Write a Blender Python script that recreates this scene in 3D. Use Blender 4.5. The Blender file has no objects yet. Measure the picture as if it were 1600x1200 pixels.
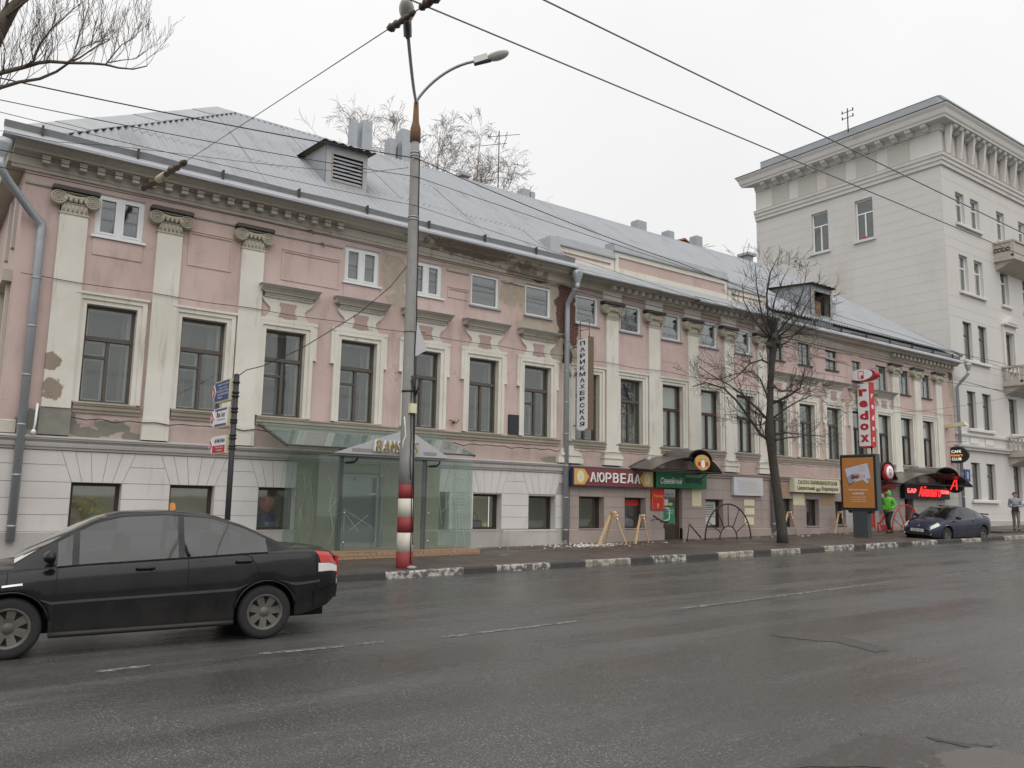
import bpy, bmesh, math, random
import numpy as np
from mathutils import Vector, Matrix

random.seed(7)
rng = np.random.default_rng(7)
SC = bpy.context.scene
COL = SC.collection
D = 20.0          # distance of the street front from the camera
H = 1.73          # eye height above the road datum
S = 0.017         # the street climbs to the right

# ------------------------------------------------------------------ camera
F_PX, PSI, PIT, ROL = 1299.72, 0.937910, 0.141094, 0.018352
_f = np.array([math.cos(PSI) * math.cos(PIT), math.sin(PSI) * math.cos(PIT), math.sin(PIT)])
_r = np.array([math.sin(PSI), -math.cos(PSI), 0.0])
_u = np.cross(_r, _f)
CR = math.cos(ROL) * _r + math.sin(ROL) * _u
CU = -math.sin(ROL) * _r + math.cos(ROL) * _u
cam_data = bpy.data.cameras.new('camera')
cam_data.sensor_width = 36.0
cam_data.lens = F_PX / 1600 * 36.0
cam_data.clip_start = 0.1
cam_data.clip_end = 2000
cam = bpy.data.objects.new('camera', cam_data)
COL.objects.link(cam)
M = Matrix.Identity(4)
for i in range(3):
    M[i][0], M[i][1], M[i][2] = CR[i], CU[i], -_f[i]
M[2][3] = H
cam.matrix_world = M
SC.camera = cam

# ------------------------------------------------------------------ overcast daylight
SKY_STRENGTH = 0.1
SKY_HORIZON, SKY_ZENITH = 8.5, 11.5
SUN_EL, SUN_AZ = math.radians(58), math.radians(-115)
W = bpy.data.worlds.new('World')
SC.world = W
W.use_nodes = True
nt = W.node_tree
nt.nodes.clear()
out = nt.nodes.new('ShaderNodeOutputWorld')
bg = nt.nodes.new('ShaderNodeBackground')
bg.inputs['Strength'].default_value = SKY_STRENGTH
sky = nt.nodes.new('ShaderNodeTexSky')
sky.sky_type = 'NISHITA'
sky.sun_disc = False
sky.sun_elevation = SUN_EL
sky.sun_rotation = math.radians(205)
sky.air_density = 1.0
sky.dust_density = 5.0
hsv = nt.nodes.new('ShaderNodeHueSaturation')
hsv.inputs['Saturation'].default_value = 0.25
nt.links.new(sky.outputs[0], hsv.inputs['Color'])
geo = nt.nodes.new('ShaderNodeTexCoord')
sep = nt.nodes.new('ShaderNodeSeparateXYZ')
nt.links.new(geo.outputs['Generated'], sep.inputs[0])
mr = nt.nodes.new('ShaderNodeMapRange')
mr.inputs['From Min'].default_value = 0.0
mr.inputs['From Max'].default_value = 1.0
mr.inputs['To Min'].default_value = SKY_HORIZON
mr.inputs['To Max'].default_value = SKY_ZENITH
nt.links.new(sep.outputs['Z'], mr.inputs['Value'])
cl = nt.nodes.new('ShaderNodeTexNoise')
cl.inputs['Scale'].default_value = 2.2
cl.inputs['Detail'].default_value = 4
nt.links.new(geo.outputs['Generated'], cl.inputs['Vector'])
cm = nt.nodes.new('ShaderNodeMapRange')
cm.inputs['To Min'].default_value = 0.90
cm.inputs['To Max'].default_value = 1.10
nt.links.new(cl.outputs['Fac'], cm.inputs['Value'])
mu = nt.nodes.new('ShaderNodeMath')
mu.operation = 'MULTIPLY'
nt.links.new(mr.outputs[0], mu.inputs[0])
nt.links.new(cm.outputs[0], mu.inputs[1])
cc = nt.nodes.new('ShaderNodeCombineColor')
for k in range(3):
    nt.links.new(mu.outputs[0], cc.inputs[k])
mx = nt.nodes.new('ShaderNodeMix')
mx.data_type = 'RGBA'
mx.inputs['Factor'].default_value = 0.94
nt.links.new(hsv.outputs[0], mx.inputs['A'])
nt.links.new(cc.outputs[0], mx.inputs['B'])
nt.links.new(mx.outputs['Result'], bg.inputs['Color'])
nt.links.new(bg.outputs[0], out.inputs[0])

sd = bpy.data.lights.new('sun', 'SUN')
sd.energy = 1.5
sd.angle = math.radians(75)
sd.color = (1.0, 0.97, 0.93)
sun = bpy.data.objects.new('sun', sd)
COL.objects.link(sun)
sv = Vector((math.cos(SUN_EL) * math.cos(SUN_AZ), math.cos(SUN_EL) * math.sin(SUN_AZ), math.sin(SUN_EL)))
sun.rotation_euler = sv.to_track_quat('Z', 'Y').to_euler()
sun.location = (0, -20, 40)

SC.view_settings.view_transform = 'Standard'
SC.view_settings.look = 'None'
SC.view_settings.gamma = 1.0
SC.view_settings.use_curve_mapping = False
SC.view_settings.exposure = 0.0
SC.cycles.max_bounces = 8
SC.cycles.transparent_max_bounces = 24

# ------------------------------------------------------------------ measuring helpers
def ray(px, py):
    return _f + (px - 800) / F_PX * CR - (py - 600) / F_PX * CU
def P(px, py, y=D):                       # a sight line meets the plane at depth y
    v = ray(px, py) * (y / ray(px, py)[1])
    return Vector((v[0], v[1], v[2] + H))
def PX(px, py, X):                        # ... a plane across the street at X
    v = ray(px, py); v = v * (X / v[0])
    return Vector((v[0], v[1], v[2] + H))
def PZ(px, py, z):
    v = ray(px, py); v = v * ((z - H) / v[2])
    return Vector((v[0], v[1], z))
def PD(px, py, d):                        # ... at a distance along the view axis
    v = ray(px, py) * d
    return Vector((v[0], v[1], v[2] + H))
def road_z(x): return -0.02 + S * x
def walk_z(x, y): return 0.11 + S * x + 0.02 * (y - 15.52)
def RD(px, py):
    v = ray(px, py); t = (-0.02 - H) / (v[2] - S * v[0]); v = v * t
    return Vector((v[0], v[1], v[2] + H))

# ------------------------------------------------------------------ materials
MATS = {}
def new_mat(name):
    m = bpy.data.materials.new(name); m.use_nodes = True
    m.node_tree.nodes.clear()
    o = m.node_tree.nodes.new('ShaderNodeOutputMaterial')
    MATS[name] = m
    return m, m.node_tree, o
class NG:
    def __init__(s, t): s.t = t; s._pos = None
    def n(s, k, **kw):
        x = s.t.nodes.new('ShaderNode' + k)
        for a, b in kw.items():
            setattr(x, a, b)
        return x
    def l(s, a, b): s.t.links.new(a, b)
    def pos(s):
        if s._pos is None: s._pos = s.n('NewGeometry').outputs['Position']
        return s._pos
    def put(s, inp, v):
        if hasattr(v, 'links') or hasattr(v, 'is_linked'): s.l(v, inp)
        else: inp.default_value = v
    def math(s, op, a, b=0.0, c=None, clamp=False):
        x = s.n('Math', operation=op, use_clamp=clamp)
        s.put(x.inputs[0], a); s.put(x.inputs[1], b)
        if c is not None: s.put(x.inputs[2], c)
        return x.outputs[0]
    def mix(s, f, a, b, blend='MIX'):
        x = s.n('Mix', data_type='RGBA', blend_type=blend)
        s.put(x.inputs['Factor'], f)
        s.put(x.inputs['A'], a if hasattr(a, 'is_linked') else (*a, 1)); s.put(x.inputs['B'], b if hasattr(b, 'is_linked') else (*b, 1))
        return x.outputs['Result']
    def noise(s, scale, detail=4, rough=0.55, stretch=(1, 1, 1), off=(0, 0, 0)):
        v = s.pos()
        m = s.n('Mapping'); m.inputs['Scale'].default_value = stretch; m.inputs['Location'].default_value = off
        s.l(v, m.inputs['Vector'])
        x = s.n('TexNoise'); x.inputs['Scale'].default_value = scale; x.inputs['Detail'].default_value = detail; x.inputs['Roughness'].default_value = rough
        s.l(m.outputs[0], x.inputs['Vector'])
        return x.outputs['Fac']
    def ramp(s, f, a, b):
        x = s.n('MapRange', interpolation_type='SMOOTHSTEP'); s.put(x.inputs['Value'], f)
        x.inputs['From Min'].default_value = a; x.inputs['From Max'].default_value = b
        return x.outputs[0]
    def bump(s, h, strength=0.2, dist=0.02):
        x = s.n('Bump'); x.inputs['Strength'].default_value = strength; x.inputs['Distance'].default_value = dist
        s.put(x.inputs['Height'], h); return x.outputs[0]
    def bsdf(s, o, col, rough=0.8, metal=0.0, spec=0.4, nrm=None, coat=0.0, emit=None, estr=0.0):
        b = s.n('BsdfPrincipled')
        s.put(b.inputs['Base Color'], col if hasattr(col, 'is_linked') else (*col, 1))
        s.put(b.inputs['Roughness'], rough); b.inputs['Metallic'].default_value = metal
        b.inputs['Specular IOR Level'].default_value = spec
        b.inputs['Coat Weight'].default_value = coat
        b.inputs['Coat Roughness'].default_value = 0.05
        if nrm is not None: s.l(nrm, b.inputs['Normal'])
        if emit is not None:
            s.put(b.inputs['Emission Color'], emit if hasattr(emit, 'is_linked') else (*emit, 1)); b.inputs['Emission Strength'].default_value = estr
        s.l(b.outputs[0], o.inputs[0])
        return b
def plain(name, col, rough=0.7, metal=0.0, spec=0.4, var=0.18, scale=6.0, bump=0.0, coat=0.0, dirt=None, dirt_amt=0.5, stretch=(1, 1, 1), emit=None, estr=0.0):
    m, t, o = new_mat(name); g = NG(t)
    n = g.noise(scale, 5, 0.6, stretch)
    c = g.mix(n, tuple(x * (1 - var) for x in col), tuple(min(1, x * (1 + var)) for x in col))
    if dirt is not None:
        d = g.ramp(g.noise(scale * 0.35, 6, 0.65, stretch, (3.1, 7.7, 1.3)), 0.5, 0.75)
        c = g.mix(g.math('MULTIPLY', d, dirt_amt), c, dirt)
    nrm = g.bump(g.noise(scale * 12, 3), bump, 0.01) if bump else None
    r = g.math('ADD', rough - 0.08, g.math('MULTIPLY', g.noise(scale * 2.3, 3), 0.16)) if rough > 0.15 else rough
    g.bsdf(o, c, r, metal, spec, nrm, coat, emit, estr)
    return m
def blobs(g, lst, amp=0.9, sc=2.2):
    """irregular patches at places of their own on the wall (x, z, radius x, radius z)"""
    sp = g.n('SeparateXYZ'); g.l(g.pos(), sp.inputs[0])
    best = None
    for cx, cz, rx, rz in lst:
        a = g.math('DIVIDE', g.math('SUBTRACT', sp.outputs['X'], cx), rx)
        b = g.math('DIVIDE', g.math('SUBTRACT', sp.outputs['Z'], cz), rz)
        d = g.math('SUBTRACT', 1.0, g.math('SQRT', g.math('ADD', g.math('MULTIPLY', a, a), g.math('MULTIPLY', b, b))))
        best = d if best is None else g.math('MAXIMUM', best, d)
    nn = g.math('MULTIPLY', g.math('SUBTRACT', g.noise(sc, 7, 0.65), 0.5), amp * 2)
    return g.math('ADD', best, nn)

# peeled places: (x, z, rx, rz)
PEEL_BEIGE = [(10.6, 7.9, .55, .75), (10.75, 7.2, .5, .35), (15.2, 8.2, .8, .9), (15.9, 7.1, 1.3, .8), (16.2, 6.4, .8, .7), (16.4, 7.8, 1.0, 1.5), (14.5, 7.95, .45, .5),
              (13.0, 8.55, 1.4, .18), (16.9, 6.8, .7, 1.7), (26.9, 8.3, .5, .8), (41.6, 7.9, .35, 1.2), (9.4, 6.6, .4, .18)]
PEEL_BRICK = [(16.75, 7.9, .55, 1.25), (17.05, 7.4, .32, 1.2), (15.7, 8.78, 1.0, .26), (16.85, 6.4, .3, .5), (26.95, 8.5, .25, .35), (41.6, 8.3, .25, .35)]
PEEL_GREY = [(2.5, 3.25, .75, .33), (3.3, 3.05, .55, .16), (4.3, 3.02, .6, .12), (1.7, 3.0, .4, .2), (3.7, 3.2, .5, .2), (16.2, 3.05, .5, .15)]
def wall_pink(name, base, dark):
    m, t, o = new_mat(name); g = NG(t)
    n1 = g.noise(0.55, 6, 0.6); n2 = g.noise(2.2, 5, 0.6, (1, 1, 0.25)); n3 = g.noise(9, 4)
    c = g.mix(g.ramp(n1, .3, .7), base, dark)
    c = g.mix(g.math('MULTIPLY', g.ramp(n2, .48, .70), .55), c, (.34, .26, .23))
    sp0 = g.n('SeparateXYZ'); g.l(g.pos(), sp0.inputs[0])
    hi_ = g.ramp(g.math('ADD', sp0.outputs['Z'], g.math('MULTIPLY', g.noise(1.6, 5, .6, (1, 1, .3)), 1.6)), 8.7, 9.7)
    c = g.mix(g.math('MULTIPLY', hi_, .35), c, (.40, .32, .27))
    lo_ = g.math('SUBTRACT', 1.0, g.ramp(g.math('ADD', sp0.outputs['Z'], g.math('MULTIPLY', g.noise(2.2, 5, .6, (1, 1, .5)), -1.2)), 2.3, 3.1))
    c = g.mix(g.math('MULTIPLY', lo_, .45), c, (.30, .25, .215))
    fad = g.ramp(g.noise(.9, 6, .65, off=(8, 2, 5)), .52, .70)
    c = g.mix(g.math('MULTIPLY', fad, .35), c, (.60, .51, .47))
    ck = g.n('TexVoronoi', feature='DISTANCE_TO_EDGE'); ck.inputs['Scale'].default_value = .8
    ckv = g.n('VectorMath', operation='ADD'); ckn = g.n('TexNoise'); ckn.inputs['Scale'].default_value = 1.7; ckn.inputs['Detail'].default_value = 6; g.l(g.pos(), ckn.inputs['Vector']); g.l(ckn.outputs['Color'], ckv.inputs[1]); g.l(g.pos(), ckv.inputs[0]); g.l(ckv.outputs[0], ck.inputs['Vector'])
    ckl = g.math('MULTIPLY', g.math('SUBTRACT', 1.0, g.ramp(ck.outputs['Distance'], .002, .010)), g.ramp(g.noise(.5, 3), .5, .6))
    c = g.mix(g.math('MULTIPLY', ckl, .55), c, (.27, .2, .17))
    c = g.mix(g.math('MULTIPLY', n3, .22), c, (.62, .50, .46))
    be = g.ramp(blobs(g, PEEL_BEIGE), .28, .36)
    gr = g.ramp(blobs(g, PEEL_GREY, 1.0, 3.0), .22, .27)
    br = g.ramp(blobs(g, PEEL_BRICK, .75), .22, .3)
    stain = g.ramp(blobs(g, [(a, b, c_ * 1.6, d_ * 1.5) for a, b, c_, d_ in PEEL_BEIGE + PEEL_GREY], .5, 1.1), .1, .8)
    c = g.mix(g.math('MULTIPLY', stain, .5), c, (.36, .27, .22))
    bc = g.mix(g.noise(4, 6, .7), (.27, .23, .17), (.52, .46, .37))
    c = g.mix(be, c, bc)
    c = g.mix(gr, c, g.mix(g.noise(5, 5), (.17, .17, .145), (.27, .26, .22)))
    mp = g.n('Mapping'); mp.inputs['Rotation'].default_value = (math.radians(90), 0, 0); g.l(g.pos(), mp.inputs['Vector'])
    bt = g.n('TexBrick'); g.l(mp.outputs[0], bt.inputs['Vector'])
    bt.inputs['Scale'].default_value = 1.0; bt.inputs['Brick Width'].default_value = .25; bt.inputs['Row Height'].default_value = .075; bt.inputs['Mortar Size'].default_value = .008
    bt.inputs['Color1'].default_value = (.16, .06, .045, 1); bt.inputs['Color2'].default_value = (.10, .045, .035, 1); bt.inputs['Mortar'].default_value = (.23, .18, .15, 1)
    c = g.mix(br, c, g.mix(g.math('MULTIPLY', g.noise(3, 5), .5), bt.outputs['Color'], (.05, .035, .03)))
    hh = g.math('SUBTRACT', g.math('MULTIPLY', g.noise(14, 5, .6), .25), g.math('ADD', g.math('MULTIPLY', be, .5), g.math('ADD', br, g.math('MULTIPLY', gr, .4))))
    g.bsdf(o, c, .9, 0, .25, g.bump(hh, .55, .03))
    return m
def trim(name, base, dark, streak=(.27, .24, .19), peel=True, amt=.55):
    m, t, o = new_mat(name); g = NG(t)
    c = g.mix(g.ramp(g.noise(.8, 5), .3, .7), base, dark)
    st = g.ramp(g.noise(5, 6, .65, (1, 1, .13)), .54, .78)
    c = g.mix(g.math('MULTIPLY', st, amt), c, streak)
    if peel:
        be = g.ramp(blobs(g, [(16.9, 7.2, .9, 1.9), (2.42, 4.5, .26, .3), (2.5, 3.95, .3, .3), (15.2, 8.6, 1.6, .5), (13, 9.0, 2.6, .25), (26.9, 8.4, .7, .8), (41.4, 8.2, .6, .6)], 1.15, 3.2), .34, .42)
        c = g.mix(be, c, g.mix(g.noise(5, 6, .7), (.20, .155, .125), (.38, .32, .25)))
    hh = g.noise(22, 4, .6)
    g.bsdf(o, c, .85, 0, .25, g.bump(hh, .25, .012))
    return m
wall_pink('pink_plaster', (.60, .465, .43), (.53, .40, .365))
wall_pink('pink_plaster_right', (.58, .445, .405), (.49, .37, .335))
trim('cream_paint', (.72, .69, .62), (.63, .60, .525))
trim('cornice_paint', (.56, .53, .46), (.46, .43, .365), amt=.7)
trim('capital_plaster', (.50, .465, .385), (.40, .365, .295), peel=False, amt=.5)
trim('white_stucco', (.66, .63, .605), (.58, .555, .53), (.42, .39, .36), False, .4)
trim('plinth_plaster', (.47, .45, .425), (.37, .35, .325), (.25, .23, .21), False, .6)
trim('brown_stucco', (.38, .315, .285), (.32, .265, .24), (.24, .2, .18), False, .45)
trim('brown_joint', (.22, .18, .165), (.19, .155, .14), (.15, .12, .11), False, .3)
trim('groove_shade', (.42, .35, .33), (.38, .32, .30), (.3, .26, .25), False, .3)
plain('grey_render', (.235, .228, .195), .95, var=.3, scale=5, dirt=(.16, .16, .135), dirt_amt=.8, bump=.4)
trim('belt_grey', (.50, .485, .465), (.42, .40, .38), (.28, .26, .24), False, .5)
trim('sill_band', (.45, .405, .335), (.36, .32, .26), (.2, .18, .15), False, .6)
plain('sienna_inset', (.43, .32, .285), .9, var=.25, scale=14)
plain('roof_slate', (.335, .35, .37), .7, spec=.25, var=.10, scale=2.2, dirt=(.22, .225, .23), dirt_amt=.6, stretch=(2, .6, .6), bump=.08)
plain('zinc', (.36, .375, .39), .55, 0.25, .4, var=.15, scale=3, dirt=(.24, .245, .25), dirt_amt=.6)
plain('zinc_bright', (.43, .44, .465), .5, 0.25, .4, var=.12, scale=3)
plain('gutter_grey', (.25, .255, .26), .6, .2, .4, var=.25, scale=4)
plain('dark_metal_edge', (.07, .065, .06), .6, .3)
plain('galvanised', (.36, .385, .41), .45, 0.35, .5, var=.14, scale=8, dirt=(.26, .27, .28))
plain('moss_board', (.10, .085, .06), .95, var=.4, scale=20, dirt=(.06, .085, .03), dirt_amt=.8)
plain('old_wood', (.10, .085, .072), .7, var=.3, scale=12, stretch=(4, 4, 1))
plain('inner_sash', (.36, .355, .33), .7, var=.15)
plain('pvc', (.78, .79, .80), .4, var=.04)
plain('brown_frame', (.075, .038, .03), .5, var=.2)
plain('shop_frame', (.045, .032, .026), .5, var=.2)
plain('blind_white', (.50, .51, .48), .8, var=.08)
plain('curtain', (.20, .20, .19), .9, var=.3, scale=5, stretch=(6, 6, .4))
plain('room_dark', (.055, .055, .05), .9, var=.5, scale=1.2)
plain('tall_plaster', (.61, .588, .56), .9, spec=.25, var=.05, scale=.8, dirt=(.52, .485, .445), dirt_amt=.8, bump=.1, stretch=(1, 1, .35))
plain('tall_trim', (.63, .61, .58), .9, var=.05, scale=2, dirt=(.47, .44, .40), dirt_amt=.5)
plain('tall_panel', (.46, .45, .41), .9, var=.05, scale=2)
plain('tall_plinth', (.44, .41, .375), .9, var=.1, scale=2, dirt=(.33, .31, .28))
plain('balcony_stone', (.46, .42, .365), .9, var=.15, scale=4, dirt=(.25, .23, .2), dirt_amt=.7)
plain('tall_roof', (.36, .385, .41), .5, .3, var=.15, scale=1.5)
plain('concrete', (.30, .295, .28), .9, var=.22, scale=9, bump=.3, dirt=(.18, .175, .165), dirt_amt=.7, stretch=(1, 1, .3))
plain('pole_red', (.24, .032, .032), .6, var=.25, scale=9, dirt=(.12, .03, .03), dirt_amt=.6)
plain('pole_white', (.58, .54, .47), .7, var=.15, scale=9, dirt=(.26, .23, .2), dirt_amt=.8, stretch=(2, 2, .3))
plain('rust', (.20, .115, .065), .9, var=.35, scale=14, dirt=(.15, .08, .05), dirt_amt=.7)
plain('steel_dark', (.045, .045, .047), .55, .3, var=.2)
plain('steel_grey', (.30, .30, .29), .45, .6, var=.15)
plain('cable_black', (.02, .02, .022), .6)
plain('cable_sky', (.16, .165, .20), .5)
plain('insulator', (.075, .05, .035), .55, var=.5, scale=30)
plain('insulator_pale', (.55, .50, .36), .6, var=.2)
plain('lamp_glass', (.46, .45, .42), .25, var=.12, scale=12)
plain('lamp_body', (.62, .63, .60), .5, var=.08)
plain('cable_white', (.7, .7, .68), .6)
plain('bark', (.068, .06, .052), .95, var=.4, scale=12, bump=.6, stretch=(1, 1, .3))
plain('bark_brown', (.13, .108, .085), .95, var=.35, scale=12, bump=.5, stretch=(1, 1, .4))
plain('twig_dark', (.05, .043, .038), .9, var=.3)
plain('twig_brown', (.15, .118, .10), .9, var=.3)
plain('twig_pale', (.24, .195, .178), .9, var=.3)
plain('birch_bark', (.38, .34, .30), .85, var=.4, scale=5, stretch=(1, 1, .4))
plain('trestle_wood', (.56, .39, .20), .75, var=.22, scale=9, stretch=(3, 3, .5))
plain('tape_white', (.75, .72, .70), .6)
plain('tape_red', (.6, .06, .05), .6)
plain('sign_white', (.80, .80, .82), .5, var=.05)
plain('sign_brown', (.155, .11, .06), .6, var=.12)
plain('sign_ink', (.025, .022, .022), .6)
plain('sign_maroon', (.19, .045, .038), .5, var=.12)
plain('sign_gold', (.60, .36, .10), .5, var=.15)
plain('sign_cream', (.66, .62, .42), .6, var=.1)
plain('sign_blue', (.035, .05, .13), .5, var=.1)
plain('sign_navy', (.035, .075, .23), .5, var=.1)
plain('sign_green', (.008, .12, .048), .45, var=.12)
plain('sign_red', (.52, .025, .022), .5, var=.1)
plain('sign_redox', (.46, .03, .035), .5, var=.1)
plain('sign_yellow', (.75, .52, .05), .5)
plain('sign_grey', (.52, .52, .52), .6, var=.06)
plain('gold', (.34, .25, .09), .5, .2, var=.2)
plain('silver_sheet', (.47, .47, .49), .5, .2, var=.06)
plain('tan_ceramic', (.36, .24, .15), .7, var=.3, scale=18)
plain('olive_stone', (.27, .25, .16), .8, var=.25, scale=5, dirt=(.2, .19, .13), dirt_amt=.6)
plain('door_dark', (.06, .062, .058), .35, var=.2)
plain('polycarbonate', (.115, .10, .09), .3, var=.3, scale=5)
plain('arch_metal', (.07, .045, .035), .7, .2, var=.4, scale=15)
plain('red_rail', (.55, .035, .02), .5, var=.15)
plain('poster_brown', (.37, .16, .05), .4, var=.16, scale=2.5)
plain('poster_pale', (.56, .60, .76), .5, var=.12, scale=4)
plain('poster_pink', (.62, .34, .26), .5, var=.25, scale=8)
plain('citylight_grey', (.075, .09, .095), .5, .2, var=.1)
plain('tyre', (.022, .022, .023), .85, var=.3, scale=20)
plain('rim_alloy', (.12, .112, .10), .5, .3, var=.35, scale=12, dirt=(.06, .052, .042), dirt_amt=.8)
plain('car_plastic', (.02, .02, .02), .6)
plain('car_trim_strip', (.05, .05, .055), .35)
plain('chrome', (.65, .65, .66), .2, .9)
plain('plate_white', (.62, .62, .60), .5)
plain('under_black', (.008, .008, .008), .9)
plain('car_grey_grille', (.03, .032, .04), .5)
plain('hoodie_green', (.13, .50, .05), .85, var=.14, scale=12, bump=.2)
plain('denim_dark', (.02, .022, .028), .9, var=.3, scale=14)
plain('shoe', (.02, .02, .022), .7)
plain('skin', (.46, .27, .2), .55, var=.08)
plain('hair_dark', (.035, .025, .02), .7)
plain('coat_grey', (.25, .28, .33), .85, var=.2, scale=10)
plain('trouser_taupe', (.20, .175, .165), .9, var=.2, scale=10)
plain('bag_dark', (.035, .033, .03), .6)
plain('rubble_white', (.60, .57, .52), .9, var=.2, scale=20)
plain('leaf_green', (.25, .42, .06), .7)
plain('plant_yellow', (.50, .42, .05), .7, var=.3, scale=15)
plain('display_red', (.42, .12, .09), .6)
plain('display_blue', (.05, .09, .2), .6)
plain('display_pale', (.5, .48, .42), .7)
plain('orange_roof', (.33, .13, .06), .85, var=.25, scale=6)
plain('kerb_black', (.05, .048, .046), .8, var=.35, scale=10, dirt=(.13, .12, .11), dirt_amt=.6, bump=.2)
plain('paper', (.55, .55, .53), .8)
plain('paper_green', (.03, .24, .12), .6, var=.1)
plain('lime_sticker', (.42, .6, .08), .6)

def glass(name, tint=(.9, .93, .92), refl=1.0, body=0.0, body_col=(.5, .6, .55)):
    m, t, o = new_mat(name); g = NG(t)
    tr = g.n('BsdfTransparent'); tr.inputs[0].default_value = (*tint, 1)
    gl = g.n('BsdfGlossy'); gl.inputs['Color'].default_value = (.95, .96, .96, 1); gl.inputs['Roughness'].default_value = .09 if 'attic' in name else .03
    nz = g.noise(1.3, 2); g.l(g.bump(nz, .03, .02), gl.inputs['Normal']) if 'window' in name or 'attic' in name else None
    df = g.n('BsdfDiffuse'); df.inputs['Color'].default_value = (*body_col, 1)
    fr = g.n('Fresnel'); bf = g.n('NewGeometry').outputs['Backfacing']; g.l(g.math('ADD', 1.5, g.math('MULTIPLY', bf, 1 / 1.5 - 1.5)), fr.inputs['IOR'])
    a = g.n('MixShader'); a.inputs[0].default_value = body; g.l(tr.outputs[0], a.inputs[1]); g.l(df.outputs[0], a.inputs[2])
    b = g.n('MixShader'); g.l(g.math('MULTIPLY', fr.outputs[0], refl, clamp=True), b.inputs[0])
    g.l(a.outputs[0], b.inputs[1]); g.l(gl.outputs[0], b.inputs[2]); g.l(b.outputs[0], o.inputs[0])
    return m
glass('attic_glass', (.80, .83, .83), 3.4, .02, (.3, .32, .33))
glass('window_glass', (.88, .91, .89), 2.0, .05, (.35, .36, .34))
glass('porch_glass', (.885, .93, .91), .8, .10, (.46, .54, .50))
glass('canopy_glass', (.66, .74, .71), .8, .30, (.33, .40, .375))
glass('car_glass', (.22, .25, .26), 1.5, .015, (.2, .2, .22))
plain('etching', (.36, .45, .41), .8)

def lacquer(name, col, rough=.3, flake=.1):
    m, t, o = new_mat(name); g = NG(t)
    c = g.mix(g.ramp(g.noise(2.5, 5), .35, .75), col, tuple(x * 1.25 + .004 for x in col))
    dirt = g.ramp(g.noise(7, 6, .7), .5, .9)
    tc = g.n('TexCoord'); sp = g.n('SeparateXYZ'); g.l(tc.outputs['Object'], sp.inputs[0])      # road splash climbs the lower body of the car
    low = g.math('SUBTRACT', 1.0, g.ramp(g.math('ADD', sp.outputs['Z'], g.math('MULTIPLY', g.noise(5, 5, .65, (1, 1, .5)), .35)), .35, .72))
    c = g.mix(g.math('ADD', g.math('MULTIPLY', dirt, .10), g.math('MULTIPLY', low, .42), clamp=True), c, (.062, .056, .050))
    g.bsdf(o, c, g.math('ADD', rough - .08, g.math('MULTIPLY', low, .35)), 0, .2, None, .22)
    return m
lacquer('car_black', (.006, .006, .007))
lacquer('car_blue', (.020, .022, .043), .30)
plain('tail_red', (.40, .012, .012), .15, coat=.6)
plain('tail_white', (.62, .58, .58), .2, coat=.5)
plain('headlamp', (.55, .55, .52), .15, coat=.8, var=.25, scale=20)
plain('neon_red', (.6, .02, .02), .5, emit=(1, .03, .03), estr=1.7)
plain('neon_pink', (.6, .1, .1), .5, emit=(1, .12, .12), estr=2.0)
plain('led_white', (.6, .6, .6), .5, emit=(1, 1, .95), estr=.9)
plain('shop_glow', (.25, .23, .16), .8, var=.4, scale=1.5, emit=(.42, .38, .26), estr=.18)
plain('shop_dim', (.14, .13, .10), .8, var=.5, scale=2.0, emit=(.3, .27, .2), estr=.05)
plain('lamp_warm', (.6, .3, .12), .5, emit=(1, .35, .08), estr=.7)
plain('poster_lit', (.40, .17, .05), .4, var=.16, scale=2.5, emit=(.40, .17, .05), estr=.12)

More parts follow.
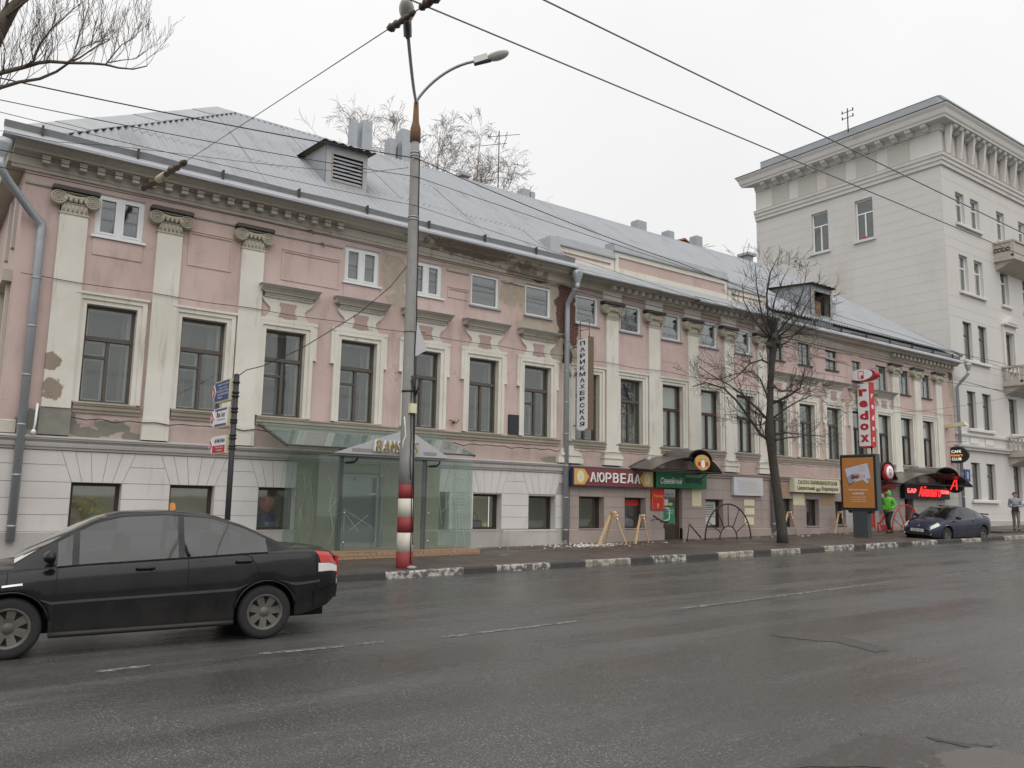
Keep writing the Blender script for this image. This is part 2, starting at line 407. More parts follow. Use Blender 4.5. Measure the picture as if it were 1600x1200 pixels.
def asphalt():
    m, t, o = new_mat('wet_asphalt'); g = NG(t)
    fine = g.noise(160, 3, .7); mid = g.noise(38, 4, .65); big = g.noise(.22, 5, .55, (1, 3.2, 1)); trk = g.noise(.5, 4, .5, (.12, 2.4, 1))
    c = g.mix(g.ramp(fine, .3, .75), (.036, .035, .034), (.120, .117, .113))
    c = g.mix(g.math('MULTIPLY', g.ramp(mid, .48, .7), .6), c, (.036, .034, .033))
    c = g.mix(g.math('MULTIPLY', g.ramp(g.noise(55, 2, .8), .56, .68), .9), c, (.30, .295, .285))
    c = g.mix(g.math('MULTIPLY', g.ramp(g.noise(48, 2, .8, off=(5, 3, 1)), .56, .66), .85), c, (.018, .017, .016))
    c = g.mix(g.math('MULTIPLY', g.ramp(big, .45, .65), .5), c, (.058, .055, .052))
    c = g.mix(g.math('MULTIPLY', g.ramp(g.noise(1.1, 6, .7), .58, .72), .35), c, (.085, .066, .052))
    wet = g.ramp(g.math('ADD', g.math('MULTIPLY', big, .5), g.math('MULTIPLY', trk, .5)), .40, .58)
    c = g.mix(g.math('MULTIPLY', wet, .30), c, (.030, .029, .028))
    crk = g.n('TexVoronoi', feature='DISTANCE_TO_EDGE'); crk.inputs['Scale'].default_value = .55
    wp_ = g.n('Mapping'); wp_.inputs['Scale'].default_value = (.55, 1.5, 1); g.l(g.pos(), wp_.inputs['Vector'])
    wv = g.n('VectorMath', operation='ADD'); g.l(wp_.outputs[0], wv.inputs[0]); nz_ = g.n('TexNoise'); nz_.inputs['Scale'].default_value = 2.0; nz_.inputs['Detail'].default_value = 5; g.l(g.pos(), nz_.inputs['Vector']); g.l(nz_.outputs['Color'], wv.inputs[1]); g.l(wv.outputs[0], crk.inputs['Vector'])
    cl_ = g.math('MULTIPLY', g.math('SUBTRACT', 1.0, g.ramp(crk.outputs['Distance'], .004, .016)), g.ramp(g.noise(.3, 3), .5, .62))
    c = g.mix(g.math('MULTIPLY', cl_, .4), c, (.018, .017, .016))
    r = g.math('SUBTRACT', .48, g.math('MULTIPLY', wet, .30))
    vo = g.n('TexVoronoi'); vo.inputs['Scale'].default_value = 95; g.l(g.pos(), vo.inputs['Vector'])
    hh = g.math('ADD', g.math('MULTIPLY', fine, .6), g.math('MULTIPLY', vo.outputs['Distance'], .6))
    b = g.bsdf(o, c, r, 0, .5, g.bump(hh, .55, .006))
    return m
asphalt()
def paving():
    m, t, o = new_mat('wet_pavement'); g = NG(t)
    c = g.mix(g.ramp(g.noise(.7, 6, .65), .35, .7), (.075, .058, .050), (.115, .092, .080))
    c = g.mix(g.math('MULTIPLY', g.ramp(g.noise(30, 4), .4, .8), .5), c, (.055, .047, .042))
    bt = g.n('TexBrick'); g.l(g.pos(), bt.inputs['Vector']); bt.inputs['Scale'].default_value = 1; bt.inputs['Brick Width'].default_value = .22; bt.inputs['Row Height'].default_value = .11; bt.inputs['Mortar Size'].default_value = .008
    bt.inputs['Color1'].default_value = (1, 1, 1, 1); bt.inputs['Color2'].default_value = (.8, .8, .8, 1); bt.inputs['Mortar'].default_value = (.55, .55, .55, 1)
    c = g.mix(.8, c, bt.outputs['Color'], 'MULTIPLY')
    r = g.math('SUBTRACT', .62, g.math('MULTIPLY', g.ramp(g.noise(.9, 5), .45, .65), .3))
    g.bsdf(o, c, r, 0, .5, g.bump(g.noise(60, 3), .3, .006))
paving()
def worn(name, paint, under, lo, hi, sc=9, stretch=(1, 1, 1)):
    m, t, o = new_mat(name); g = NG(t)
    k = g.ramp(g.noise(sc, 7, .7, stretch), lo, hi)
    g.bsdf(o, g.mix(k, paint, under), .7, 0, .4, g.bump(g.noise(40, 3), .2, .006))
worn('kerb_white', (.43, .415, .385), (.10, .092, .088), .42, .54, 7)
worn('kerb_worn', (.36, .33, .27), (.16, .145, .125), .46, .56, 5)
worn('lane_paint', (.36, .35, .33), (.07, .068, .065), .38, .52, 16, (.7, 2, 1))
plain('asphalt_patch', (.062, .055, .050), .55, var=.5, scale=45, bump=.5, dirt=(.15, .145, .135), dirt_amt=.45)
plain('puddle_mud', (.095, .086, .077), .3, var=.2, scale=3)
plain('earth', (.06, .055, .045), .95, var=.3, scale=1)
def mt(n): return MATS[n]

# ------------------------------------------------------------------ mesh building
WP = {}                                   # world place of every parent
def wpos(o): return WP.get(o.name, Vector((0, 0, 0))) if o is not None else Vector((0, 0, 0))
def link(name, me, parent=None, loc=None):
    o = bpy.data.objects.new(name, me)
    COL.objects.link(o)
    if parent is not None: o.parent = parent
    if loc is not None:
        o.location = Vector(loc) - wpos(parent)
        WP[o.name] = Vector(loc)
    else:
        WP[o.name] = wpos(parent).copy()
    return o
def tag(o, label=None, cat=None, group=None, kind=None):
    if label: o['label'] = label
    if cat: o['category'] = cat
    if group: o['group'] = group
    if kind: o['kind'] = kind
    return o
def thing(name, loc, label, cat, group=None):
    return tag(link(name, None, None, loc), label, cat, group)
class MB:
    def __init__(s): s.v = []; s.f = []; s.m = []; s.sm = []; s.cur = 0; s.smooth = False
    def add(s, vs, fs, mi=None, smooth=None):
        b = len(s.v); s.v += [tuple(x) for x in vs]
        for f in fs:
            s.f.append([b + i for i in f]); s.m.append(s.cur if mi is None else mi); s.sm.append(s.smooth if smooth is None else smooth)
        return s
    def box(s, x0, x1, y0, y1, z0, z1, mi=None):
        v = [(x0, y0, z0), (x1, y0, z0), (x1, y1, z0), (x0, y1, z0), (x0, y0, z1), (x1, y0, z1), (x1, y1, z1), (x0, y1, z1)]
        return s.add(v, [(0, 3, 2, 1), (4, 5, 6, 7), (0, 1, 5, 4), (1, 2, 6, 5), (2, 3, 7, 6), (3, 0, 4, 7)], mi, False)
    def cbox(s, c, sx, sy, sz, mi=None):
        return s.box(c[0] - sx / 2, c[0] + sx / 2, c[1] - sy / 2, c[1] + sy / 2, c[2] - sz / 2, c[2] + sz / 2, mi)
    def quad(s, a, b, c, d, mi=None): return s.add([a, b, c, d], [(0, 1, 2, 3)], mi, False)
    def prism(s, poly, e0, e1, axis='y', mi=None):
        """closed polygon (2-D) extruded from e0 to e1; axis y: poly = (x, z); axis x: poly = (y, z); axis z: poly = (x, y)"""
        n = len(poly)
        def pt(p, e):
            return (p[0], e, p[1]) if axis == 'y' else ((e, p[0], p[1]) if axis == 'x' else (p[0], p[1], e))
        v = [pt(p, e0) for p in poly] + [pt(p, e1) for p in poly]
        f = [tuple(range(n)), tuple(range(2 * n - 1, n - 1, -1))]
        f += [(i, i + n, (i + 1) % n + n, (i + 1) % n) for i in range(n)]
        return s.add(v, f, mi, False)
    def tube(s, pts, r, n=6, mi=None, caps=True, smooth=True):
        pts = [Vector(p) for p in pts]
        rs = r if isinstance(r, (list, tuple)) else [r] * len(pts)
        v = []; up = None
        for i, p in enumerate(pts):
            t = (pts[min(i + 1, len(pts) - 1)] - pts[max(i - 1, 0)])
            t = t.normalized() if t.length > 1e-9 else Vector((0, 0, 1))
            if up is None:
                up = t.orthogonal().normalized()
            a = (up - t * up.dot(t))
            a = a.normalized() if a.length > 1e-6 else t.orthogonal().normalized()
            up = a; b = t.cross(a)
            for k in range(n):
                w = 2 * math.pi * k / n
                v.append(p + (a * math.cos(w) + b * math.sin(w)) * rs[i])
        f = []
        for i in range(len(pts) - 1):
            for k in range(n):
                k2 = (k + 1) % n
                f.append((i * n + k, i * n + k2, (i + 1) * n + k2, (i + 1) * n + k))
        s.add(v, f, mi, smooth)
        if caps:
            b = len(s.v) - len(v)
            s.f.append([b + k for k in range(n - 1, -1, -1)]); s.m.append(s.cur if mi is None else mi); s.sm.append(False)
            s.f.append([b + (len(pts) - 1) * n + k for k in range(n)]); s.m.append(s.cur if mi is None else mi); s.sm.append(False)
        return s
    def lathe(s, prof, c=(0, 0, 0), axis='z', n=20, mi=None, smooth=True):
        """prof: (radius, height) along the axis"""
        v = []
        for r, h in prof:
            for k in range(n):
                w = 2 * math.pi * k / n; a, b = r * math.cos(w), r * math.sin(w)
                q = (a, b, h) if axis == 'z' else ((a, h, b) if axis == 'y' else (h, a, b))
                v.append((q[0] + c[0], q[1] + c[1], q[2] + c[2]))
        f = []
        for i in range(len(prof) - 1):
            for k in range(n):
                k2 = (k + 1) % n
                q = (i * n + k, i * n + k2, (i + 1) * n + k2, (i + 1) * n + k)
                f.append(q if axis != 'y' else q[::-1])
        s.add(v, f, mi, smooth)
        return s
    def disc(s, c, r, y, n=20, axis='y', mi=None, rz=None):
        rz = r if rz is None else rz
        v = []
        for k in range(n):
            w = 2 * math.pi * k / n
            if axis == 'y': v.append((c[0] + r * math.cos(w), y, c[1] + rz * math.sin(w)))
            else: v.append((y, c[0] - r * math.cos(w), c[1] + rz * math.sin(w)))
        return s.add(v, [tuple(range(n))], mi, False)
    def mesh(s, name, mats, off=(0, 0, 0)):
        me = bpy.data.meshes.new(name)
        o = Vector(off)
        me.from_pydata([(a - o.x, b - o.y, c - o.z) for a, b, c in s.v], [], s.f)
        ms = mats if isinstance(mats, (list, tuple)) else [mats]
        for m_ in ms: me.materials.append(mt(m_))
        if len(ms) > 1: me.polygons.foreach_set('material_index', s.m)
        me.polygons.foreach_set('use_smooth', s.sm)
        me.update()
        return me
    def build(s, name, mats, parent=None, origin=None):
        """vertices are in world metres; the object gets its place from origin or from its parent"""
        off = Vector(origin) if origin is not None else wpos(parent)
        return link(name, s.mesh(name, mats, off), parent, off)
    def local(s, name, mats, parent, loc=None):
        """vertices already in the parent's own coordinates"""
        o = bpy.data.objects.new(name, s.mesh(name, mats)); COL.objects.link(o); o.parent = parent
        if loc is not None: o.location = loc
        WP[o.name] = Vector((0, 0, 0))
        return o
_txt = {}
def text_mb(body, w, h, c, face='-y', depth=.01, shear=0.0, mi=None, mb=None, bold=0.0):
    """lettering fitted to a box w x h, centred at c, turned to face -y or -x"""
    key = (body, shear, bold)
    if key not in _txt:
        cu = bpy.data.curves.new('lettering', 'FONT'); cu.body = body; cu.extrude = .5; cu.shear = shear; cu.offset = bold; cu.resolution_u = 2
        ob = bpy.data.objects.new('lettering', cu); COL.objects.link(ob)
        dg = bpy.context.evaluated_depsgraph_get(); me = bpy.data.meshes.new_from_object(ob.evaluated_get(dg))
        vs = np.array([v.co[:] for v in me.vertices]); fs = [tuple(p.vertices) for p in me.polygons]
        bpy.data.objects.remove(ob); bpy.data.curves.remove(cu); bpy.data.meshes.remove(me)
        vs[:, :2] -= vs[:, :2].min(0); vs[:, :2] /= np.maximum(vs[:, :2].max(0), 1e-6); vs[:, :2] -= .5
        vs[:, 2] = np.where(vs[:, 2] > 0, 1.0, 0.0)
        _txt[key] = (vs, fs)
    vs, fs = _txt[key]
    mb = mb or MB()
    if face == '-y': v = [(c[0] + a * w, c[1] - d_ * depth, c[2] + b * h) for a, b, d_ in vs]
    else: v = [(c[0] - d_ * depth, c[1] - a * w, c[2] + b * h) for a, b, d_ in vs]
    return mb.add(v, fs, mi, False)
def copy_tree(o, parent, loc=None):
    c = o.copy(); COL.objects.link(c); c.parent = parent
    if loc is not None: c.location = Vector(loc) - wpos(parent); WP[c.name] = Vector(loc)
    else: WP[c.name] = Vector((0, 0, 0))
    for ch in list(o.children): copy_tree(ch, c)
    return c
# ================================================================== ground, road, pavement
def sheet(name, x0, x1, y0, y1, zf, m, nx=40, kind='structure', thick=None):
    mb = MB()
    xs = np.linspace(x0, x1, nx + 1)
    for a, b in zip(xs[:-1], xs[1:]):
        mb.quad((a, y0, zf(a, y0)), (b, y0, zf(b, y0)), (b, y1, zf(b, y1)), (a, y1, zf(a, y1)))
    o = mb.build(name, m)
    o['kind'] = kind
    return o
KY = 15.52
sheet('ground', -400, 600, -400, 600, lambda x, y: -.35 + S * x, 'earth', 4)
road = sheet('road', -60, 110, -3.0, KY + .02, lambda x, y: road_z(x), 'wet_asphalt', 40)
sheet('pavement', -60, 110, KY + .17, 20.6, lambda x, y: walk_z(x, y), 'wet_pavement', 60)
kerb = MB().box(-60, -59.9, KY + .03, KY + .16, -1.5, -1.4).build('kerb', 'kerb_black'); kerb['kind'] = 'structure'
# painted kerb stones: runs of black and white between these places along the street
runs = [(-8, 'b'), (1.0, 'b'), (3.0, 'w'), (4.9, 'b'), (6.2, 'w'), (7.2, 'b'), (8.27, 'w'), (10.2, 'b'), (11.06, 'w'), (12.6, 'b'), (13.7, 'o'), (14.15, 'o'), (15.24, 'b'), (16.03, 'w'), (17.3, 'b'),
        (18.62, 'o'), (20.15, 'b'), (20.97, 'o'), (22.4, 'b'), (23.65, 'o'), (24.2, 'w'), (25.3, 'b'), (26.0, 'w'), (28.0, 'b'), (28.9, 'w'), (30.7, 'b'), (32.5, 'o'), (34, 'b'), (36, 'o'), (38.5, 'b'), (40, 'w'), (42, 'b'), (44, 'w'), (46, 'b'), (48, 'w'), (52, 'b'), (56, 'b')]
for (a, t), (b, _) in zip(runs[:-1], runs[1:]):
    if t == 'b' and b - a > 5:
        n = 5
    else:
        n = max(1, round((b - a) / .95))
    for k in range(n):
        x0 = a + (b - a) * k / n; x1 = a + (b - a) * (k + 1) / n
        dz = random.uniform(-.012, .012); dy = random.uniform(-.012, .012)
        mb = MB()
        z0 = lambda x: road_z(x) - .08
        top = lambda x: walk_z(x, KY + .17) + .012 + dz
        g_ = .006
        pts = [(KY + dy, -1), (KY + .012 + dy, 0), (KY + .03 + dy, 1), (KY + .165 + dy, 1), (KY + .165 + dy, -1)]
        vs = []
        for x in (x0 + g_, x1 - g_):
            zt = top(x)
            vs += [(x, KY + dy, z0(x)), (x, KY + .010 + dy, zt - .025), (x, KY + .03 + dy, zt), (x, KY + .168 + dy, zt), (x, KY + .168 + dy, z0(x))]
        fs = [(0, 1, 6, 5), (1, 2, 7, 6), (2, 3, 8, 7), (3, 4, 9, 8), (4, 3, 2, 1, 0), (5, 6, 7, 8, 9)]
        mb.add(vs, fs)
        mb.build('kerb_stone', {'b': 'kerb_black', 'w': 'kerb_white', 'o': 'kerb_worn'}[t], kerb)
# worn lane line
def dash(pa, pb, w=.10):
    a, b = RD(*pa), RD(*pb)
    d = (b - a).normalized(); n = Vector((-d.y, d.x, 0)) * (w / 2); e = Vector((0, 0, .004))
    MB().quad(a - n + e, b - n + e, b + n + e, a + n + e).build('lane_marking', 'lane_paint', road)
for pa, pb in [((405, 1022), (537, 1010)), ((560, 1007), (600, 1003)), ((690, 996), (742, 990)), ((745, 989.5), (902, 971)), ((1066, 951), (1398, 908.5)), ((1474, 899.5), (1545, 891.5)), ((150, 1050), (235, 1040))]:
    dash(pa, pb)
def patch(pxs, m, name):
    mb = MB(); q = []
    for i, p in enumerate(pxs):
        a = RD(*p); b = RD(*pxs[(i + 1) % len(pxs)])
        for k in range(6):
            t = k / 6; v = a.lerp(b, t); q.append((v.x + random.uniform(-.03, .03), v.y + random.uniform(-.03, .03), road_z(v.x) + .004))
    mb.add(q, [tuple(range(len(q)))]).build(name, m, road)
patch([(1225, 1200), (1290, 1172), (1350, 1146), (1400, 1155), (1450, 1168), (1480, 1200)], 'asphalt_patch', 'asphalt_patch')
patch([(1440, 1190), (1495, 1172), (1540, 1168), (1575, 1176), (1600, 1182), (1640, 1190), (1640, 1215), (1460, 1215)], 'puddle_mud', 'mud_patch')
patch([(1205, 993), (1240, 987), (1290, 989), (1330, 997), (1390, 1017), (1370, 1020), (1310, 1004), (1250, 999)], 'asphalt_patch', 'asphalt_patch')
# a shallow ragged asphalt step near the right corner
patch([(1450, 1152), (1520, 1163), (1565, 1166), (1520, 1167), (1468, 1160)], 'kerb_black', 'asphalt_crack')
# snow-melt damp strip by the kerb
# fallen plaster on the pavement
mb = MB()
for i in range(420):
    if i < 300: x = random.gauss(17.3, .75); y = random.gauss(19.3, .32)
    else: x = random.uniform(14, 34); y = random.gauss(19.5, .25)
    y = min(y, 19.92)
    r = random.choice([.012, .018, .025, .04]); z = walk_z(x, y)
    a = random.uniform(0, 6.28); ca, sa = math.cos(a) * r, math.sin(a) * r
    mb.add([(x + ca, y + sa, z), (x - sa, y + ca, z), (x - ca, y - sa * .7, z), (x + sa * .8, y - ca, z), (x, y, z + r * .6)], [(0, 1, 4), (1, 2, 4), (2, 3, 4), (3, 0, 4)])
tag(mb.build('plaster_debris', 'rubble_white'), 'crumbs of fallen white plaster scattered along the pavement under the wall', 'debris', kind='stuff')
lf = MB(); v = RD(0, 0) if False else Vector((14.2, 18.3, walk_z(14.2, 18.3) + .01))
for k in range(5):
    a = v + Vector((k * .09, random.uniform(-.02, .02), 0)); lf.add([a, a + Vector((.1, .02, .012)), a + Vector((.09, .05, .005)), a + Vector((-.02, .03, .0))], [(0, 1, 2, 3)])
tag(lf.build('leaf_spray', 'leaf_green', None, v), 'small bright green sprig lying on the pavement before the white wall', 'leaf')

# ================================================================== the long pink house
XL, XR = 1.62, 41.80
ZB = 2.95                      # top of the ground storey
EAVE_Y, EAVE_Z, RID_Y, RID_Z = 19.35, 9.13, 25.4, 13.72
house = thing('pink_house', (20, 20, .5), 'long old pink house with cream pilasters, corrugated grey roof and shops below', 'building')
AX = [3.54, 5.56, 7.57, 9.59, 11.60, 13.62, 15.63]
BX = [17.66, 19.64, 21.64, 23.62, 25.60]
CX = [27.66, 29.52, 31.42, 33.30]
DX = [35.32, 37.22, 39.15]
MW, MZ0, MZ1 = 1.04, 3.72, 5.89          # main floor opening
def wall_cells(mb, x0, x1, z0, z1, ops, y=D, depth=.24, mi=0, mr=None):
    xs = sorted({x0, x1, *[a for o in ops for a in o[:2]]}); zs = sorted({z0, z1, *[a for o in ops for a in o[2:4]]})
    for a, b in zip(xs[:-1], xs[1:]):
        for c, d in zip(zs[:-1], zs[1:]):
            xm, zm = (a + b) / 2, (c + d) / 2
            if any(o[0] < xm < o[1] and o[2] < zm < o[3] for o in ops): continue
            mb.quad((a, y, c), (b, y, c), (b, y, d), (a, y, d), mi)
    mr = mi if mr is None else mr
    for o in ops:
        a, b, c, d = o[:4]; e = y + (o[4] if len(o) > 4 else depth)
        mb.quad((a, y, c), (a, e, c), (a, e, d), (a, y, d), mr); mb.quad((b, y, c), (b, y, d), (b, e, d), (b, e, c), mr)
        mb.quad((a, y, d), (a, e, d), (b, e, d), (b, y, d), mr); mb.quad((a, y, c), (b, y, c), (b, e, c), (a, e, c), mr)
    return mb
mainop = lambda xs, w=MW: [(x - w / 2, x + w / 2, MZ0, MZ1) for x in xs]
MEZ_A = [AX[0], AX[3], AX[4], AX[5], AX[6]]
mezop = lambda xs, w, a, b: [(x - w / 2, x + w / 2, a, b) for x in xs]
opsA = mainop(AX) + mezop(MEZ_A, 1.02, 7.46, 8.45)
opsB = mainop(BX) + mezop(BX, .98, 7.50, 8.46)
opsC = mainop(CX) + mezop(CX[:3], .86, 7.5, 8.42) + mezop([CX[3]], .7, 7.2, 8.1) + mainop(DX) + mezop(DX, .92, 6.98, 8.12)
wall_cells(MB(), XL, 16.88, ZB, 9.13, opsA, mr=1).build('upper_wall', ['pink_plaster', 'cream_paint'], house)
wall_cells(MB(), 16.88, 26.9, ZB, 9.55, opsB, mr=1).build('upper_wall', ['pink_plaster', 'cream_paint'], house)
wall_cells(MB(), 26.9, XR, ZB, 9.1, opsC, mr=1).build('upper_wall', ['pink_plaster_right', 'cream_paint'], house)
# end wall on the left and its window trim
m = MB(); m.quad((XL, D, -.3), (XL, D, 9.13), (XL, 31.4, 9.13), (XL, 31.4, -.3)); m.build('end_wall', 'pink_plaster', house)
m = MB()
for y0, y1 in ((20.9, 21.15), (22.2, 22.45), (26, 26.3)):
    MB().box(XL - .07, XL - .002, y0, y1, 3.5, 6.3).build('window_surround', 'cornice_paint', house)
    MB().box(XL - .06, XL - .002, y0, y1, 7.1, 8.5).build('window_surround', 'cornice_paint', house)
for y0, y1, z0, z1, o_, nm in ((20.7, 22.7, 6.3, 6.55, .18, 'hood_cornice'), (20.7, 22.7, 3.3, 3.5, .12, 'sill_band'), (20.02, 31, 2.72, 2.95, .16, 'belt_course'), (20.02, 31, 8.75, 9.05, .35, 'cornice')):
    MB().box(XL - o_, XL - .002, y0, y1, z0, z1).build(nm, 'cornice_paint', house)
m = MB(); m.quad((XR, D, -.3), (XR, 31.4, -.3), (XR, 31.4, 9.13), (XR, D, 9.13)); m.quad((XL, 31.4, -.3), (XL, 31.4, 9.1), (XR, 31.4, 9.1), (XR, 31.4, -.3)); m.build('rear_wall', 'pink_plaster_right', house)
# dark rooms behind the panes
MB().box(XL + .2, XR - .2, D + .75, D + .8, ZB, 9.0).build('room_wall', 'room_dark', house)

# ---- ground storey
gA = [(AX[0] - .5, AX[0] + .5, .95, 1.98, .30), (AX[1] - .5, AX[1] + .5, .95, 1.98, .30), (AX[2] - .46, AX[2] + .46, .95, 1.98, .30),
      (9.15, 10.45, .30, 2.40, .32), (AX[4] + .02, AX[4] + .95, .93, 1.98, .3), (13.36, 14.36, .93, 1.95, .34), (15.36, 16.40, .90, 1.93, .34)]
gB = [(17.36, 18.42, .93, 1.95, .34), (19.34, 20.30, .93, 1.95, .34), (21.15, 22.08, .45, 2.38, .30), (23.30, 24.25, .93, 1.96, .3), (27.55, 28.45, .95, 2.06, .28), (29.30, 30.15, 1.0, 2.06, .28), (31.3, 32.05, 1.05, 2.0, .28),
      (34.6, 35.5, .55, 2.6, .3), (36.75, 37.5, .65, 2.2, .3)]
wall_cells(MB(), XL, 16.88, -.4, ZB, gA, D, mr=1).build('ground_floor_wall', ['groove_shade', 'white_stucco'], house)
wall_cells(MB(), 16.88, XR, -.4, ZB, gB, D, mr=1).build('ground_floor_wall', ['brown_joint', 'brown_stucco'], house)
PR = .016; GP = .011
def block(poly, m_, proud=PR):
    cx = sum(p[0] for p in poly) / len(poly); cz = sum(p[1] for p in poly) / len(poly)
    pts = []
    n = len(poly)
    for i in range(n):       # pull every edge in by half a joint
        p0, p1, p2 = Vector(poly[i - 1]), Vector(poly[i]), Vector(poly[(i + 1) % n])
        e1 = (p1 - p0).normalized(); e2 = (p2 - p1).normalized()
        n1 = Vector((-e1.y, e1.x)); n2 = Vector((-e2.y, e2.x))
        if n1.dot(Vector((cx, cz)) - p1) < 0: n1 = -n1
        if n2.dot(Vector((cx, cz)) - p1) < 0: n2 = -n2
        k = (n1 + n2); k = k / max(.3, k.dot(n1)); pts.append(p1 + k * (GP / 2))
    b = MB(); b.prism([(p.x, p.y) for p in pts], D - proud - random.uniform(-.002, .002), D + .01)
    return b.build('stone_block', m_, house)
# white half: courses on the piers, splayed blocks over the windows
ZA0, ZA1, ZA2, ZA3 = .95, 1.98, 2.34, 2.64
white = [o for o in gA if o[3] < 2.2]
edges = [XL] + [e for o in gA for e in o[:2]] + [16.82]
piers = [(XL, gA[0][0])] + [(gA[i][1], gA[i + 1][0]) for i in range(len(gA) - 1)] + [(gA[-1][1], 16.70)]
for i, (a, b) in enumerate(piers):
    for r in range(3):
        z0 = ZA0 + (ZA1 - ZA0) * r / 3; z1 = ZA0 + (ZA1 - ZA0) * (r + 1) / 3
        block([(a, z0), (b, z0), (b, z1), (a, z1)], 'white_stucco')
    la = .0 if i == 0 else .13; lb = 0 if i == len(piers) - 1 else .13
    if b - a > .5: block([(a, ZA1), (b, ZA1), (b - lb, ZA2), (a + la, ZA2)], 'white_stucco')
def arch_blocks(c, hw, zb=ZA1):
    bo = [c - hw, c - hw * .6, c - hw * .2, c + hw * .2, c + hw * .6, c + hw]; to = [c - hw - .24, c - hw * .95, c - hw * .34, c + hw * .34, c + hw * .95, c + hw + .24]
    for k in range(5): block([(bo[k], zb), (bo[k + 1], zb), (to[k + 1], ZA3), (to[k], ZA3)], 'white_stucco')
    return to[0], to[-1]
prev = XL
for o in gA:
    c, hw = (o[0] + o[1]) / 2, (o[1] - o[0]) / 2
    if o[3] > 2.2:
        block([(prev - .11, ZA2), (o[0] - .02, ZA2), (o[0] - .02, ZA3), (prev, ZA3)], 'white_stucco'); prev = o[1] + .02; continue
    l, r = arch_blocks(c, hw, max(ZA1, o[3]))
    block([(prev - (.11 if prev > XL and prev != 10.47 else 0), ZA2), (l + .11, ZA2), (l, ZA3), (prev, ZA3)], 'white_stucco'); prev = r
block([(prev - .11, ZA2), (16.70, ZA2), (16.70, ZA3), (prev, ZA3)], 'white_stucco')
m = MB(); m.prism([(D - .05, -.4), (D - .05, .925), (D - .03, .945), (D, .95), (D, -.4)], XL - .02, 8.9, 'x'); m.build('plinth', 'plinth_plaster', house); m = MB(); m.prism([(D - .05, -.4), (D - .05, .90), (D - .03, .925), (D + .1, .93), (D + .1, -.4)], 10.6, 16.72, 'x')
m.build('plinth', 'plinth_plaster', house)
# belt over the white half
def mould(name, prof, x0, x1, m_, smooth=False):
    b = MB(); b.prism([(D - o_, z) for o_, z in prof], x0, x1, 'x'); return b.build(name, m_, house)
mould('belt_course', [(-.02, 2.655), (.05, 2.655), (.055, 2.70), (.09, 2.715), (.10, 2.77), (.09, 2.81), (.13, 2.85), (.15, 2.86), (.15, 2.89), (.17, 2.895), (.17, 2.915), (-.02, 2.96)], XL - .1, 16.80, 'belt_grey')
mould('belt_course', [(-.02, 2.74), (.05, 2.74), (.06, 2.80), (.11, 2.83), (.12, 2.88), (.14, 2.885), (.14, 2.905), (-.02, 2.97)], 16.9, XR - .01, 'brown_stucco')
MB().prism([(D - .03, 2.97), (D - .03, 3.22), (D - .001, 3.24), (D - .001, 2.97)], XL, 1.9, 'x').build('stone_band', 'cornice_paint', house)
# brown half: plain courses
pierB = [(16.98, gB[0][0])] + [(gB[i][1], gB[i + 1][0]) for i in range(len(gB) - 1)] + [(gB[-1][1], XR - .02)]
for i, (a, b) in enumerate(pierB):
    zs = [.95, 1.28, 1.62, 1.96, 2.30] if b < 33 else [.95, 1.4, 1.9, 2.3]
    n = max(1, round((b - a) / 1.2))
    for r in range(len(zs) - 1):
        for k in range(n):
            x0, x1 = a + (b - a) * k / n, a + (b - a) * (k + 1) / n
            block([(x0, zs[r]), (x1, zs[r]), (x1, zs[r + 1]), (x0, zs[r + 1])], 'brown_stucco' if b < 33 else 'plinth_plaster', .012)
for o in gB:
    if o[3] < 2.29: block([(o[0], o[3]), (o[1], o[3]), (o[1], 2.30), (o[0], 2.30)], 'brown_stucco' if o[0] < 33 else 'plinth_plaster', .012)
x = 16.98
while x < XR - .5:
    x1 = min(XR - .02, x + 1.24); mid = (x + x1) / 2
    cut = [o for o in gB if o[3] > 2.3 and o[0] < x1 and o[1] > x]
    if not cut: block([(x, 2.30), (x1, 2.30), (x1, 2.73), (x, 2.73)], 'brown_stucco' if x < 33 else 'plinth_plaster', .012)
    x = x1
m = MB()
last = 16.92
for o in gB + [(XR, XR, 9, 9)]:
    if o[2] < .9 or o[0] == XR:
        MB().prism([(D - .06, -.4), (D - .06, .92), (D - .035, .945), (D + .1, .948), (D + .1, -.4)] , last, o[0], 'x').build('plinth', 'brown_stucco', house); last = o[1]
# pale and yellow painted-over patches left by old signs
for px0, py0, px1, py1, mm in [(1081, 758, 1095, 791, 'sign_cream'), (1221, 757, 1230, 777, 'tan_ceramic'), (1239, 772, 1256, 789, 'sign_cream'), (1283, 770, 1300, 790, 'tan_ceramic')]:
    a, b = P(px0, py1), P(px1, py0)
    MB().box(a.x, b.x, D - .018, D - .005, a.z, b.z).build('paint_patch', mm, house)

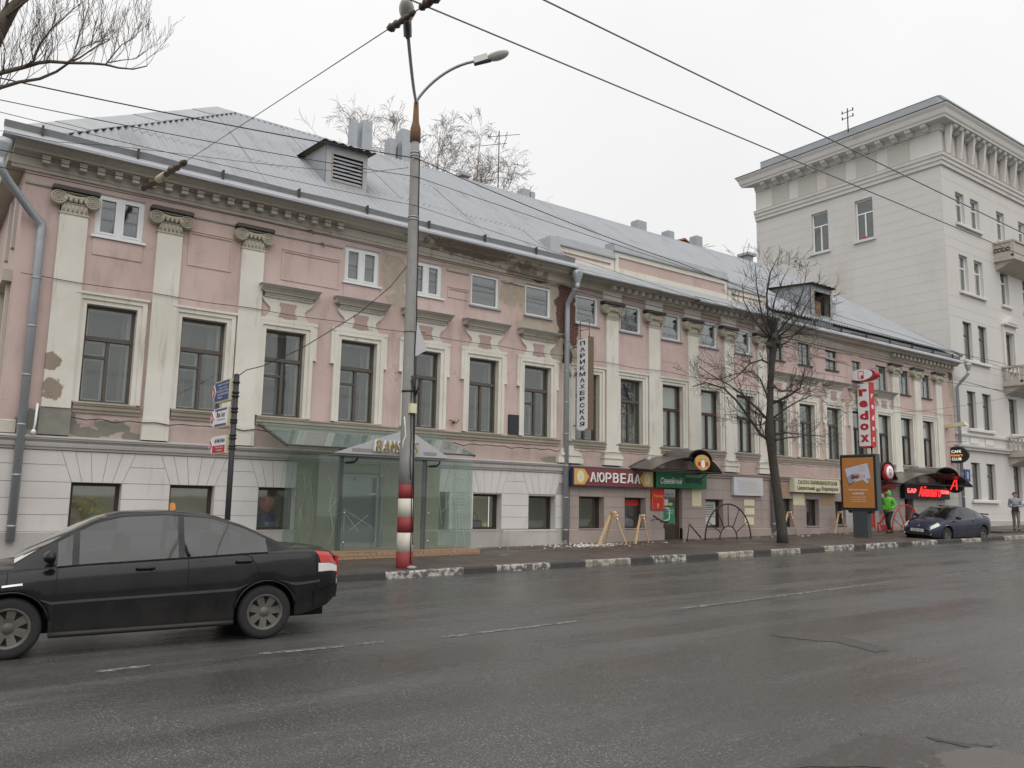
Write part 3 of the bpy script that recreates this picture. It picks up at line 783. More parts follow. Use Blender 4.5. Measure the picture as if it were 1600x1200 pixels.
# ---- windows
def bars(lst, m_, name, smooth=False):
    b = MB()
    for q in lst: b.box(*q)
    return b.mesh(name, m_)
def frame_list(w, h, t, y0, y1):
    return [(-w / 2, -w / 2 + t, y0, y1, 0, h), (w / 2 - t, w / 2, y0, y1, 0, h), (-w / 2 + t, w / 2 - t, y0, y1, 0, t), (-w / 2 + t, w / 2 - t, y0, y1, h - t, h)]
def sub(parent, name, me, loc=(0, 0, 0)):
    o = bpy.data.objects.new(name, me); COL.objects.link(o); o.parent = parent; o.location = loc; WP[o.name] = Vector((0, 0, 0)); return o
WMESH = {}
def old_window(kind):
    """timber casement with a tall top light; kind 0: small vent light left, 1: two plain leaves, 2: brown with white blinds, 3: poster pasted inside"""
    if kind in WMESH: return WMESH[kind]
    w, h, t = MW, MZ1 - MZ0, .06
    tr = h * (.655 if kind < 2 else .60)
    L = frame_list(w, h, t, .13, .21) + [(-w / 2 + t, w / 2 - t, .10, .21, tr - .035, tr + .045), (-.035, .035, .125, .21, t, tr - .035), (-w / 2 + t, w / 2 - t, .11, .15, tr + .045, tr + .06)]
    if kind == 0: L += [(-w / 2 + t, -.035, .13, .21, tr * .72 - .03, tr * .72 + .03)]
    fm = 'old_wood' if kind < 2 else ('brown_frame' if kind == 2 else 'shop_frame')
    fr = bars(L, fm, 'window')
    panes = [(-w / 2 + t, w / 2 - t, tr + .06, h - t)]
    if kind == 0: panes += [(-w / 2 + t, -.035, t, tr * .72 - .03), (-w / 2 + t, -.035, tr * .72 + .03, tr - .035), (.035, w / 2 - t, t, tr - .035)]
    else: panes += [(-w / 2 + t, -.035, t, tr - .035), (.035, w / 2 - t, t, tr - .035)]
    pm = [bars([(a, b, .165, .172, c, d)], 'window_glass', 'pane') for a, b, c, d in panes]
    inner = []
    for a, b, c, d in panes[1:]:
        e = .045; inner += [(a, a + e, .29, .33, c, d), (b - e, b, .29, .33, c, d), (a + e, b - e, .29, .33, c, c + e), (a + e, b - e, .29, .33, d - e, d)]
    a, b, c, d = panes[0]; inner += [(a, a + .05, .29, .33, c, d), (b - .07, b, .29, .33, c, d), (a, b, .29, .33, d - .05, d)]
    im = bars(inner, 'inner_sash', 'inner_sash')
    sill = bars([(-w / 2 - .12, w / 2 + .12, -.10, .13, -.035, .0), (-w / 2, w / 2, .13, .24, -.02, .03)], 'sill_band' if kind < 2 else 'zinc', 'sill')
    extra = None
    if kind == 2: extra = ('blind', bars([(-w / 2 + t, w / 2 - t, .26, .27, tr + .05, h - t), (-w / 2 + t + .02, -.06, .25, .26, t, tr * .97), (.06, w / 2 - t - .02, .25, .26, t, tr * .97)], 'blind_white', 'blind'))
    if kind == 3: extra = ('blind', bars([(-w / 2 + t, w / 2 - t, .26, .27, tr + .05, h - t)], 'sign_grey', 'blind'))
    WMESH[kind] = (fr, pm, im, sill, extra); return WMESH[kind]
def put_window(x, kind, z0=MZ0, curtain=True):
    fr, pm, im, sill, extra = old_window(kind)
    o = link('window', fr, house, (x, D, z0))
    for p_ in pm: sub(o, 'pane', p_)
    if kind < 2: sub(o, 'inner_sash', im)
    sub(o, 'sill', sill)
    if extra: sub(o, extra[0], extra[1])
    if kind < 2 and random.random() < .55:
        w = MW; h = MZ1 - MZ0
        c = MB(); n = 14; k = random.random()
        wdt = random.uniform(.12, .34)
        for s_ in (-1, 1):
            pts = [(s_ * (w / 2 - wdt * t_ / n), .46 + .03 * math.sin(t_ * 1.9 + k * 6)) for t_ in range(n + 1)]
            c.add([(a, b, 0) for a, b in pts] + [(a, b, h) for a, b in pts], [(i, i + 1, i + n + 2, i + n + 1) for i in range(n)])
        sub(o, 'curtain', c.mesh('curtain', 'curtain'))
    if kind == 3:
        q = MB(); q.box(-MW / 2 + .07, MW / 2 - .07, .235, .245, .5, 1.28, 0); q.box(-MW / 2 + .07, MW / 2 - .07, .236, .247, .06, .5, 1)
        q.prism([(-.40, .55), (-.1, .5), (.05, .8), (-.05, 1.15), (-.3, 1.05), (-.2, .85)], .228, .234, 'y', 2); q.prism([(.1, .42), (.42, .42), (.42, .62), (.25, .7)], .226, .233, 'y', 1)
        sub(o, 'poster', q.mesh('poster', ['poster_pale', 'poster_pink', 'sign_white']))
    return o
for i, x in enumerate(AX): put_window(x, [0, 0, 0, 0, 0, 1, 0][i])
put_window(BX[0], 1); put_window(BX[1], 0)
for x in BX[2:5]: put_window(x, 2)
put_window(CX[0], 1); put_window(CX[1], 1); put_window(CX[2], 0); put_window(CX[3], 1)
for x in DX: put_window(x, 3)
# attic windows
def attic_window(x, w, z0, z1, kind):
    h = z1 - z0; t = .075
    if kind in ('double', 'single'):
        L = frame_list(w, h, t, .06, .14); m_ = 'pvc'
        if kind == 'double':
            L += [(-.05, .05, .06, .14, t, h - t)]
            for a, b in ((-w / 2 + t, -.05), (.05, w / 2 - t)):
                e = .045; L += [(a, a + e, .05, .12, t, h - t), (b - e, b, .05, .12, t, h - t), (a + e, b - e, .05, .12, t, t + e), (a + e, b - e, .05, .12, h - t - e, h - t)]
            panes = [(-w / 2 + .12, -.095), (.095, w / 2 - .12)]
        else:
            panes = [(-w / 2 + t, w / 2 - t)]
        zc = (.12, h - .12) if kind == 'double' else (t, h - t)
    else:
        t = .05; L = frame_list(w, h, t, .10, .16) + [(-.025, .025, .10, .16, t, h - t)]; m_ = 'shop_frame'
        panes = [(-w / 2 + t, -.025), (.025, w / 2 - t)]; zc = (t, h - t)
    o = link('attic_window', bars(L, m_, 'attic_window'), house, (x, D, z0))
    for a, b in panes: sub(o, 'pane', bars([(a, b, .105, .112, *zc)], 'attic_glass' if kind != 'dark' else 'window_glass', 'pane'))
    sub(o, 'sill', bars([(-w / 2 - .06, w / 2 + .06, -.07, .10, -.045, .0)], 'pvc' if kind == 'double' else ('zinc' if kind == 'single' else 'dark_metal_edge'), 'sill'))
    if kind == 'dark': sub(o, 'curtain', bars([(-w / 2 + t, w / 2 - t, .3, .31, t, h - t)], 'curtain', 'curtain'))
for i, x in zip((0, 3, 4, 5, 6), MEZ_A): attic_window(x, 1.02, 7.46, 8.45, 'double' if i in (0, 3, 4) else 'single')
for x in BX: attic_window(x, .98, 7.50, 8.46, 'single')
for x in CX[:3]: attic_window(x, .86, 7.5, 8.42, 'dark')
attic_window(CX[3], .7, 7.2, 8.1, 'dark')
for x in DX: attic_window(x, .92, 6.98, 8.12, 'dark')
# shop windows
def shop_window(o_, m_back, frame='shop_frame', t=.07, split=False):
    a, b, c, d, e = o_; w, h = b - a, d - c
    L = frame_list(w, h, t, e - .11, e)
    if split: L += [(-.03, .03, e - .1, e, t, h - t)]
    o = link('shop_window', bars(L, frame, 'shop_window'), house, ((a + b) / 2, D, c))
    sub(o, 'pane', bars([(-w / 2 + t, w / 2 - t, e - .06, e - .053, t, h - t)], 'window_glass', 'pane'))
    sub(o, 'sill', bars([(-w / 2 - .05, w / 2 + .05, -.06, e - .11, -.03, .006)], 'plinth_plaster' if a < 16.9 else 'zinc', 'sill'))
    sub(o, 'display_back', bars([(-w / 2 - .3, w / 2 + .3, e + .55, e + .57, -.2, h + .2), (-w / 2 - .3, w / 2 + .3, e, e + .55, -.02, .02)], m_back, 'display_back'))
    return o
SW = [shop_window(o, 'shop_glow' if i in (0, 1, 5) else 'shop_dim') for i, o in enumerate(gA) if o[3] < 2.2]
SWB = [shop_window(o, 'shop_dim') for o in gB if .9 < o[2]]
# things set out behind the panes
g0 = gA[0]
pot = thing('potted_plant', (AX[0] - .1, D + .5, .97), 'yellow flowering potted plant behind the leftmost shop window', 'plant')
MB().lathe([(.0, 0), (.09, 0), (.12, .18), (.0, .18)], (AX[0] - .1, D + .5, .97), n=10).build('pot', 'tan_ceramic', pot)
b_ = MB()
for k in range(70):
    a = random.uniform(0, 6.28); r = random.uniform(.1, .42); z = random.uniform(.25, .75)
    p0 = Vector((AX[0] - .1, D + .5, 1.12)); p1 = p0 + Vector((math.cos(a) * r, math.sin(a) * r * .35, z * .75))
    b_.tube([p0, p0.lerp(p1, .5) + Vector((0, 0, .08)), p1], [.006, .005, .003], 3)
    q = p1; b_.add([q + Vector((-.04, 0, 0)), q + Vector((0, 0, -.03)), q + Vector((.04, 0, .02)), q + Vector((0, .01, .05))], [(0, 1, 2, 3)])
b_.build('foliage', 'plant_yellow', pot)
tag(MB().disc((AX[2] - .12, 1.62), .19, D + .34, 24).prism([(AX[2] - .31 + .19 + .19 * math.cos(k * .314), 1.62 + .19 * math.sin(k * .314)) for k in range(20)], D + .345, D + .36, 'y').build('display_disc', 'display_red', None, (AX[2] - .12, D + .35, 1.43)), 'round red disc hanging in the shop window left of the glass porch', 'display')
dm = thing('mannequin', (AX[2] - .05, D + .55, .97), 'dark blue dressed bust behind glass beneath the round red disc', 'mannequin')
MB().lathe([(0, 0), (.2, .0), (.24, .16), (.17, .32), (.06, .38), (.05, .42)], (AX[2] - .02, D + .55, .97), n=14).build('torso', 'display_blue', dm)
MB().lathe([(0.045, .40), (.09, .46), (.10, .53), (.07, .60), (0, .62)], (AX[2] - .02, D + .55, .97), n=14).build('head', 'display_pale', dm)
for x, y, z0, z1, txt_ in [(11.28 + 1.0, D + .38, 1.02, 1.9, 'slim vertical light tube inside the shop window behind the glass porch'), (14.18, D + .38, 1.0, 1.88, 'slim vertical light tube in the shop window beside the porch')]:
    tag(MB().tube([(x, y, z0), (x, y, z1)], .012, 8).build('light_tube', 'led_white', None, (x, y, z0)), txt_, 'lamp')
hb = thing('handbag', (13.75, D + .5, .95), 'dark handbag on the display shelf right of the glass porch', 'handbag')
MB().prism([(13.52, .96), (14.0, .96), (13.96, 1.18), (13.6, 1.22)], D + .42, D + .58).build('body', 'bag_dark', hb)
MB().tube([(13.62, D + .5, 1.2), (13.64, D + .5, 1.34), (13.76, D + .5, 1.40), (13.86, D + .5, 1.3), (13.88, D + .5, 1.18)], .012, 6).build('handle', 'bag_dark', hb)
tag(MB().lathe([(0, 0), (.07, .02), (.09, .07), (.06, .13), (0, .15)], (14.05, D + .42, .96), n=12).build('yellow_ball', 'sign_yellow', None, (14.05, D + .42, .96)), 'small yellow ball on the display shelf beside the handbag', 'ball')
tag(MB().lathe([(0, 0), (.05, .0), (.02, .04), (.02, .42), (.08, .44), (.06, .58), (0, .6)], (5.25, D + .42, .98), n=12).build('display_lamp', 'lamp_warm', None, (5.25, D + .42, .98)), 'glowing orange lamp in the second shop window from the left', 'lamp')
tag(MB().lathe([(0, 0), (.2, .0), (.22, .2), (.12, .36), (0, .4)], (5.62, D + .5, .97), n=16).build('display_vase', 'sign_navy', None, (5.62, D + .5, .97)), 'round blue vase beside the glowing orange lamp', 'vase')
a, b = P(977, 790, D + .26), P(998, 781, D + .26)
tag(MB().box(a.x, b.x, D + .262, D + .275, a.z, b.z, 0).build('window_notice', ['sign_red'], None, (a.x, D + .26, a.z)), 'red notice strip inside the window under the maroon shop sign', 'notice')
tag(MB().lathe([(0, 0), (.16, .0), (.2, .25), (.14, .5), (.05, .56), (.07, .62), (.05, .70), (0, .72)], (19.72, D + .5, .95), n=14).build('display_figure', 'display_blue', None, (19.72, D + .5, .95)), 'blue display figure standing behind the red notice strip', 'display')
xb = 23.76
q = MB(); q.box(xb - .33, xb + .35, D + .228, D + .236, 1.35, 1.88, 0); q.box(xb - .22, xb + .33, D + .218, D + .226, 1.05, 1.33, 0)
for k in range(5): q.box(xb - .25, xb + .25, D + .214, D + .217, 1.42 + k * .08, 1.44 + k * .08, 1)
tag(q.build('paper_notice', ['paper', 'sign_ink'], None, (xb, D + .22, 1.05)), 'white paper notice in the window behind the arched railing', 'notice')
q = MB()
for k, (pa, pb) in enumerate([((1162, 781), (1178, 790)), ((1163, 794), (1178, 804)), ((1163, 808), (1177, 820))]):
    a, b = P(pa[0], pb[1]), P(pb[0], pa[1]); q.box(a.x, b.x, D - .022, D - .013, a.z, b.z)
tag(q.build('faded_bill', 'sign_cream', None, (25.3, D, 1.2)), 'faded yellowish bills pasted on the wall beside the tree trunk', 'poster')
# ---- pilasters and capitals
def capital_mesh(w):
    b = MB(); s = w / .56
    z0, z1 = 7.79 - 7.79, 8.40 - 7.79
    # neck with flutes
    b.box(-.30 * s, .30 * s, -.13, 0, 0, .035)
    b.box(-.26 * s, .26 * s, -.125, 0, .035, .235)
    for k in range(6):
        x = (-.225 + k * .09) * s
        b.tube([(x, -.128, .06), (x, -.128, .21)], .022 * s, 6)
    b.box(-.29 * s, .29 * s, -.14, 0, .235, .262)
    # egg roll
    for k in range(5):
        x = (-.2 + k * .1) * s
        b.lathe([(0, -.07), (.035, -.05), (.045, 0), (.03, .05), (0, .065)], (x, -.16, .325), n=8)
    b.tube([(-.2 * s, -.12, .40), (-.1 * s, -.15, .375), (0, -.16, .37), (.1 * s, -.15, .375), (.2 * s, -.12, .40)], [.06, .05, .045, .05, .06], 8)
    b.tube([(-.25 * s, -.15, .47), (.25 * s, -.15, .47)], .022, 6)
    # volutes: rings of a scroll round an eye
    for sg in (-1, 1):
        cx, cz = sg * .335 * s, .335
        b.lathe([(0, -.17), (.15, -.165), (.165, -.12), (.165, 0)], (cx, 0, cz), 'y', 22)
        for r, t in ((.14, .02), (.095, .017), (.052, .014)):
            ring = []
            n = 18
            for k in range(n + 1):
                w_ = 2 * math.pi * k / n; ring.append((cx + r * math.cos(w_), -.178, cz + r * math.sin(w_)))
            b.tube(ring, t, 5, caps=False)
        b.lathe([(.02, -.16), (.03, -.195), (0, -.205)], (cx, 0, cz), 'y', 10)
    return b.mesh('capital', 'capital_plaster')
CAPM = capital_mesh(.56)
ABAC = MB().box(-.47, .47, -.24, .02, .50, .575).box(-.44, .44, -.20, .02, .575, .60).mesh('abacus', 'dark_metal_edge')
BASEM = MB()
for o_, z0, z1, hw in ((.16, 0, .16, .40), (.14, .16, .21, .38), (.18, .21, .30, .42), (.14, .30, .34, .37), (.15, .34, .41, .39), (.12, .41, .48, .33)):
    BASEM.box(-hw, hw, -o_, .01, z0, z1)
BASEM = BASEM.mesh('pilaster_base', 'cream_paint')
BLK = MB().box(-.42, .42, -.10, .01, 0, .36).box(-.44, .44, -.12, .01, .30, .345).mesh('impost_block', 'cream_paint')
def pilaster(x, w, z0, zc, base=True, impost=False):
    m = MB(); m.box(-w / 2, w / 2, -.11, .005, z0, zc)
    o = link('pilaster', m.mesh('pilaster', 'cream_paint', (0, 0, z0)), house, (x, D, z0))
    c = sub(o, 'capital', CAPM, (0, 0, zc - z0)); a = sub(o, 'abacus', ABAC, (0, 0, zc - z0))
    if base: sub(o, 'pilaster_base', BASEM, (0, 0, 0))
    if impost: sub(o, 'impost_block', BLK, (0, 0, zc - z0 + .605))
    return o
for x, z0 in ((2.60, 3.55), (4.62, 2.96), (6.59, 2.96)): pilaster(x, .56, z0, 7.79, False)
for x in (4.62, 6.59): MB().box(x - .29, x + .29, D - .125, D, 2.96, 3.45).build('pilaster_plinth', 'cream_paint', house)
MB().box(2.3, 2.9, D - .09, D, 2.97, 3.548).build('bare_pedestal', 'grey_render', house)
for x in (18.70, 20.68, 22.66, 24.64, 26.62): pilaster(x, .54, 2.97, 7.79, True, True)
for x in (36.3, 38.22, 40.2): pilaster(x, .56, 2.97, 7.72, True, False)
# the flat strip beside the middle downpipe
MB().box(16.62, 17.08, D - .06, D, 3.4, 6.1).build('flat_strip', 'cream_paint', house)
m = MB()
for hw, o_, z0, z1 in ((.5, .16, 2.97, 3.12), (.46, .13, 3.12, 3.2), (.42, .17, 3.2, 3.3), (.36, .12, 3.3, 3.42)): m.box(16.9 - hw, 16.9 + hw, D - o_, D, z0, z1)
m.build('pilaster_base', 'cream_paint', house)

# ---- window surrounds
def surround_mesh(ears):
    b = MB(); w = MW / 2
    for o_, t0, t1 in ((.05, .0, .10), (.085, .10, .20)):
        top = MZ1 - MZ0
        b.box(-w - t1, -w - t0, -o_, .01, 0, top + t1); b.box(w + t0, w + t1, -o_, .01, 0, top + t1)
        b.box(-w - t0, w + t0, -o_, .01, top + t0, top + t1)
    top = MZ1 - MZ0
    if ears:
        for sg in (-1, 1):
            xa, xb = sorted((sg * (w + .20), sg * (w + .29))); b.box(xa, xb, -.07, .01, top - .62, top + .22)
            b.box(xa - .01, xb + .01, -.09, .01, top - .68, top - .62)
        b.box(-w - .29, w + .29, -.09, .01, top + .20, top + .285)
    else:
        b.box(-w - .23, w + .23, -.12, .01, top + .20, top + .255)
    return b.mesh('window_surround', 'cream_paint')
SUR0, SUR1 = surround_mesh(False), surround_mesh(True)
def hood_parts():
    pts = []
    z0, z1 = .285, .80
    def side(s_):
        out_ = []
        for k in range(9):
            t = k / 8; z = z0 + (z1 - z0) * t
            x = .58 - .13 * math.sin(math.pi * min(1, t * 1.25)) + (.10 * max(0, t - .55) / .45)
            out_.append((s_ * x, z))
        return out_
    r = side(1); l = side(-1)[::-1]
    panel = MB().prism(r + l, -.055, .01, 'y').mesh('hood_panel', 'cream_paint')
    ins = [(-.20, .70), (.20, .70), (.23, .66), (.18, .56), (.19, .45), (.25, .34), (.10, .32), (0, .25), (-.10, .32), (-.25, .34), (-.19, .45), (-.18, .56), (-.23, .66)]
    inset = MB().prism(ins[::-1], -.068, -.05, 'y').mesh('hood_inset', 'sienna_inset')
    c = MB(); c.box(-.62, .62, -.10, .01, .80, .845)
    for k in range(26): c.box(-.60 + k * .047, -.573 + k * .047, -.13, -.09, .845, .895)
    c.box(-.62, .62, -.105, .01, .845, .905); c.box(-.66, .66, -.16, .01, .905, .93)
    c.prism([(-.16, .93), (-.22, .99), (-.30, 1.03), (-.33, 1.06), (.01, 1.06), (.01, .93)], -.76, .76, 'x')
    cor = c.mesh('hood_cornice', 'cornice_paint')
    lid = MB().prism([(-.35, 1.062), (-.35, 1.078), (.01, 1.13), (.01, 1.062)], -.79, .79, 'x').mesh('hood_flashing', 'zinc')
    return panel, inset, cor, lid
HP = hood_parts()
def hood(x, dz=0.0):
    o = link('window_hood', HP[0], house, (x, D, MZ1 + dz)); sub(o, 'hood_inset', HP[1]); sub(o, 'hood_cornice', HP[2]); sub(o, 'hood_flashing', HP[3])
for i, x in enumerate(AX):
    link('window_surround', SUR1 if i >= 2 else SUR0, house, (x, D, MZ0))
    if i >= 2: hood(x)
for x in BX: link('window_surround', SUR0, house, (x, D, MZ0))
for x in CX: link('window_surround', SUR1, house, (x, D, MZ0)); hood(x)
link('window_surround', SUR1, house, (DX[0], D, MZ0)); hood(DX[0], -.05)
for x in DX[1:]: link('window_surround', SUR0, house, (x, D, MZ0))
# sill band
def sill_band(x0, x1):
    mould('sill_band', [(-.01, 3.48), (.04, 3.48), (.05, 3.53), (.09, 3.56), (.10, 3.62), (.13, 3.645), (.14, 3.67), (-.01, 3.685)], x0, x1, 'sill_band')
for a, b in ((2.92, 4.28), (4.94, 6.26), (6.92, 16.5)): sill_band(a, b)
for x in BX: sill_band(x - .78, x + .78)
sill_band(27.0, 35.95)
for x in DX[1:]: sill_band(x - .7, x + .7)
# fine mouldings and sunk panels between the pilasters
def hmould(x0, x1, z, m_='cornice_paint', o_=.045, t=.05):
    mould('string_moulding', [(-.01, z), (o_, z), (o_ + .02, z + t), (-.01, z + t + .012)], x0, x1, m_)
for a, b in ((1.62, 2.14), (5.1, 6.12), (7.07, 9.0), (12.25, 13.02), (14.2, 15.05), (28.1, 29.0), (29.97, 33.0), (33.6, 36.0)): hmould(a, b, 8.33)
for x0, x1, z0, z1 in ((5.06, 6.10, 7.15, 7.98), (7.35, 8.95, 7.2, 7.98), (30.1, 32.6, 7.3, 7.98), (12.3, 13.05, 7.55, 7.85)):
    b = MB(); t = .05
    b.box(x0, x1, D - .025, D, z1 - t, z1); b.box(x0, x1, D - .045, D, z1, z1 + .03); b.box(x0, x0 + t, D - .02, D, z0, z1 - t); b.box(x1 - t, x1, D - .02, D, z0, z1 - t); b.box(x0 + t, x1 - t, D - .02, D, z0, z0 + t)
    b.build('sunk_panel', 'pink_plaster', house)
for x in (AX[0], AX[3], AX[4]): MB().box(x - .52, x + .52, D - .022, D, 7.02, 7.40).build('apron_panel', 'pink_plaster', house)
# ---- cornice
cprof = [(-.01, 8.62), (.05, 8.62), (.06, 8.68), (.09, 8.70), (.09, 8.90), (.13, 8.93), (.34, 8.945), (.35, 9.0), (.42, 9.03), (.50, 9.09), (.52, 9.11), (-.01, 9.12)]
mould('cornice', cprof, XL - .28, 16.95, 'cornice_paint')
mould('cornice', [(o_, z - .15) for o_, z in cprof], 27.0, XR - .02, 'cornice_paint')
mould('cornice', [(-.01, 8.70), (.10, 8.70), (.11, 8.74), (.15, 8.77), (.15, 8.90), (.19, 8.92), (.55, 8.93), (.60, 8.95), (.62, 8.97), (-.01, 9.3)], 16.95, 26.98, 'cornice_paint')
DENT = MB().box(-.075, .075, -.20, 0, 0, .15).box(-.085, .085, -.215, 0, .13, .16).mesh('modillion', 'cornice_paint')
DENTC = MB().box(-.075, .075, -.20, 0, 0, .14).mesh('modillion', 'cream_paint')
x = 1.95
while x < 9.0: link('modillion', DENT, house, (x, D - .09, 8.765)); x += .36
x = 18.6
while x < 26.7: link('modillion', DENTC, house, (x, D - .14, 8.775)); x += .33
x = 36.0
while x < 41.4: link('modillion', DENT, house, (x, D - .085, 8.60)); x += .36
# ---- roof
roof = link('roof', None, house, (20, 25, 9))
L_SL = math.hypot(RID_Y - EAVE_Y, RID_Z - EAVE_Z); UY, UZ = (RID_Y - EAVE_Y) / L_SL, (RID_Z - EAVE_Z) / L_SL
RX0, RX1, HX0, HX1 = 1.10, 41.84, 7.4, 36.0
def RP(px, py, lift=0.0):               # sight line meets the front slope
    v = ray(px, py); n = Vector((0, -UZ, UY)); p0 = Vector((0, EAVE_Y, EAVE_Z + lift)); v = Vector(v)
    t = (p0 - Vector((0, 0, H))).dot(n) / v.dot(n)
    return v * t + Vector((0, 0, H))
mb = MB()
bk = 31.6
mb.add([(RX0 + .15, EAVE_Y + .2, EAVE_Z + .02), (RX1, EAVE_Y + .2, EAVE_Z + .02), (HX1, RID_Y, RID_Z - .08), (HX0, RID_Y, RID_Z - .08), (RX0 + .15, bk, EAVE_Z), (RX1, bk, EAVE_Z)],
       [(0, 1, 2, 3), (4, 3, 2, 5), (4, 0, 3), (1, 5, 2), (0, 4, 5, 1)])
mb.build('roof_deck', 'zinc', roof)
WAVE, AMP = .19, .046
NW = 6; CW = WAVE * NW
ncourse = 3; CL = L_SL / ncourse
proto = {}
def tmax(x):
    a = L_SL * (x - 1.75) / (7.25 - 1.75); b = L_SL * (RX1 - x) / (RX1 - HX1)
    return max(0, min(L_SL, a, b))
def tmin(x):
    return 1.35 if 16.55 < x < 27.05 else .40
col = 0; x = RX0
while x < RX1 - .35:
    for c in range(ncourse):
        t0, t1 = c * CL - (.10 if c else 0), (c + 1) * CL
        xs = np.linspace(x, min(x + CW, RX1), NW * 4 + 1)
        lo = [max(t0, tmin(q)) for q in xs]; hi = [min(t1, tmax(q)) for q in xs]
        if all(h - l < .02 for l, h in zip(lo, hi)): continue
        full = all(abs(h - t1) < 1e-6 for h in hi) and all(abs(l - t0) < 1e-6 for l in lo)
        lift = .052 + .003 * (c % 2) + .004 * (col % 2)
        jit = random.uniform(-.006, .006)
        if full and (c, col % 2) in proto:
            link('roof_sheet', proto[(c, col % 2)], roof, (x, EAVE_Y, EAVE_Z + jit)); continue
        vs = []
        for k, q in enumerate(xs):
            h = AMP * math.sin(2 * math.pi * k / 4) + lift
            for t in (lo[k], max(lo[k], hi[k])):
                ll = h + (.006 if t == lo[k] else 0)
                vs.append((q - x, t * UY - ll * UZ, t * UZ + ll * UY))
        n = len(xs)
        fs = [(2 * i, 2 * i + 2, 2 * i + 3, 2 * i + 1) for i in range(n - 1) if hi[i] > lo[i] + 1e-4 or hi[i + 1] > lo[i + 1] + 1e-4]
        b = MB(); b.add(vs, fs, smooth=True); me = b.mesh('roof_sheet', 'roof_slate')
        if full: proto[(c, col % 2)] = me
        link('roof_sheet', me, roof, (x, EAVE_Y, EAVE_Z + jit))
    x += CW; col += 1
# hips and ridge
hipv = (Vector((HX0, RID_Y, RID_Z)) - Vector((RX0, EAVE_Y, EAVE_Z)))
def cap(a, b, w, m_):
    a, b = Vector(a), Vector(b); q = MB()
    q.tube([a + Vector((0, 0, .05)), b + Vector((0, 0, .05))], w, 6); q.build('ridge_cap', m_, roof)
cap((HX0, RID_Y, RID_Z), (HX1, RID_Y, RID_Z), .06, 'zinc')
cap((RX1, EAVE_Y + .1, EAVE_Z + .1), (HX1, RID_Y, RID_Z), .07, 'zinc')
# flat metal trays along the left hip: they lie over the ragged edge of the corrugated sheets
def onroof(x, t, l): return Vector((x, EAVE_Y + t * UY - l * UZ, EAVE_Z + t * UZ + l * UY))
nt_ = 6
for k in range(nt_):
    t0, t1 = max(.42, L_SL * k / nt_), L_SL * (k + 1) / nt_ + (.05 if k < nt_ - 1 else 0)
    hx = lambda t: 1.12 + (6.95 - 1.12) * t / L_SL
    cx_ = lambda t: 1.85 + (7.55 - 1.85) * t / L_SL
    l = .095 + .01 * (k % 2)
    A, B, C_, D_ = onroof(hx(t0), t0, l), onroof(cx_(t0), t0, l), onroof(cx_(t1), t1, l), onroof(hx(t1), t1, l)
    q = MB(); q.quad(A, B, C_, D_); dn = Vector((0, .012, -.02))
    q.quad(B, B + dn, C_ + dn, C_); q.quad(A, D_, D_ + dn * 4, A + dn * 4)
    q.build('metal_tray', 'zinc', roof)
q = MB(); q.quad((RX0, EAVE_Y, EAVE_Z), (RX0, bk, EAVE_Z), (6.95, RID_Y + .05, RID_Z + .07), (6.95, RID_Y, RID_Z + .07)); q.build('left_slope', 'zinc', roof)
# eave strip, upstand gutter and its brackets
def eave(x0, x1, ey, ez, seg=1.9, top='zinc'):
    q = MB()
    q.quad((x0, ey - .03, ez - .005), (x1, ey - .03, ez - .005), (x1, ey + .42, ez + .355), (x0, ey + .42, ez + .355))
    q.quad((x0, ey - .03, ez - .005), (x0, ey - .025, ez - .06), (x1, ey - .025, ez - .06), (x1, ey - .03, ez - .005))
    q.quad((x0, ey - .025, ez - .06), (x0, ey + .55, ez - .02), (x1, ey + .55, ez - .02), (x1, ey - .025, ez - .06))
    q.build('eave_strip', 'zinc_bright', roof)
    g_ = MB(); n = max(2, int((x1 - x0) / .9)); rr = random.Random(3)
    pts = [(x0 + (x1 - x0) * k / n, rr.uniform(-.012, .012), rr.uniform(-.018, .015)) for k in range(n + 1)]
    for (a, d0, e0), (b, d1, e1) in zip(pts[:-1], pts[1:]):
        y = ey + .17; z = ez + .14
        g_.quad((a, y + d0, z), (b, y + d1, z), (b, y + d1 - .05, z + .15 + e1), (a, y + d0 - .05, z + .15 + e0))
        g_.quad((a, y + d0 + .006, z), (a, y + d0 - .044, z + .15 + e0), (b, y + d1 - .044, z + .15 + e1), (b, y + d1 + .006, z))
    g_.build('gutter', 'gutter_grey', roof)
    k = x0 + .7
    while k < x1:
        MB().box(k - .02, k + .02, ey + .06, ey + .12, ez + .12, ez + .33).box(k - .02, k + .02, ey + .06, ey + .34, ez + .31, ez + .33).build('gutter_bracket', 'dark_metal_edge', roof); k += seg
eave(RX0, 16.7, EAVE_Y, EAVE_Z)
eave(27.0, RX1, EAVE_Y + .08, EAVE_Z - .17)
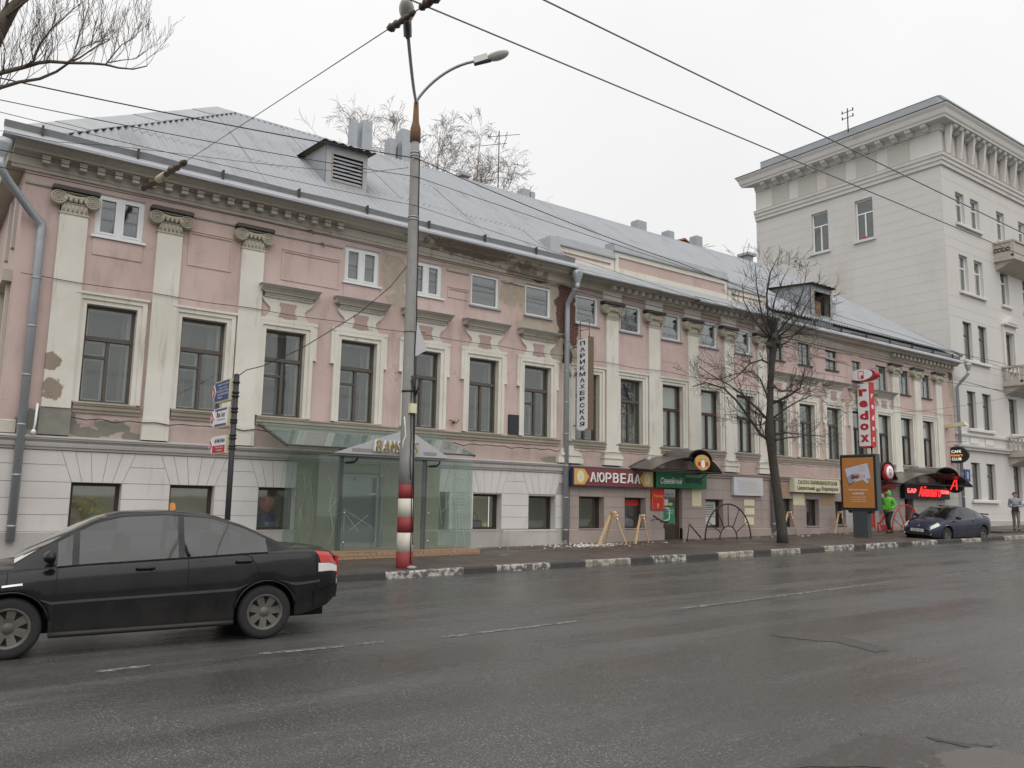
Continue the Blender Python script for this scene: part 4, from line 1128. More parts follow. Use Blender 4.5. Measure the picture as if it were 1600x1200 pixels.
# middle block: apron over the cornice and the stepped attic wall
q = MB(); rr = random.Random(5)
n = 11
for k in range(n):
    a, b = 16.62 + (27.02 - 16.62) * k / n, 16.62 + (27.02 - 16.62) * (k + 1) / n; dz = rr.uniform(-.025, .02)
    q.quad((a, 19.22, 8.95 + dz), (b, 19.22, 8.95 + dz), (b, 20.05, 9.42), (a, 20.05, 9.42)); q.quad((a, 19.22, 8.95 + dz), (a, 19.225, 8.91 + dz), (b, 19.225, 8.91 + dz), (b, 19.22, 8.95 + dz))
    q.quad((a, 19.225, 8.91 + dz), (a, 19.95, 8.94), (b, 19.95, 8.94), (b, 19.225, 8.91 + dz))
q.build('apron', 'zinc', roof)
def attic(x0, x1, z1, panel=True):
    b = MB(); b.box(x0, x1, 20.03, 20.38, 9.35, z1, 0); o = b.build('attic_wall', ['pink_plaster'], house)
    t = .16; c = MB()
    c.box(x0, x1, 19.985, 20.03, z1 - .17, z1); c.box(x0, x1, 19.98, 20.03, 9.37, 9.66)
    if panel: c.box(x0, x0 + t, 19.99, 20.03, 9.66, z1 - .17); c.box(x1 - t, x1, 19.99, 20.03, 9.66, z1 - .17)
    c.build('attic_frame', 'cream_paint', house)
    d = MB(); d.box(x0 - .06, x1 + .04, 19.92, 20.46, z1, z1 + .05); d.prism([(19.94, z1 + .05), (20.0, z1 + .30), (20.44, z1 + .34), (20.46, z1 + .05)], x0 - .05, x1 + .03, 'x')
    d.build('attic_coping', 'zinc', house)
attic(16.45, 18.86, 9.93); attic(18.9, 24.72, 10.22); attic(24.76, 27.0, 9.93)
MB().box(16.0, 16.42, 19.9, 20.8, 9.62, 10.15).build('coping_box', 'zinc_bright', house)
# ---- dormers
def dormer(pxl, pxr, pyb, pyt, label=None, lou=True):
    base = RP((pxl + pxr) / 2, pyb, .05); y = base.y
    a, b = P(pxl, pyb, y), P(pxr, pyb, y); zt = P((pxl + pxr) / 2, pyt, y).z; zb = base.z - .15
    x0, x1 = a.x, b.x
    yr = EAVE_Y + (zt + .2 - EAVE_Z) / UZ * UY
    o = link('dormer', None, roof, ((x0 + x1) / 2, y, zb))
    q = MB(); t = .2
    sz = lambda yy: EAVE_Z + (yy - EAVE_Y) / UY * UZ
    q.prism([(y, zb), (y, zt), (yr + .5, zt + .30), (yr + .5, zt), ], x0, x0 + .05, 'x'); q.build('dormer_cheek', 'zinc', o); q = MB(); q.prism([(y, zb), (y, zt), (yr + .5, zt + .30), (yr + .5, zt)], x1 - .05, x1, 'x')
    q.build('dormer_cheek', 'zinc', o)
    q = MB(); f0, f1, g0, g1 = x0 + t, x1 - t * .7, zb + .33, zt - .28
    for bx in ((x0, f0, zb, zt), (f1, x1, zb, zt), (f0, f1, zb, g0), (f0, f1, g1, zt)): q.box(bx[0], bx[1], y - .02, y + .03, bx[2], bx[3])
    q.build('dormer_front', 'zinc', o)
    MB().box(f0, f1, y + .25, y + .28, g0, g1).build('dormer_back', 'under_black', o)
    MB().box(f0 - .03, f0, y - .04, y + .04, g0 - .03, g1 + .03).box(f1, f1 + .03, y - .04, y + .04, g0 - .03, g1 + .03).box(f0, f1, y - .04, y + .04, g0 - .03, g0).box(f0, f1, y - .04, y + .04, g1, g1 + .03).build('louvre_frame', 'sill_band', o)
    if lou:
        n = 7; me = MB().prism([(-.02, 0), (.12, .10), (.12, .13), (-.02, .05)], f0 + .002, f1 - .002, 'x')
        for k in range(n):
            zz = g0 + (g1 - g0) * k / n
            s_ = MB(); s_.v = [(p[0], p[1] + y + .02, p[2] + zz) for p in me.v]; s_.f = list(me.f); s_.m = list(me.m); s_.sm = list(me.sm); s_.build('louvre_slat', 'zinc', o)
    else:
        MB().box(f0, (f0 + f1) / 2, y + .05, y + .08, g0, g0 + (g1 - g0) * .6).build('broken_board', 'rust', o)
    q = MB(); n = 20
    sl = .30 / (yr + .5 - y)
    for k in range(n):
        u0, u1 = k / n, (k + 1) / n
        xa, xb_ = x0 - .18 + (x1 - x0 + .36) * u0, x0 - .18 + (x1 - x0 + .36) * u1
        h0, h1 = .03 * math.sin(u0 * 40), .03 * math.sin(u1 * 40)
        for dz, fl in ((.05, 0), (.02, 1)):
            v = [(xa, y - .22, zt + h0 + dz - .06), (xb_, y - .22, zt + h1 + dz - .06), (xb_, yr + .2, zt + .22 + h1 + dz - .06), (xa, yr + .2, zt + .22 + h0 + dz - .06)]
            q.add(v, [(0, 1, 2, 3) if not fl else (3, 2, 1, 0)])
    q.build('dormer_roof', 'moss_board', o)
    return o
dormer(507, 572, 296, 231)
dormer(1268, 1300, 500, 448, lou=False)
# ---- flues and vents on and behind the ridge
def flue(px0, px1, pyt, pyb, y, name='chimney', m_='galvanised', round_=False, cap_=False):
    a, b = P(px0, pyb, y), P(px1, pyt, y); w = b.x - a.x; zb = min(a.z, 12.6) - .8
    q = MB()
    if round_: q.tube([((a.x + b.x) / 2, y, zb), ((a.x + b.x) / 2, y, b.z)], w / 2, 10)
    else: q.box(a.x, b.x, y - .22, y + .22, zb, b.z)
    if cap_: q.box(a.x - .12, b.x + .12, y - .34, y + .34, b.z - .08, b.z + .05)
    q.build(name, m_, roof)
for a in [(547, 555, 192, 228, 26.2), (561, 578, 195, 232, 26.2), (604, 615, 221, 252, 26.4), (617, 622, 232, 255, 26.4), (623, 640, 208, 258, 26.2), (640, 643, 215, 260, 26.6), (812, 823, 299, 318, 26.4), (824, 831, 303, 321, 26.4),
          (991, 1005, 349, 370, 26.2), (1039, 1048, 364, 384, 26.2), (1083, 1092, 372, 395, 26.2)]: flue(*a)
flue(718, 725, 276, 288, 26.0, round_=True, cap_=True)
flue(1163, 1171, 400, 420, 25.8, cap_=True)
def mast(px, pyb, pyt, y, arms, name='antenna', m_='steel_dark', parent=None, r=.022):
    a, b = P(px, pyb, y), P(px, pyt, y); q = MB(); q.tube([(a.x, y, a.z - .6), (a.x, y, b.z)], r, 5)
    for p0, p1 in arms:
        u, v = P(*p0, y), P(*p1, y); q.tube([u, v], r * .62, 4)
    return q.build(name, m_, parent)
mast(778, 302, 204, 26.0, [((751, 228), (792, 224)), ((762, 214), (812, 210)), ((774, 222), (780, 208)), ((770, 270), (786, 268)), ((768, 272), (788, 264)), ((785, 232), (792, 214)), ((764, 217), (768, 208)), ((790, 214), (793, 206))], parent=roof)
mast(1094, 394, 380, 26.0, [((1090, 388), (1117, 384)), ((1096, 390), (1115, 397)), ((1094, 386), (1108, 381))], parent=roof)
mast(1298, 520, 452, 20.9, [((1288, 474), (1306, 479)), ((1300, 475), (1316, 472)), ((1296, 466), (1303, 474))], parent=roof)
a, b = P(1293, 498, 20.7), P(1303, 476, 20.7)
MB().box(a.x, b.x, 20.6, 20.95, a.z - .4, b.z).box(a.x - .03, b.x + .03, 20.57, 20.98, b.z, b.z + .04).build('chimney', 'galvanised', roof)
# ---- downpipes
def downpipe(pts, r, z_hop=None, m_='galvanised'):
    o = MB().tube(pts, r, 12).build('downpipe', m_, house)
    # joint collars
    a, b = Vector(pts[-2]), Vector(pts[-1]); n = max(1, int((a - b).length / 1.0))
    for k in range(1, n + 1):
        p_ = a.lerp(b, k / (n + .3)); MB().tube([p_ + Vector((0, 0, .02)), p_ - Vector((0, 0, .02))], r * 1.09, 12).build('pipe_collar', m_, o)
    if z_hop:
        x, y, z = pts[0]; MB().lathe([(r, 0), (r * 1.1, .05), (r * 2.1, .28), (r * 2.1, .40), (r * 1.9, .40), (r * .9, .1)], (x, y, z - .02), n=14).build('hopper', m_, o)
    return o
downpipe([(1.10, 19.36, 8.55), (1.10, 19.36, 8.35), (1.30, 19.5, 8.10), (1.80, 19.82, 7.62), (2.0, 19.88, 7.46), (2.0, 19.88, 7.3), (2.0, 19.88, .75)], .085, True)
downpipe([(16.72, 19.40, 8.62), (16.72, 19.40, 8.50), (16.70, 19.6, 8.3), (16.70, 19.84, 8.05), (16.70, 19.86, 7.8), (16.70, 19.86, .62)], .085, True)
downpipe([(42.0, 19.3, 8.55), (42.0, 19.32, 8.38), (41.98, 19.6, 8.1), (41.95, 19.86, 7.8), (41.95, 19.86, 1.0)], .075, True)
downpipe([(27.05, 19.45, 8.62), (27.05, 19.5, 8.45), (27.05, 19.85, 8.1), (27.05, 19.87, 7.8), (27.05, 19.87, .8)], .08, True)
MB().tube([(2.25, D - .13, 3.6), (2.24, D - .14, 3.2), (2.22, D - .16, 3.02)], .025, 6).lathe([(0, -.06), (.05, -.03), (.05, .03), (0, .06)], (2.22, D - .17, 3.0), n=8).build('wall_pipe', 'pvc', house)
# ---- cables pinned along the front
def cable(pts, r=.011, name='wall_cable', m_='cable_black'):
    q = MB(); q.tube([Vector(p) for p in pts], r, 4); return q.build(name, m_, house)
def sag(x0, x1, z0, z1, y, n=8, s=.05):
    return [(x0 + (x1 - x0) * k / n, y, z0 + (z1 - z0) * k / n - s * math.sin(math.pi * k / n) ** 2) for k in range(n + 1)]
pt = []
for a, b in zip([1.7, 4.3, 6.6, 9.0, 11.2, 14.0, 16.4], [4.3, 6.6, 9.0, 11.2, 14.0, 16.4, 18.4]): pt += sag(a, b, 6.32, 6.32, D - .14, 6, .03)[:-1]
for a, b in zip([18.4, 21, 24, 27, 30, 33, 36, 39], [21, 24, 27, 30, 33, 36, 39, 41.7]): pt += sag(a, b, 6.32, 6.32, D - .16, 6, .05)
cable(pt, .009)
pt = []
for k in range(24): a = 2.9 + k * .57; pt += sag(a, a + .57, 3.36, 3.36, D - .15, 4, random.uniform(.01, .07))[:-1]
cable(pt, .013)
pt = []
for k in range(30): a = 17 + k * .8; pt += sag(a, a + .8, 3.39, 3.39, D - .19, 4, random.uniform(.01, .06))[:-1]
cable(pt, .011)
cable([(2.33, D - .02, 3.4), (2.33, D - .03, 8.3)], .014)
MB().lathe([(0, -.03), (.05, -.02), (.05, .02), (0, .03)], (12.6, D - .06, 3.95), 'y', 8).tube([(12.45, D - .05, 4.0), (12.6, D - .22, 3.92), (12.75, D - .1, 4.02)], .018, 5).build('wall_bracket', 'rust', house)
MB().tube([(8.0, D - .02, 8.62), (8.05, D - .15, 8.6), (8.1, D - .16, 8.5)], .02, 5).build('wall_hook', 'rust', house); MB().tube([(8.35, D - .02, 8.35), (8.4, D - .12, 8.33), (8.4, D - .12, 8.22)], .018, 5).build('wall_hook', 'rust', house)
a, b = P(793, 678), P(809, 649)
tag(MB().box(a.x, b.x, D - .06, D - .01, a.z, b.z, 0).box(a.x + .03, b.x - .03, D - .068, D - .06, a.z + .03, b.z - .03, 1).build('memorial_plaque', ['steel_dark', 'car_grey_grille'], None, ((a.x + b.x) / 2, D, a.z)), 'dark square memorial plaque on the pink wall between two tall windows', 'plaque')
# door of the brown half
dr = link('door', MB().box(-.46, .46, .12, .18, 0, .58, 1).box(-.46, -.36, .12, .18, .58, 1.9).box(.36, .46, .12, .18, .58, 1.9).box(-.36, .36, .12, .18, 1.82, 1.93).box(-.36, .36, .12, .18, .58, .64).mesh('door', ['brown_frame', 'shop_frame']), house, (21.6, D, .45))
sub(dr, 'pane', MB().box(-.36, .36, .145, .155, .64, 1.82).mesh('pane', 'window_glass'))
sub(dr, 'door_backing', MB().box(-.36, .36, .30, .31, .6, 1.9).mesh('door_backing', 'room_dark'))
sub(dr, 'door_poster', MB().box(-.30, .26, .132, .140, .66, 1.22).mesh('door_poster', 'paper_green'))
for tx_, tw_, th_, tc_ in (('Семейный', .4, .07, 1.10), ('ортопед', .34, .06, 1.0), ('ОРТОПЕДИЧЕСКИЙ', .5, .05, 1.66), ('САЛОН', .3, .05, 1.57)): sub(dr, 'lettering', text_mb(tx_, tw_, th_, (-.01, .131, tc_)).mesh('lettering', 'paper'))
sub(dr, 'notice', MB().box(-.32, -.06, .132, .14, 1.26, 1.48).mesh('notice', 'paper')); sub(dr, 'sticker', MB().box(-.04, .16, .132, .14, 1.27, 1.36).mesh('sticker', 'lime_sticker'))
sub(dr, 'handle', MB().tube([(-.36, .12, .75), (-.34, .02, .76), (-.18, -.0, .78), (-.15, 0, .85), (-.15, 0, 1.12), (-.18, 0, 1.17), (-.36, .12, 1.18)], .018, 6).mesh('handle', 'pvc'))
d2 = link('door', MB().box(-.45, .45, .12, .18, 0, 2.05).mesh('door', 'sign_redox'), house, (35.05, D, .55))
sub(d2, 'pane', MB().box(-.33, .33, .112, .118, .5, 1.85).mesh('pane', 'window_glass'))
sub(d2, 'handle', MB().tube([(.3, .12, .8), (.3, .05, .82), (.3, .05, 1.2), (.3, .12, 1.22)], .015, 6).mesh('handle', 'steel_grey'))
# ================================================================== tall pale corner building
TX0, TX1, TY1 = 41.87, 58.0, 31.5
tall = thing('corner_building', (45, 24, .7), 'tall pale grey five-storey building with heavy bracketed cornice at the street corner', 'building')
rowsz = [(2.28, 4.12), (5.85, 7.75), (9.36, 11.35), (12.95, 14.9), (16.6, 18.3)]
colsx = [(43.22, 44.16), (44.86, 45.82), (47.86, 48.82), (50.6, 51.5), (52.4, 53.3), (55, 55.9)]
ops = [(a, b, c, d) for c, d in rowsz for a, b in colsx]
wall_cells(MB(), TX0, TX1, -.5, 22.2, ops, D, .28).build('front_wall', ['tall_plaster'], tall)
# side wall facing the pink roof, two windows near the top
SWIN = [(26.55, 27.62, 16.45, 18.8), (23.8, 24.85, 16.5, 18.8)]
def side_cells(mb, y0, y1, z0, z1, ops, X, depth):
    t = MB(); wall_cells(t, y0, y1, z0, z1, ops, 0.0, depth)
    mb.add([(X + b, a, c) for a, b, c in t.v], [f[::-1] for f in t.f]); return mb
SPAN = [(22.77 + k * 0 , 0, 0, 0) for k in range(0)]
side_cells(MB(), D, TY1, -.5, 22.2, [(a, b, c, d) for a, b, c, d in SWIN], TX0, .25).build('side_wall', ['tall_plaster'], tall)
MB().quad((TX0, TY1, -.5), (TX0, TY1, 22), (TX1, TY1, 22), (TX1, TY1, -.5)).quad((TX1, D, -.5), (TX1, TY1, -.5), (TX1, TY1, 22), (TX1, D, 22)).build('rear_wall', 'tall_plaster', tall)
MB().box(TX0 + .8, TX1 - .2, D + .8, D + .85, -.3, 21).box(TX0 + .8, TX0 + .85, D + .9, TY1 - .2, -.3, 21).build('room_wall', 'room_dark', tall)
# shallow masonry joints scored into the side wall and the front
q = MB(); z = 9.2
while z < 19.2:
    cutz = [w for w in SWIN if w[2] - .12 < z < w[3] + .03]
    ys = [D + .02] + sorted([e for w in cutz for e in (w[0] - .03, w[1] + .03)]) + [TY1 - .02]
    for a, b in zip(ys[::2], ys[1::2]): q.box(TX0 - .004, TX0 + .0, a, b, z, z + .012)
    z += .52
q.build('wall_joint', 'tall_panel', tall)
q = MB(); z = 1.6
while z < 19.2:
    cutz = [w for w in rowsz if w[0] - .35 < z < w[1] + .1]
    if not cutz: q.box(TX0 + .02, TX1, D - .004, D, z, z + .012)
    z += .52
q.build('wall_joint', 'tall_panel', tall)
# windows
def tall_window_mesh(w, h, split):
    t = .07; tr = h * .66
    L = frame_list(w, h, t, .16, .22) + [(-w / 2 + t, w / 2 - t, .15, .22, tr - .035, tr + .035)]
    panes = [(-w / 2 + t, w / 2 - t, tr + .035, h - t)]
    if split: L.append((-.035, .035, .15, .22, t, tr - .035)); panes += [(-w / 2 + t, -.035, t, tr - .035), (.035, w / 2 - t, t, tr - .035)]
    else: panes += [(-w / 2 + t, w / 2 - t, t, tr - .035)]
    return L, panes
def rotx(me_mb):  # swing a front part round so that it looks along -x
    me_mb.v = [(b, -a, c) for a, b, c in me_mb.v]; return me_mb
TW = {}
def tall_window(w, h, fm, split, side, place, curtain=True):
    key = (round(w, 2), round(h, 2), fm, split, side)
    if key not in TW:
        L, panes = tall_window_mesh(w, h, split)
        def mk(lst, m_, nm):
            b = MB(); [b.box(*x) for x in lst]
            if side: rotx(b)
            return b.mesh(nm, m_)
        TW[key] = (mk(L, fm, 'window'), [mk([(a, b, .185, .192, c, d)], 'window_glass', 'pane') for a, b, c, d in panes], mk([(-w / 2 + .06, w / 2 - .06, .4, .41, .05, h - .05)], 'curtain', 'curtain'))
    fr, ps, cu = TW[key]
    o = link('window', fr, tall, place)
    for p_ in ps: sub(o, 'pane', p_)
    if curtain: sub(o, 'curtain', cu)
for r, (c, d) in enumerate(rowsz):
    for k, (a, b) in enumerate(colsx):
        tall_window(b - a, d - c, 'pvc' if (r >= 3 or (r == 1 and k > 3)) else ('old_wood' if r < 3 else 'pvc'), False, False, ((a + b) / 2, D, c), (r + k) % 3 != 2)
for a, b, c, d in SWIN: tall_window(b - a, d - c, 'pvc', True, True, (TX0, (a + b) / 2, c), False)
# paired sills
q = MB().prism([(-.14, -.16), (-.14, -.06), (-.12, -.02), (.02, 0), (.02, -.16)], -1.42, 1.42, 'x').mesh('sill', 'tall_trim')
for c, d in rowsz: link('sill', q, tall, (44.5, D, c))
q = MB().prism([(-.14, -.16), (-.14, -.06), (-.12, -.02), (.02, 0), (.02, -.16)], -.6, .6, 'x').mesh('sill', 'tall_trim')
for c, d in rowsz:
    for x in (48.34, 51.05, 52.85, 55.45): link('sill', q, tall, (x, D, c))
for a, b, c, d in SWIN: MB().prism([(TX0 - .13, c - .17), (TX0 - .13, c - .05), (TX0 + .02, c), (TX0 + .02, c - .17)], a - .12, b + .12, 'y').build('sill', 'tall_trim', tall)
MB().box(TX0 - .05, TX0 - .01, 24.2, 24.45, 16.52, 16.62).build('flower_box', 'sign_red', tall)
# string courses that run round the corner
def ring(prof, name, m_, x1=TX1, y1=TY1):
    """profile (out, z) carried along the front and round the left corner with a mitre"""
    b = MB(); n = len(prof); v = []
    for o_, z in prof: v.append((x1, D - o_, z))
    for o_, z in prof: v.append((TX0 - o_, D - o_, z))
    for o_, z in prof: v.append((TX0 - o_, y1 + (o_ if o_ > .5 else 0), z))
    f = []
    for s_ in (0, 1):
        for i in range(n):
            j = (i + 1) % n; f.append((s_ * n + i, s_ * n + j, (s_ + 1) * n + j, (s_ + 1) * n + i))
    f.append(tuple(range(2 * n, 3 * n))); f.append(tuple(range(n - 1, -1, -1)))
    b.add(v, f); return b.build(name, m_, tall)
ring([(0, 19.40), (.10, 19.40), (.11, 19.58), (.17, 19.62), (.18, 19.78), (.24, 19.83), (.26, 19.98), (.28, 20.0), (.0, 20.06)], 'string_course', 'tall_trim')
ring([(0, 21.30), (.06, 21.30), (.08, 21.42), (.14, 21.46), (.15, 21.60), (.62, 21.64), (.64, 21.74), (.70, 21.82), (.76, 22.05), (.86, 22.2), (.88, 22.27), (0, 22.4)], 'cornice', 'tall_trim')
ring([(.90, 22.275), (.91, 22.31), (0.0, 22.5), (0, 22.42)], 'cornice_flashing', 'dark_metal_edge')
ring([(.16, 4.72), (.16, 4.78), (.26, 4.86), (.28, 4.95), (0, 5.0), (0, 4.72)], 'string_course', 'tall_trim', y1=D + .3)
ring([(.0, 5.42), (.10, 5.45), (.12, 5.54), (0, 5.58)], 'string_course', 'tall_trim', y1=D + .3)
MB().box(TX0, TX1, D - .05, D, -.4, 1.22).build('plinth', 'tall_plinth', tall)
MB().box(TX0, TX1, D - .09, D, -.4, .98).build('plinth', 'tall_plinth', tall)
# panels between storeys
for x in (43.7, 45.35):
    MB().box(x - .48, x + .48, D - .02, D, 5.05, 5.40, 0).box(x - .44, x + .44, D - .03, D - .02, 5.09, 5.36, 1).build('relief_panel', ['tall_panel', 'tall_trim'], tall)
# attic panels on the side
for k in range(5):
    y0 = 21.6 + k * 1.87
    b = MB(); b.box(TX0 - .035, TX0 - .002, y0, y0 + 1.2, 20.08, 21.18, 0); b.build('attic_panel', ['tall_panel'], tall)
    c = MB(); c.box(TX0 - .055, TX0 - .035, y0 - .04, y0 + 1.24, 21.18, 21.23); c.box(TX0 - .055, TX0 - .035, y0 + 1.2, y0 + 1.24, 20.08, 21.18); c.build('panel_edge', 'tall_trim', tall)
# front attic: slanting piers with openwork between
for k in range(13):
    x = 42.35 + k * 1.25
    MB().prism([(D - .16, 20.05), (D - .26, 20.05), (D - .46, 21.60), (D - .10, 21.60)], x - .1, x + .1, 'x').build('attic_pier', 'tall_trim', tall)
    MB().box(x + .25, x + .95, D - .035, D, 20.15, 21.35, 0).box(x + .38, x + .82, D - .06, D - .035, 20.3, 21.2, 1).build('attic_panel', ['tall_trim', 'tall_panel'], tall)
# brackets under the cornice
BRK = MB().prism([(-.14, 0), (-.55, .0), (-.58, -.06), (-.52, -.16), (-.38, -.20), (-.28, -.30), (-.14, -.33)], -.15, .15, 'x')
bm1 = BRK.mesh('cornice_bracket', 'tall_trim')
b2 = MB(); b2.v = [(y, x, z) for x, y, z in BRK.v]; b2.f = [f[::-1] for f in BRK.f]; b2.m = BRK.m; b2.sm = BRK.sm
bm2 = b2.mesh('cornice_bracket', 'tall_trim')
y = 20.55
for k in range(13): link('cornice_bracket', bm2, tall, (TX0, y, 21.63)); y += .84
x = 42.6
for k in range(24): link('cornice_bracket', bm1, tall, (x, D, 21.63)); x += .625
# metal box behind the parapet
a = PX(1189, 252, TX0 + .2); b = PX(1457, 150, TX0 + .2)
MB().box(TX0 + .15, TX1, D + .05, 31.2, 22.3, 23.25).build('roof_box', 'tall_roof', tall)
MB().prism([(TX0 + .12, 23.25), (TX1 + .1, 23.25), (TX1 + .1, 23.4), (TX0 + .5, 23.4)], D + .02, 31.25, 'y').build('roof_lid', 'tall_roof', tall)
p0 = PX(1333, 205, TX0 + .2); p1 = PX(1333, 178, TX0 + .2)
q = MB(); q.tube([(TX0 - .3, p0.y, p0.z - .2), (TX0 - .3, p0.y, p1.z + .2)], .035, 5)
for dz in (.2, .55):
    q.tube([(TX0 - .3, p0.y - .35, p1.z - dz + .2), (TX0 - .3, p0.y + .35, p1.z - dz + .2)], .022, 4)
    for s_ in (-.33, .33): q.tube([(TX0 - .3, p0.y + s_, p1.z - dz + .15), (TX0 - .3, p0.y + s_, p1.z - dz + .33)], .035, 5)
q.build('insulator_mast', 'steel_dark', tall)
# balconies
def baluster_mesh():
    return MB().lathe([(.05, 0), (.055, .05), (.035, .09), (.065, .22), (.07, .30), (.035, .45), (.03, .52), (.05, .56), (.05, .60)], n=8).mesh('baluster', 'balcony_stone')
BAL = baluster_mesh()
def balcony(x0, x1, z, pr=1.05, scroll=False):
    o = link('balcony', MB().box(x0, x1, D - pr, D, z - .16, z).prism([(D - pr + .08, z - .16), (D - .45, z - .42), (D, z - .60), (D, z - .16)], x0 + .15, x1 - .15, 'x').mesh('balcony', 'balcony_stone', ((x0 + x1) / 2, D, z)), tall, ((x0 + x1) / 2, D, z))
    q = MB(); hh = .82
    for cx in (x0 + .09, x1 - .09): q.box(cx - .09, cx + .09, D - pr, D - pr + .18, z, z + hh)
    q.box(x0 - .03, x1 + .03, D - pr - .03, D - pr + .20, z + hh, z + hh + .10); q.box(x0 - .03, x0 + .2, D - pr + .20, D, z + hh, z + hh + .10); q.box(x1 - .2, x1 + .03, D - pr + .20, D, z + hh, z + hh + .10)
    q.box(x0, x1, D - pr + .02, D - pr + .16, z, z + .12); q.box(x0 + .02, x0 + .16, D - pr + .18, D, z, z + .12); q.box(x1 - .16, x1 - .02, D - pr + .18, D, z, z + .12)
    q.build('balustrade', 'balcony_stone', o)
    if scroll:
        q = MB(); q.box(x0 + .03, x0 + .08, D - pr + .18, D, z + .12, z + hh); q.box(x0 + .18, x1 - .18, D - pr + .04, D - pr + .1, z + .12, z + hh); q.build('solid_panel', 'balcony_stone', o)
        for i in range(4):
            MB().lathe([(.12, 0), (.12, .03), (.07, .03), (.07, 0)], (x0 - .0, D - pr + .32 + i * .2, z + .45), 'x', 12).build('scroll', 'balcony_stone', o)
    else:
        n = int((x1 - x0 - .4) / .2)
        for i in range(n): link('baluster', BAL, o, (x0 + .28 + i * (x1 - x0 - .56) / max(1, n - 1), D - pr + .09, z + .17))
        for i in range(4):
            link('baluster', BAL, o, (x0 + .09, D - pr + .32 + i * .2, z + .17)); link('baluster', BAL, o, (x1 - .09, D - pr + .32 + i * .2, z + .17))
balcony(47.2, 51.8, 15.35, scroll=True)
balcony(47.3, 51.8, 8.5)
balcony(47.3, 51.8, 4.72)
# pedimented doorway to the middle balcony
MB().prism([(47.55, 11.75), (49.15, 11.75), (49.15, 11.85), (48.35, 12.35), (47.55, 11.85)], D - .28, D, 'y').prism([(47.75, 11.87), (48.95, 11.87), (48.35, 12.22)], D - .31, D - .28, 'y').build('pediment', 'tall_trim', tall)
MB().box(47.6, 47.82, D - .1, D, 8.6, 11.75).box(48.86, 49.1, D - .1, D, 8.6, 11.75).box(47.82, 48.86, D - .1, D, 11.4, 11.75).build('door_surround', 'tall_trim', tall)
a = P(1504, 733)
tag(MB().box(42.40, 42.95, D - .07, D - .02, 3.15, 3.75).build('house_number', ['sign_navy'], None, (42.6, D, 3.4)), 'small dark blue house number plate on the pale corner building', 'sign')
pl = bpy.data.objects['house_number']; text_mb('8', .2, .34, (42.66, D - .072, 3.45)).build('lettering', 'paper', pl)
tag(MB().box(42.1, 42.3, D - .05, D - .01, 3.3, 3.7).build('wall_plate', 'sign_grey', None, (42.2, D, 3.4)), 'pale wall plate between the house corner and the blue number plate', 'plate')
# far gable with orange roof behind the ridge
fa = P(1066, 374, 44)
fh = thing('far_house', (fa.x, 44, 8), 'small far gable with rusty orange roof showing above the grey ridge', 'house')
w_ = 1.9
MB().prism([(fa.x - w_, 8), (fa.x + w_, 8), (fa.x + w_, fa.z - .75), (fa.x, fa.z - .1), (fa.x - w_, fa.z - .75)], 44, 50, 'y').build('wall', 'brown_frame', fh)
MB().prism([(fa.x - w_ - .3, fa.z - .9), (fa.x, fa.z - .08), (fa.x + w_ + .3, fa.z - .9), (fa.x + w_ + .3, fa.z - .78), (fa.x, fa.z + .06), (fa.x - w_ - .3, fa.z - .78)], 43.7, 50.3, 'y').build('roof', 'orange_roof', fh)
# ================================================================== glass porch
GY = 18.55
GX0, GX1 = GY * .4615, P(737, 800, GY).x
porch = thing('glass_porch', (10.5, 19.3, .4), 'green glass entrance porch with grey gable and gold lettering', 'porch')
zb = walk_z(10.5, GY) + .16
zt = P(600, 712, GY).z
b = MB(); b.box(GX0 - .25, GX1 + .2, GY - .12, 19.96, walk_z(8, GY) - .3, zb - .03); b.build('base', 'plinth_plaster', porch)
n = 26
for k in range(n):
    a0, a1 = GX0 - .25 + (GX1 - GX0 + .45) * k / n, GX0 - .25 + (GX1 - GX0 + .45) * (k + 1) / n
    zg = walk_z((a0 + a1) / 2, GY - .2) - .06
    for r in range(2):
        z0, z1 = (zg, (zg + zb) / 2) if r == 0 else ((zg + zb) / 2, zb - .005)
        off = (a1 - a0) * .5 * (r % 2)
        MB().box(a0 + off + .004, min(a1 + off, GX1 + .2) - .004, GY - .15 - random.uniform(0, .012), GY - .121, z0 + .004, z1 - .004).build('tile', 'tan_ceramic', porch) if a0 + off < GX1 + .15 else None
MB().box(GX0 - .25, GX1 + .2, GY - .16, 19.96, zb - .028, zb).build('step', 'tan_ceramic', porch)
px1, px2 = P(532, 800, GY).x, P(664, 800, GY).x; xm = P(590, 800, GY).x
cuts = [GX0, px1, xm, px2, GX1 - .55, GX1]
for a, c in zip(cuts[:-1], cuts[1:]):
    MB().box(a + .008, c - .008, GY - .006, GY + .006, zb + .01, zt).build('glass_pane', 'porch_glass', porch)
def side_pane(xf, xw, m_='porch_glass'):
    q = MB(); q.prism([(xf, GY + .02), (xf + .012, GY + .02), (xw + .012, 19.95), (xw, 19.95)], zb + .01, zt - .02, 'z'); q.build('glass_pane', m_, porch)
side_pane(GX0 - .01, 7.75); side_pane(GX1, GX1 + .25)
for x in (px1, px2):
    MB().box(x - .045, x + .045, GY + .03, GY + .13, zb, zt + .1).build('post', 'steel_dark', porch)
    MB().tube([(x + .32, GY - .1, zt + .05), (x + .32, GY - .12, zt - .12), (x + .25, GY - .1, zt - .2), (x + .06, GY + .03, zt - .22)], .025, 6).build('spout', 'steel_dark', porch)
    for z in (zb + .2, zb + .9, zb + 1.6): MB().lathe([(0, -.02), (.025, -.015), (.025, .01)], (x + .1, GY - .006, z), 'y', 8).build('glass_clamp', 'chrome', porch)
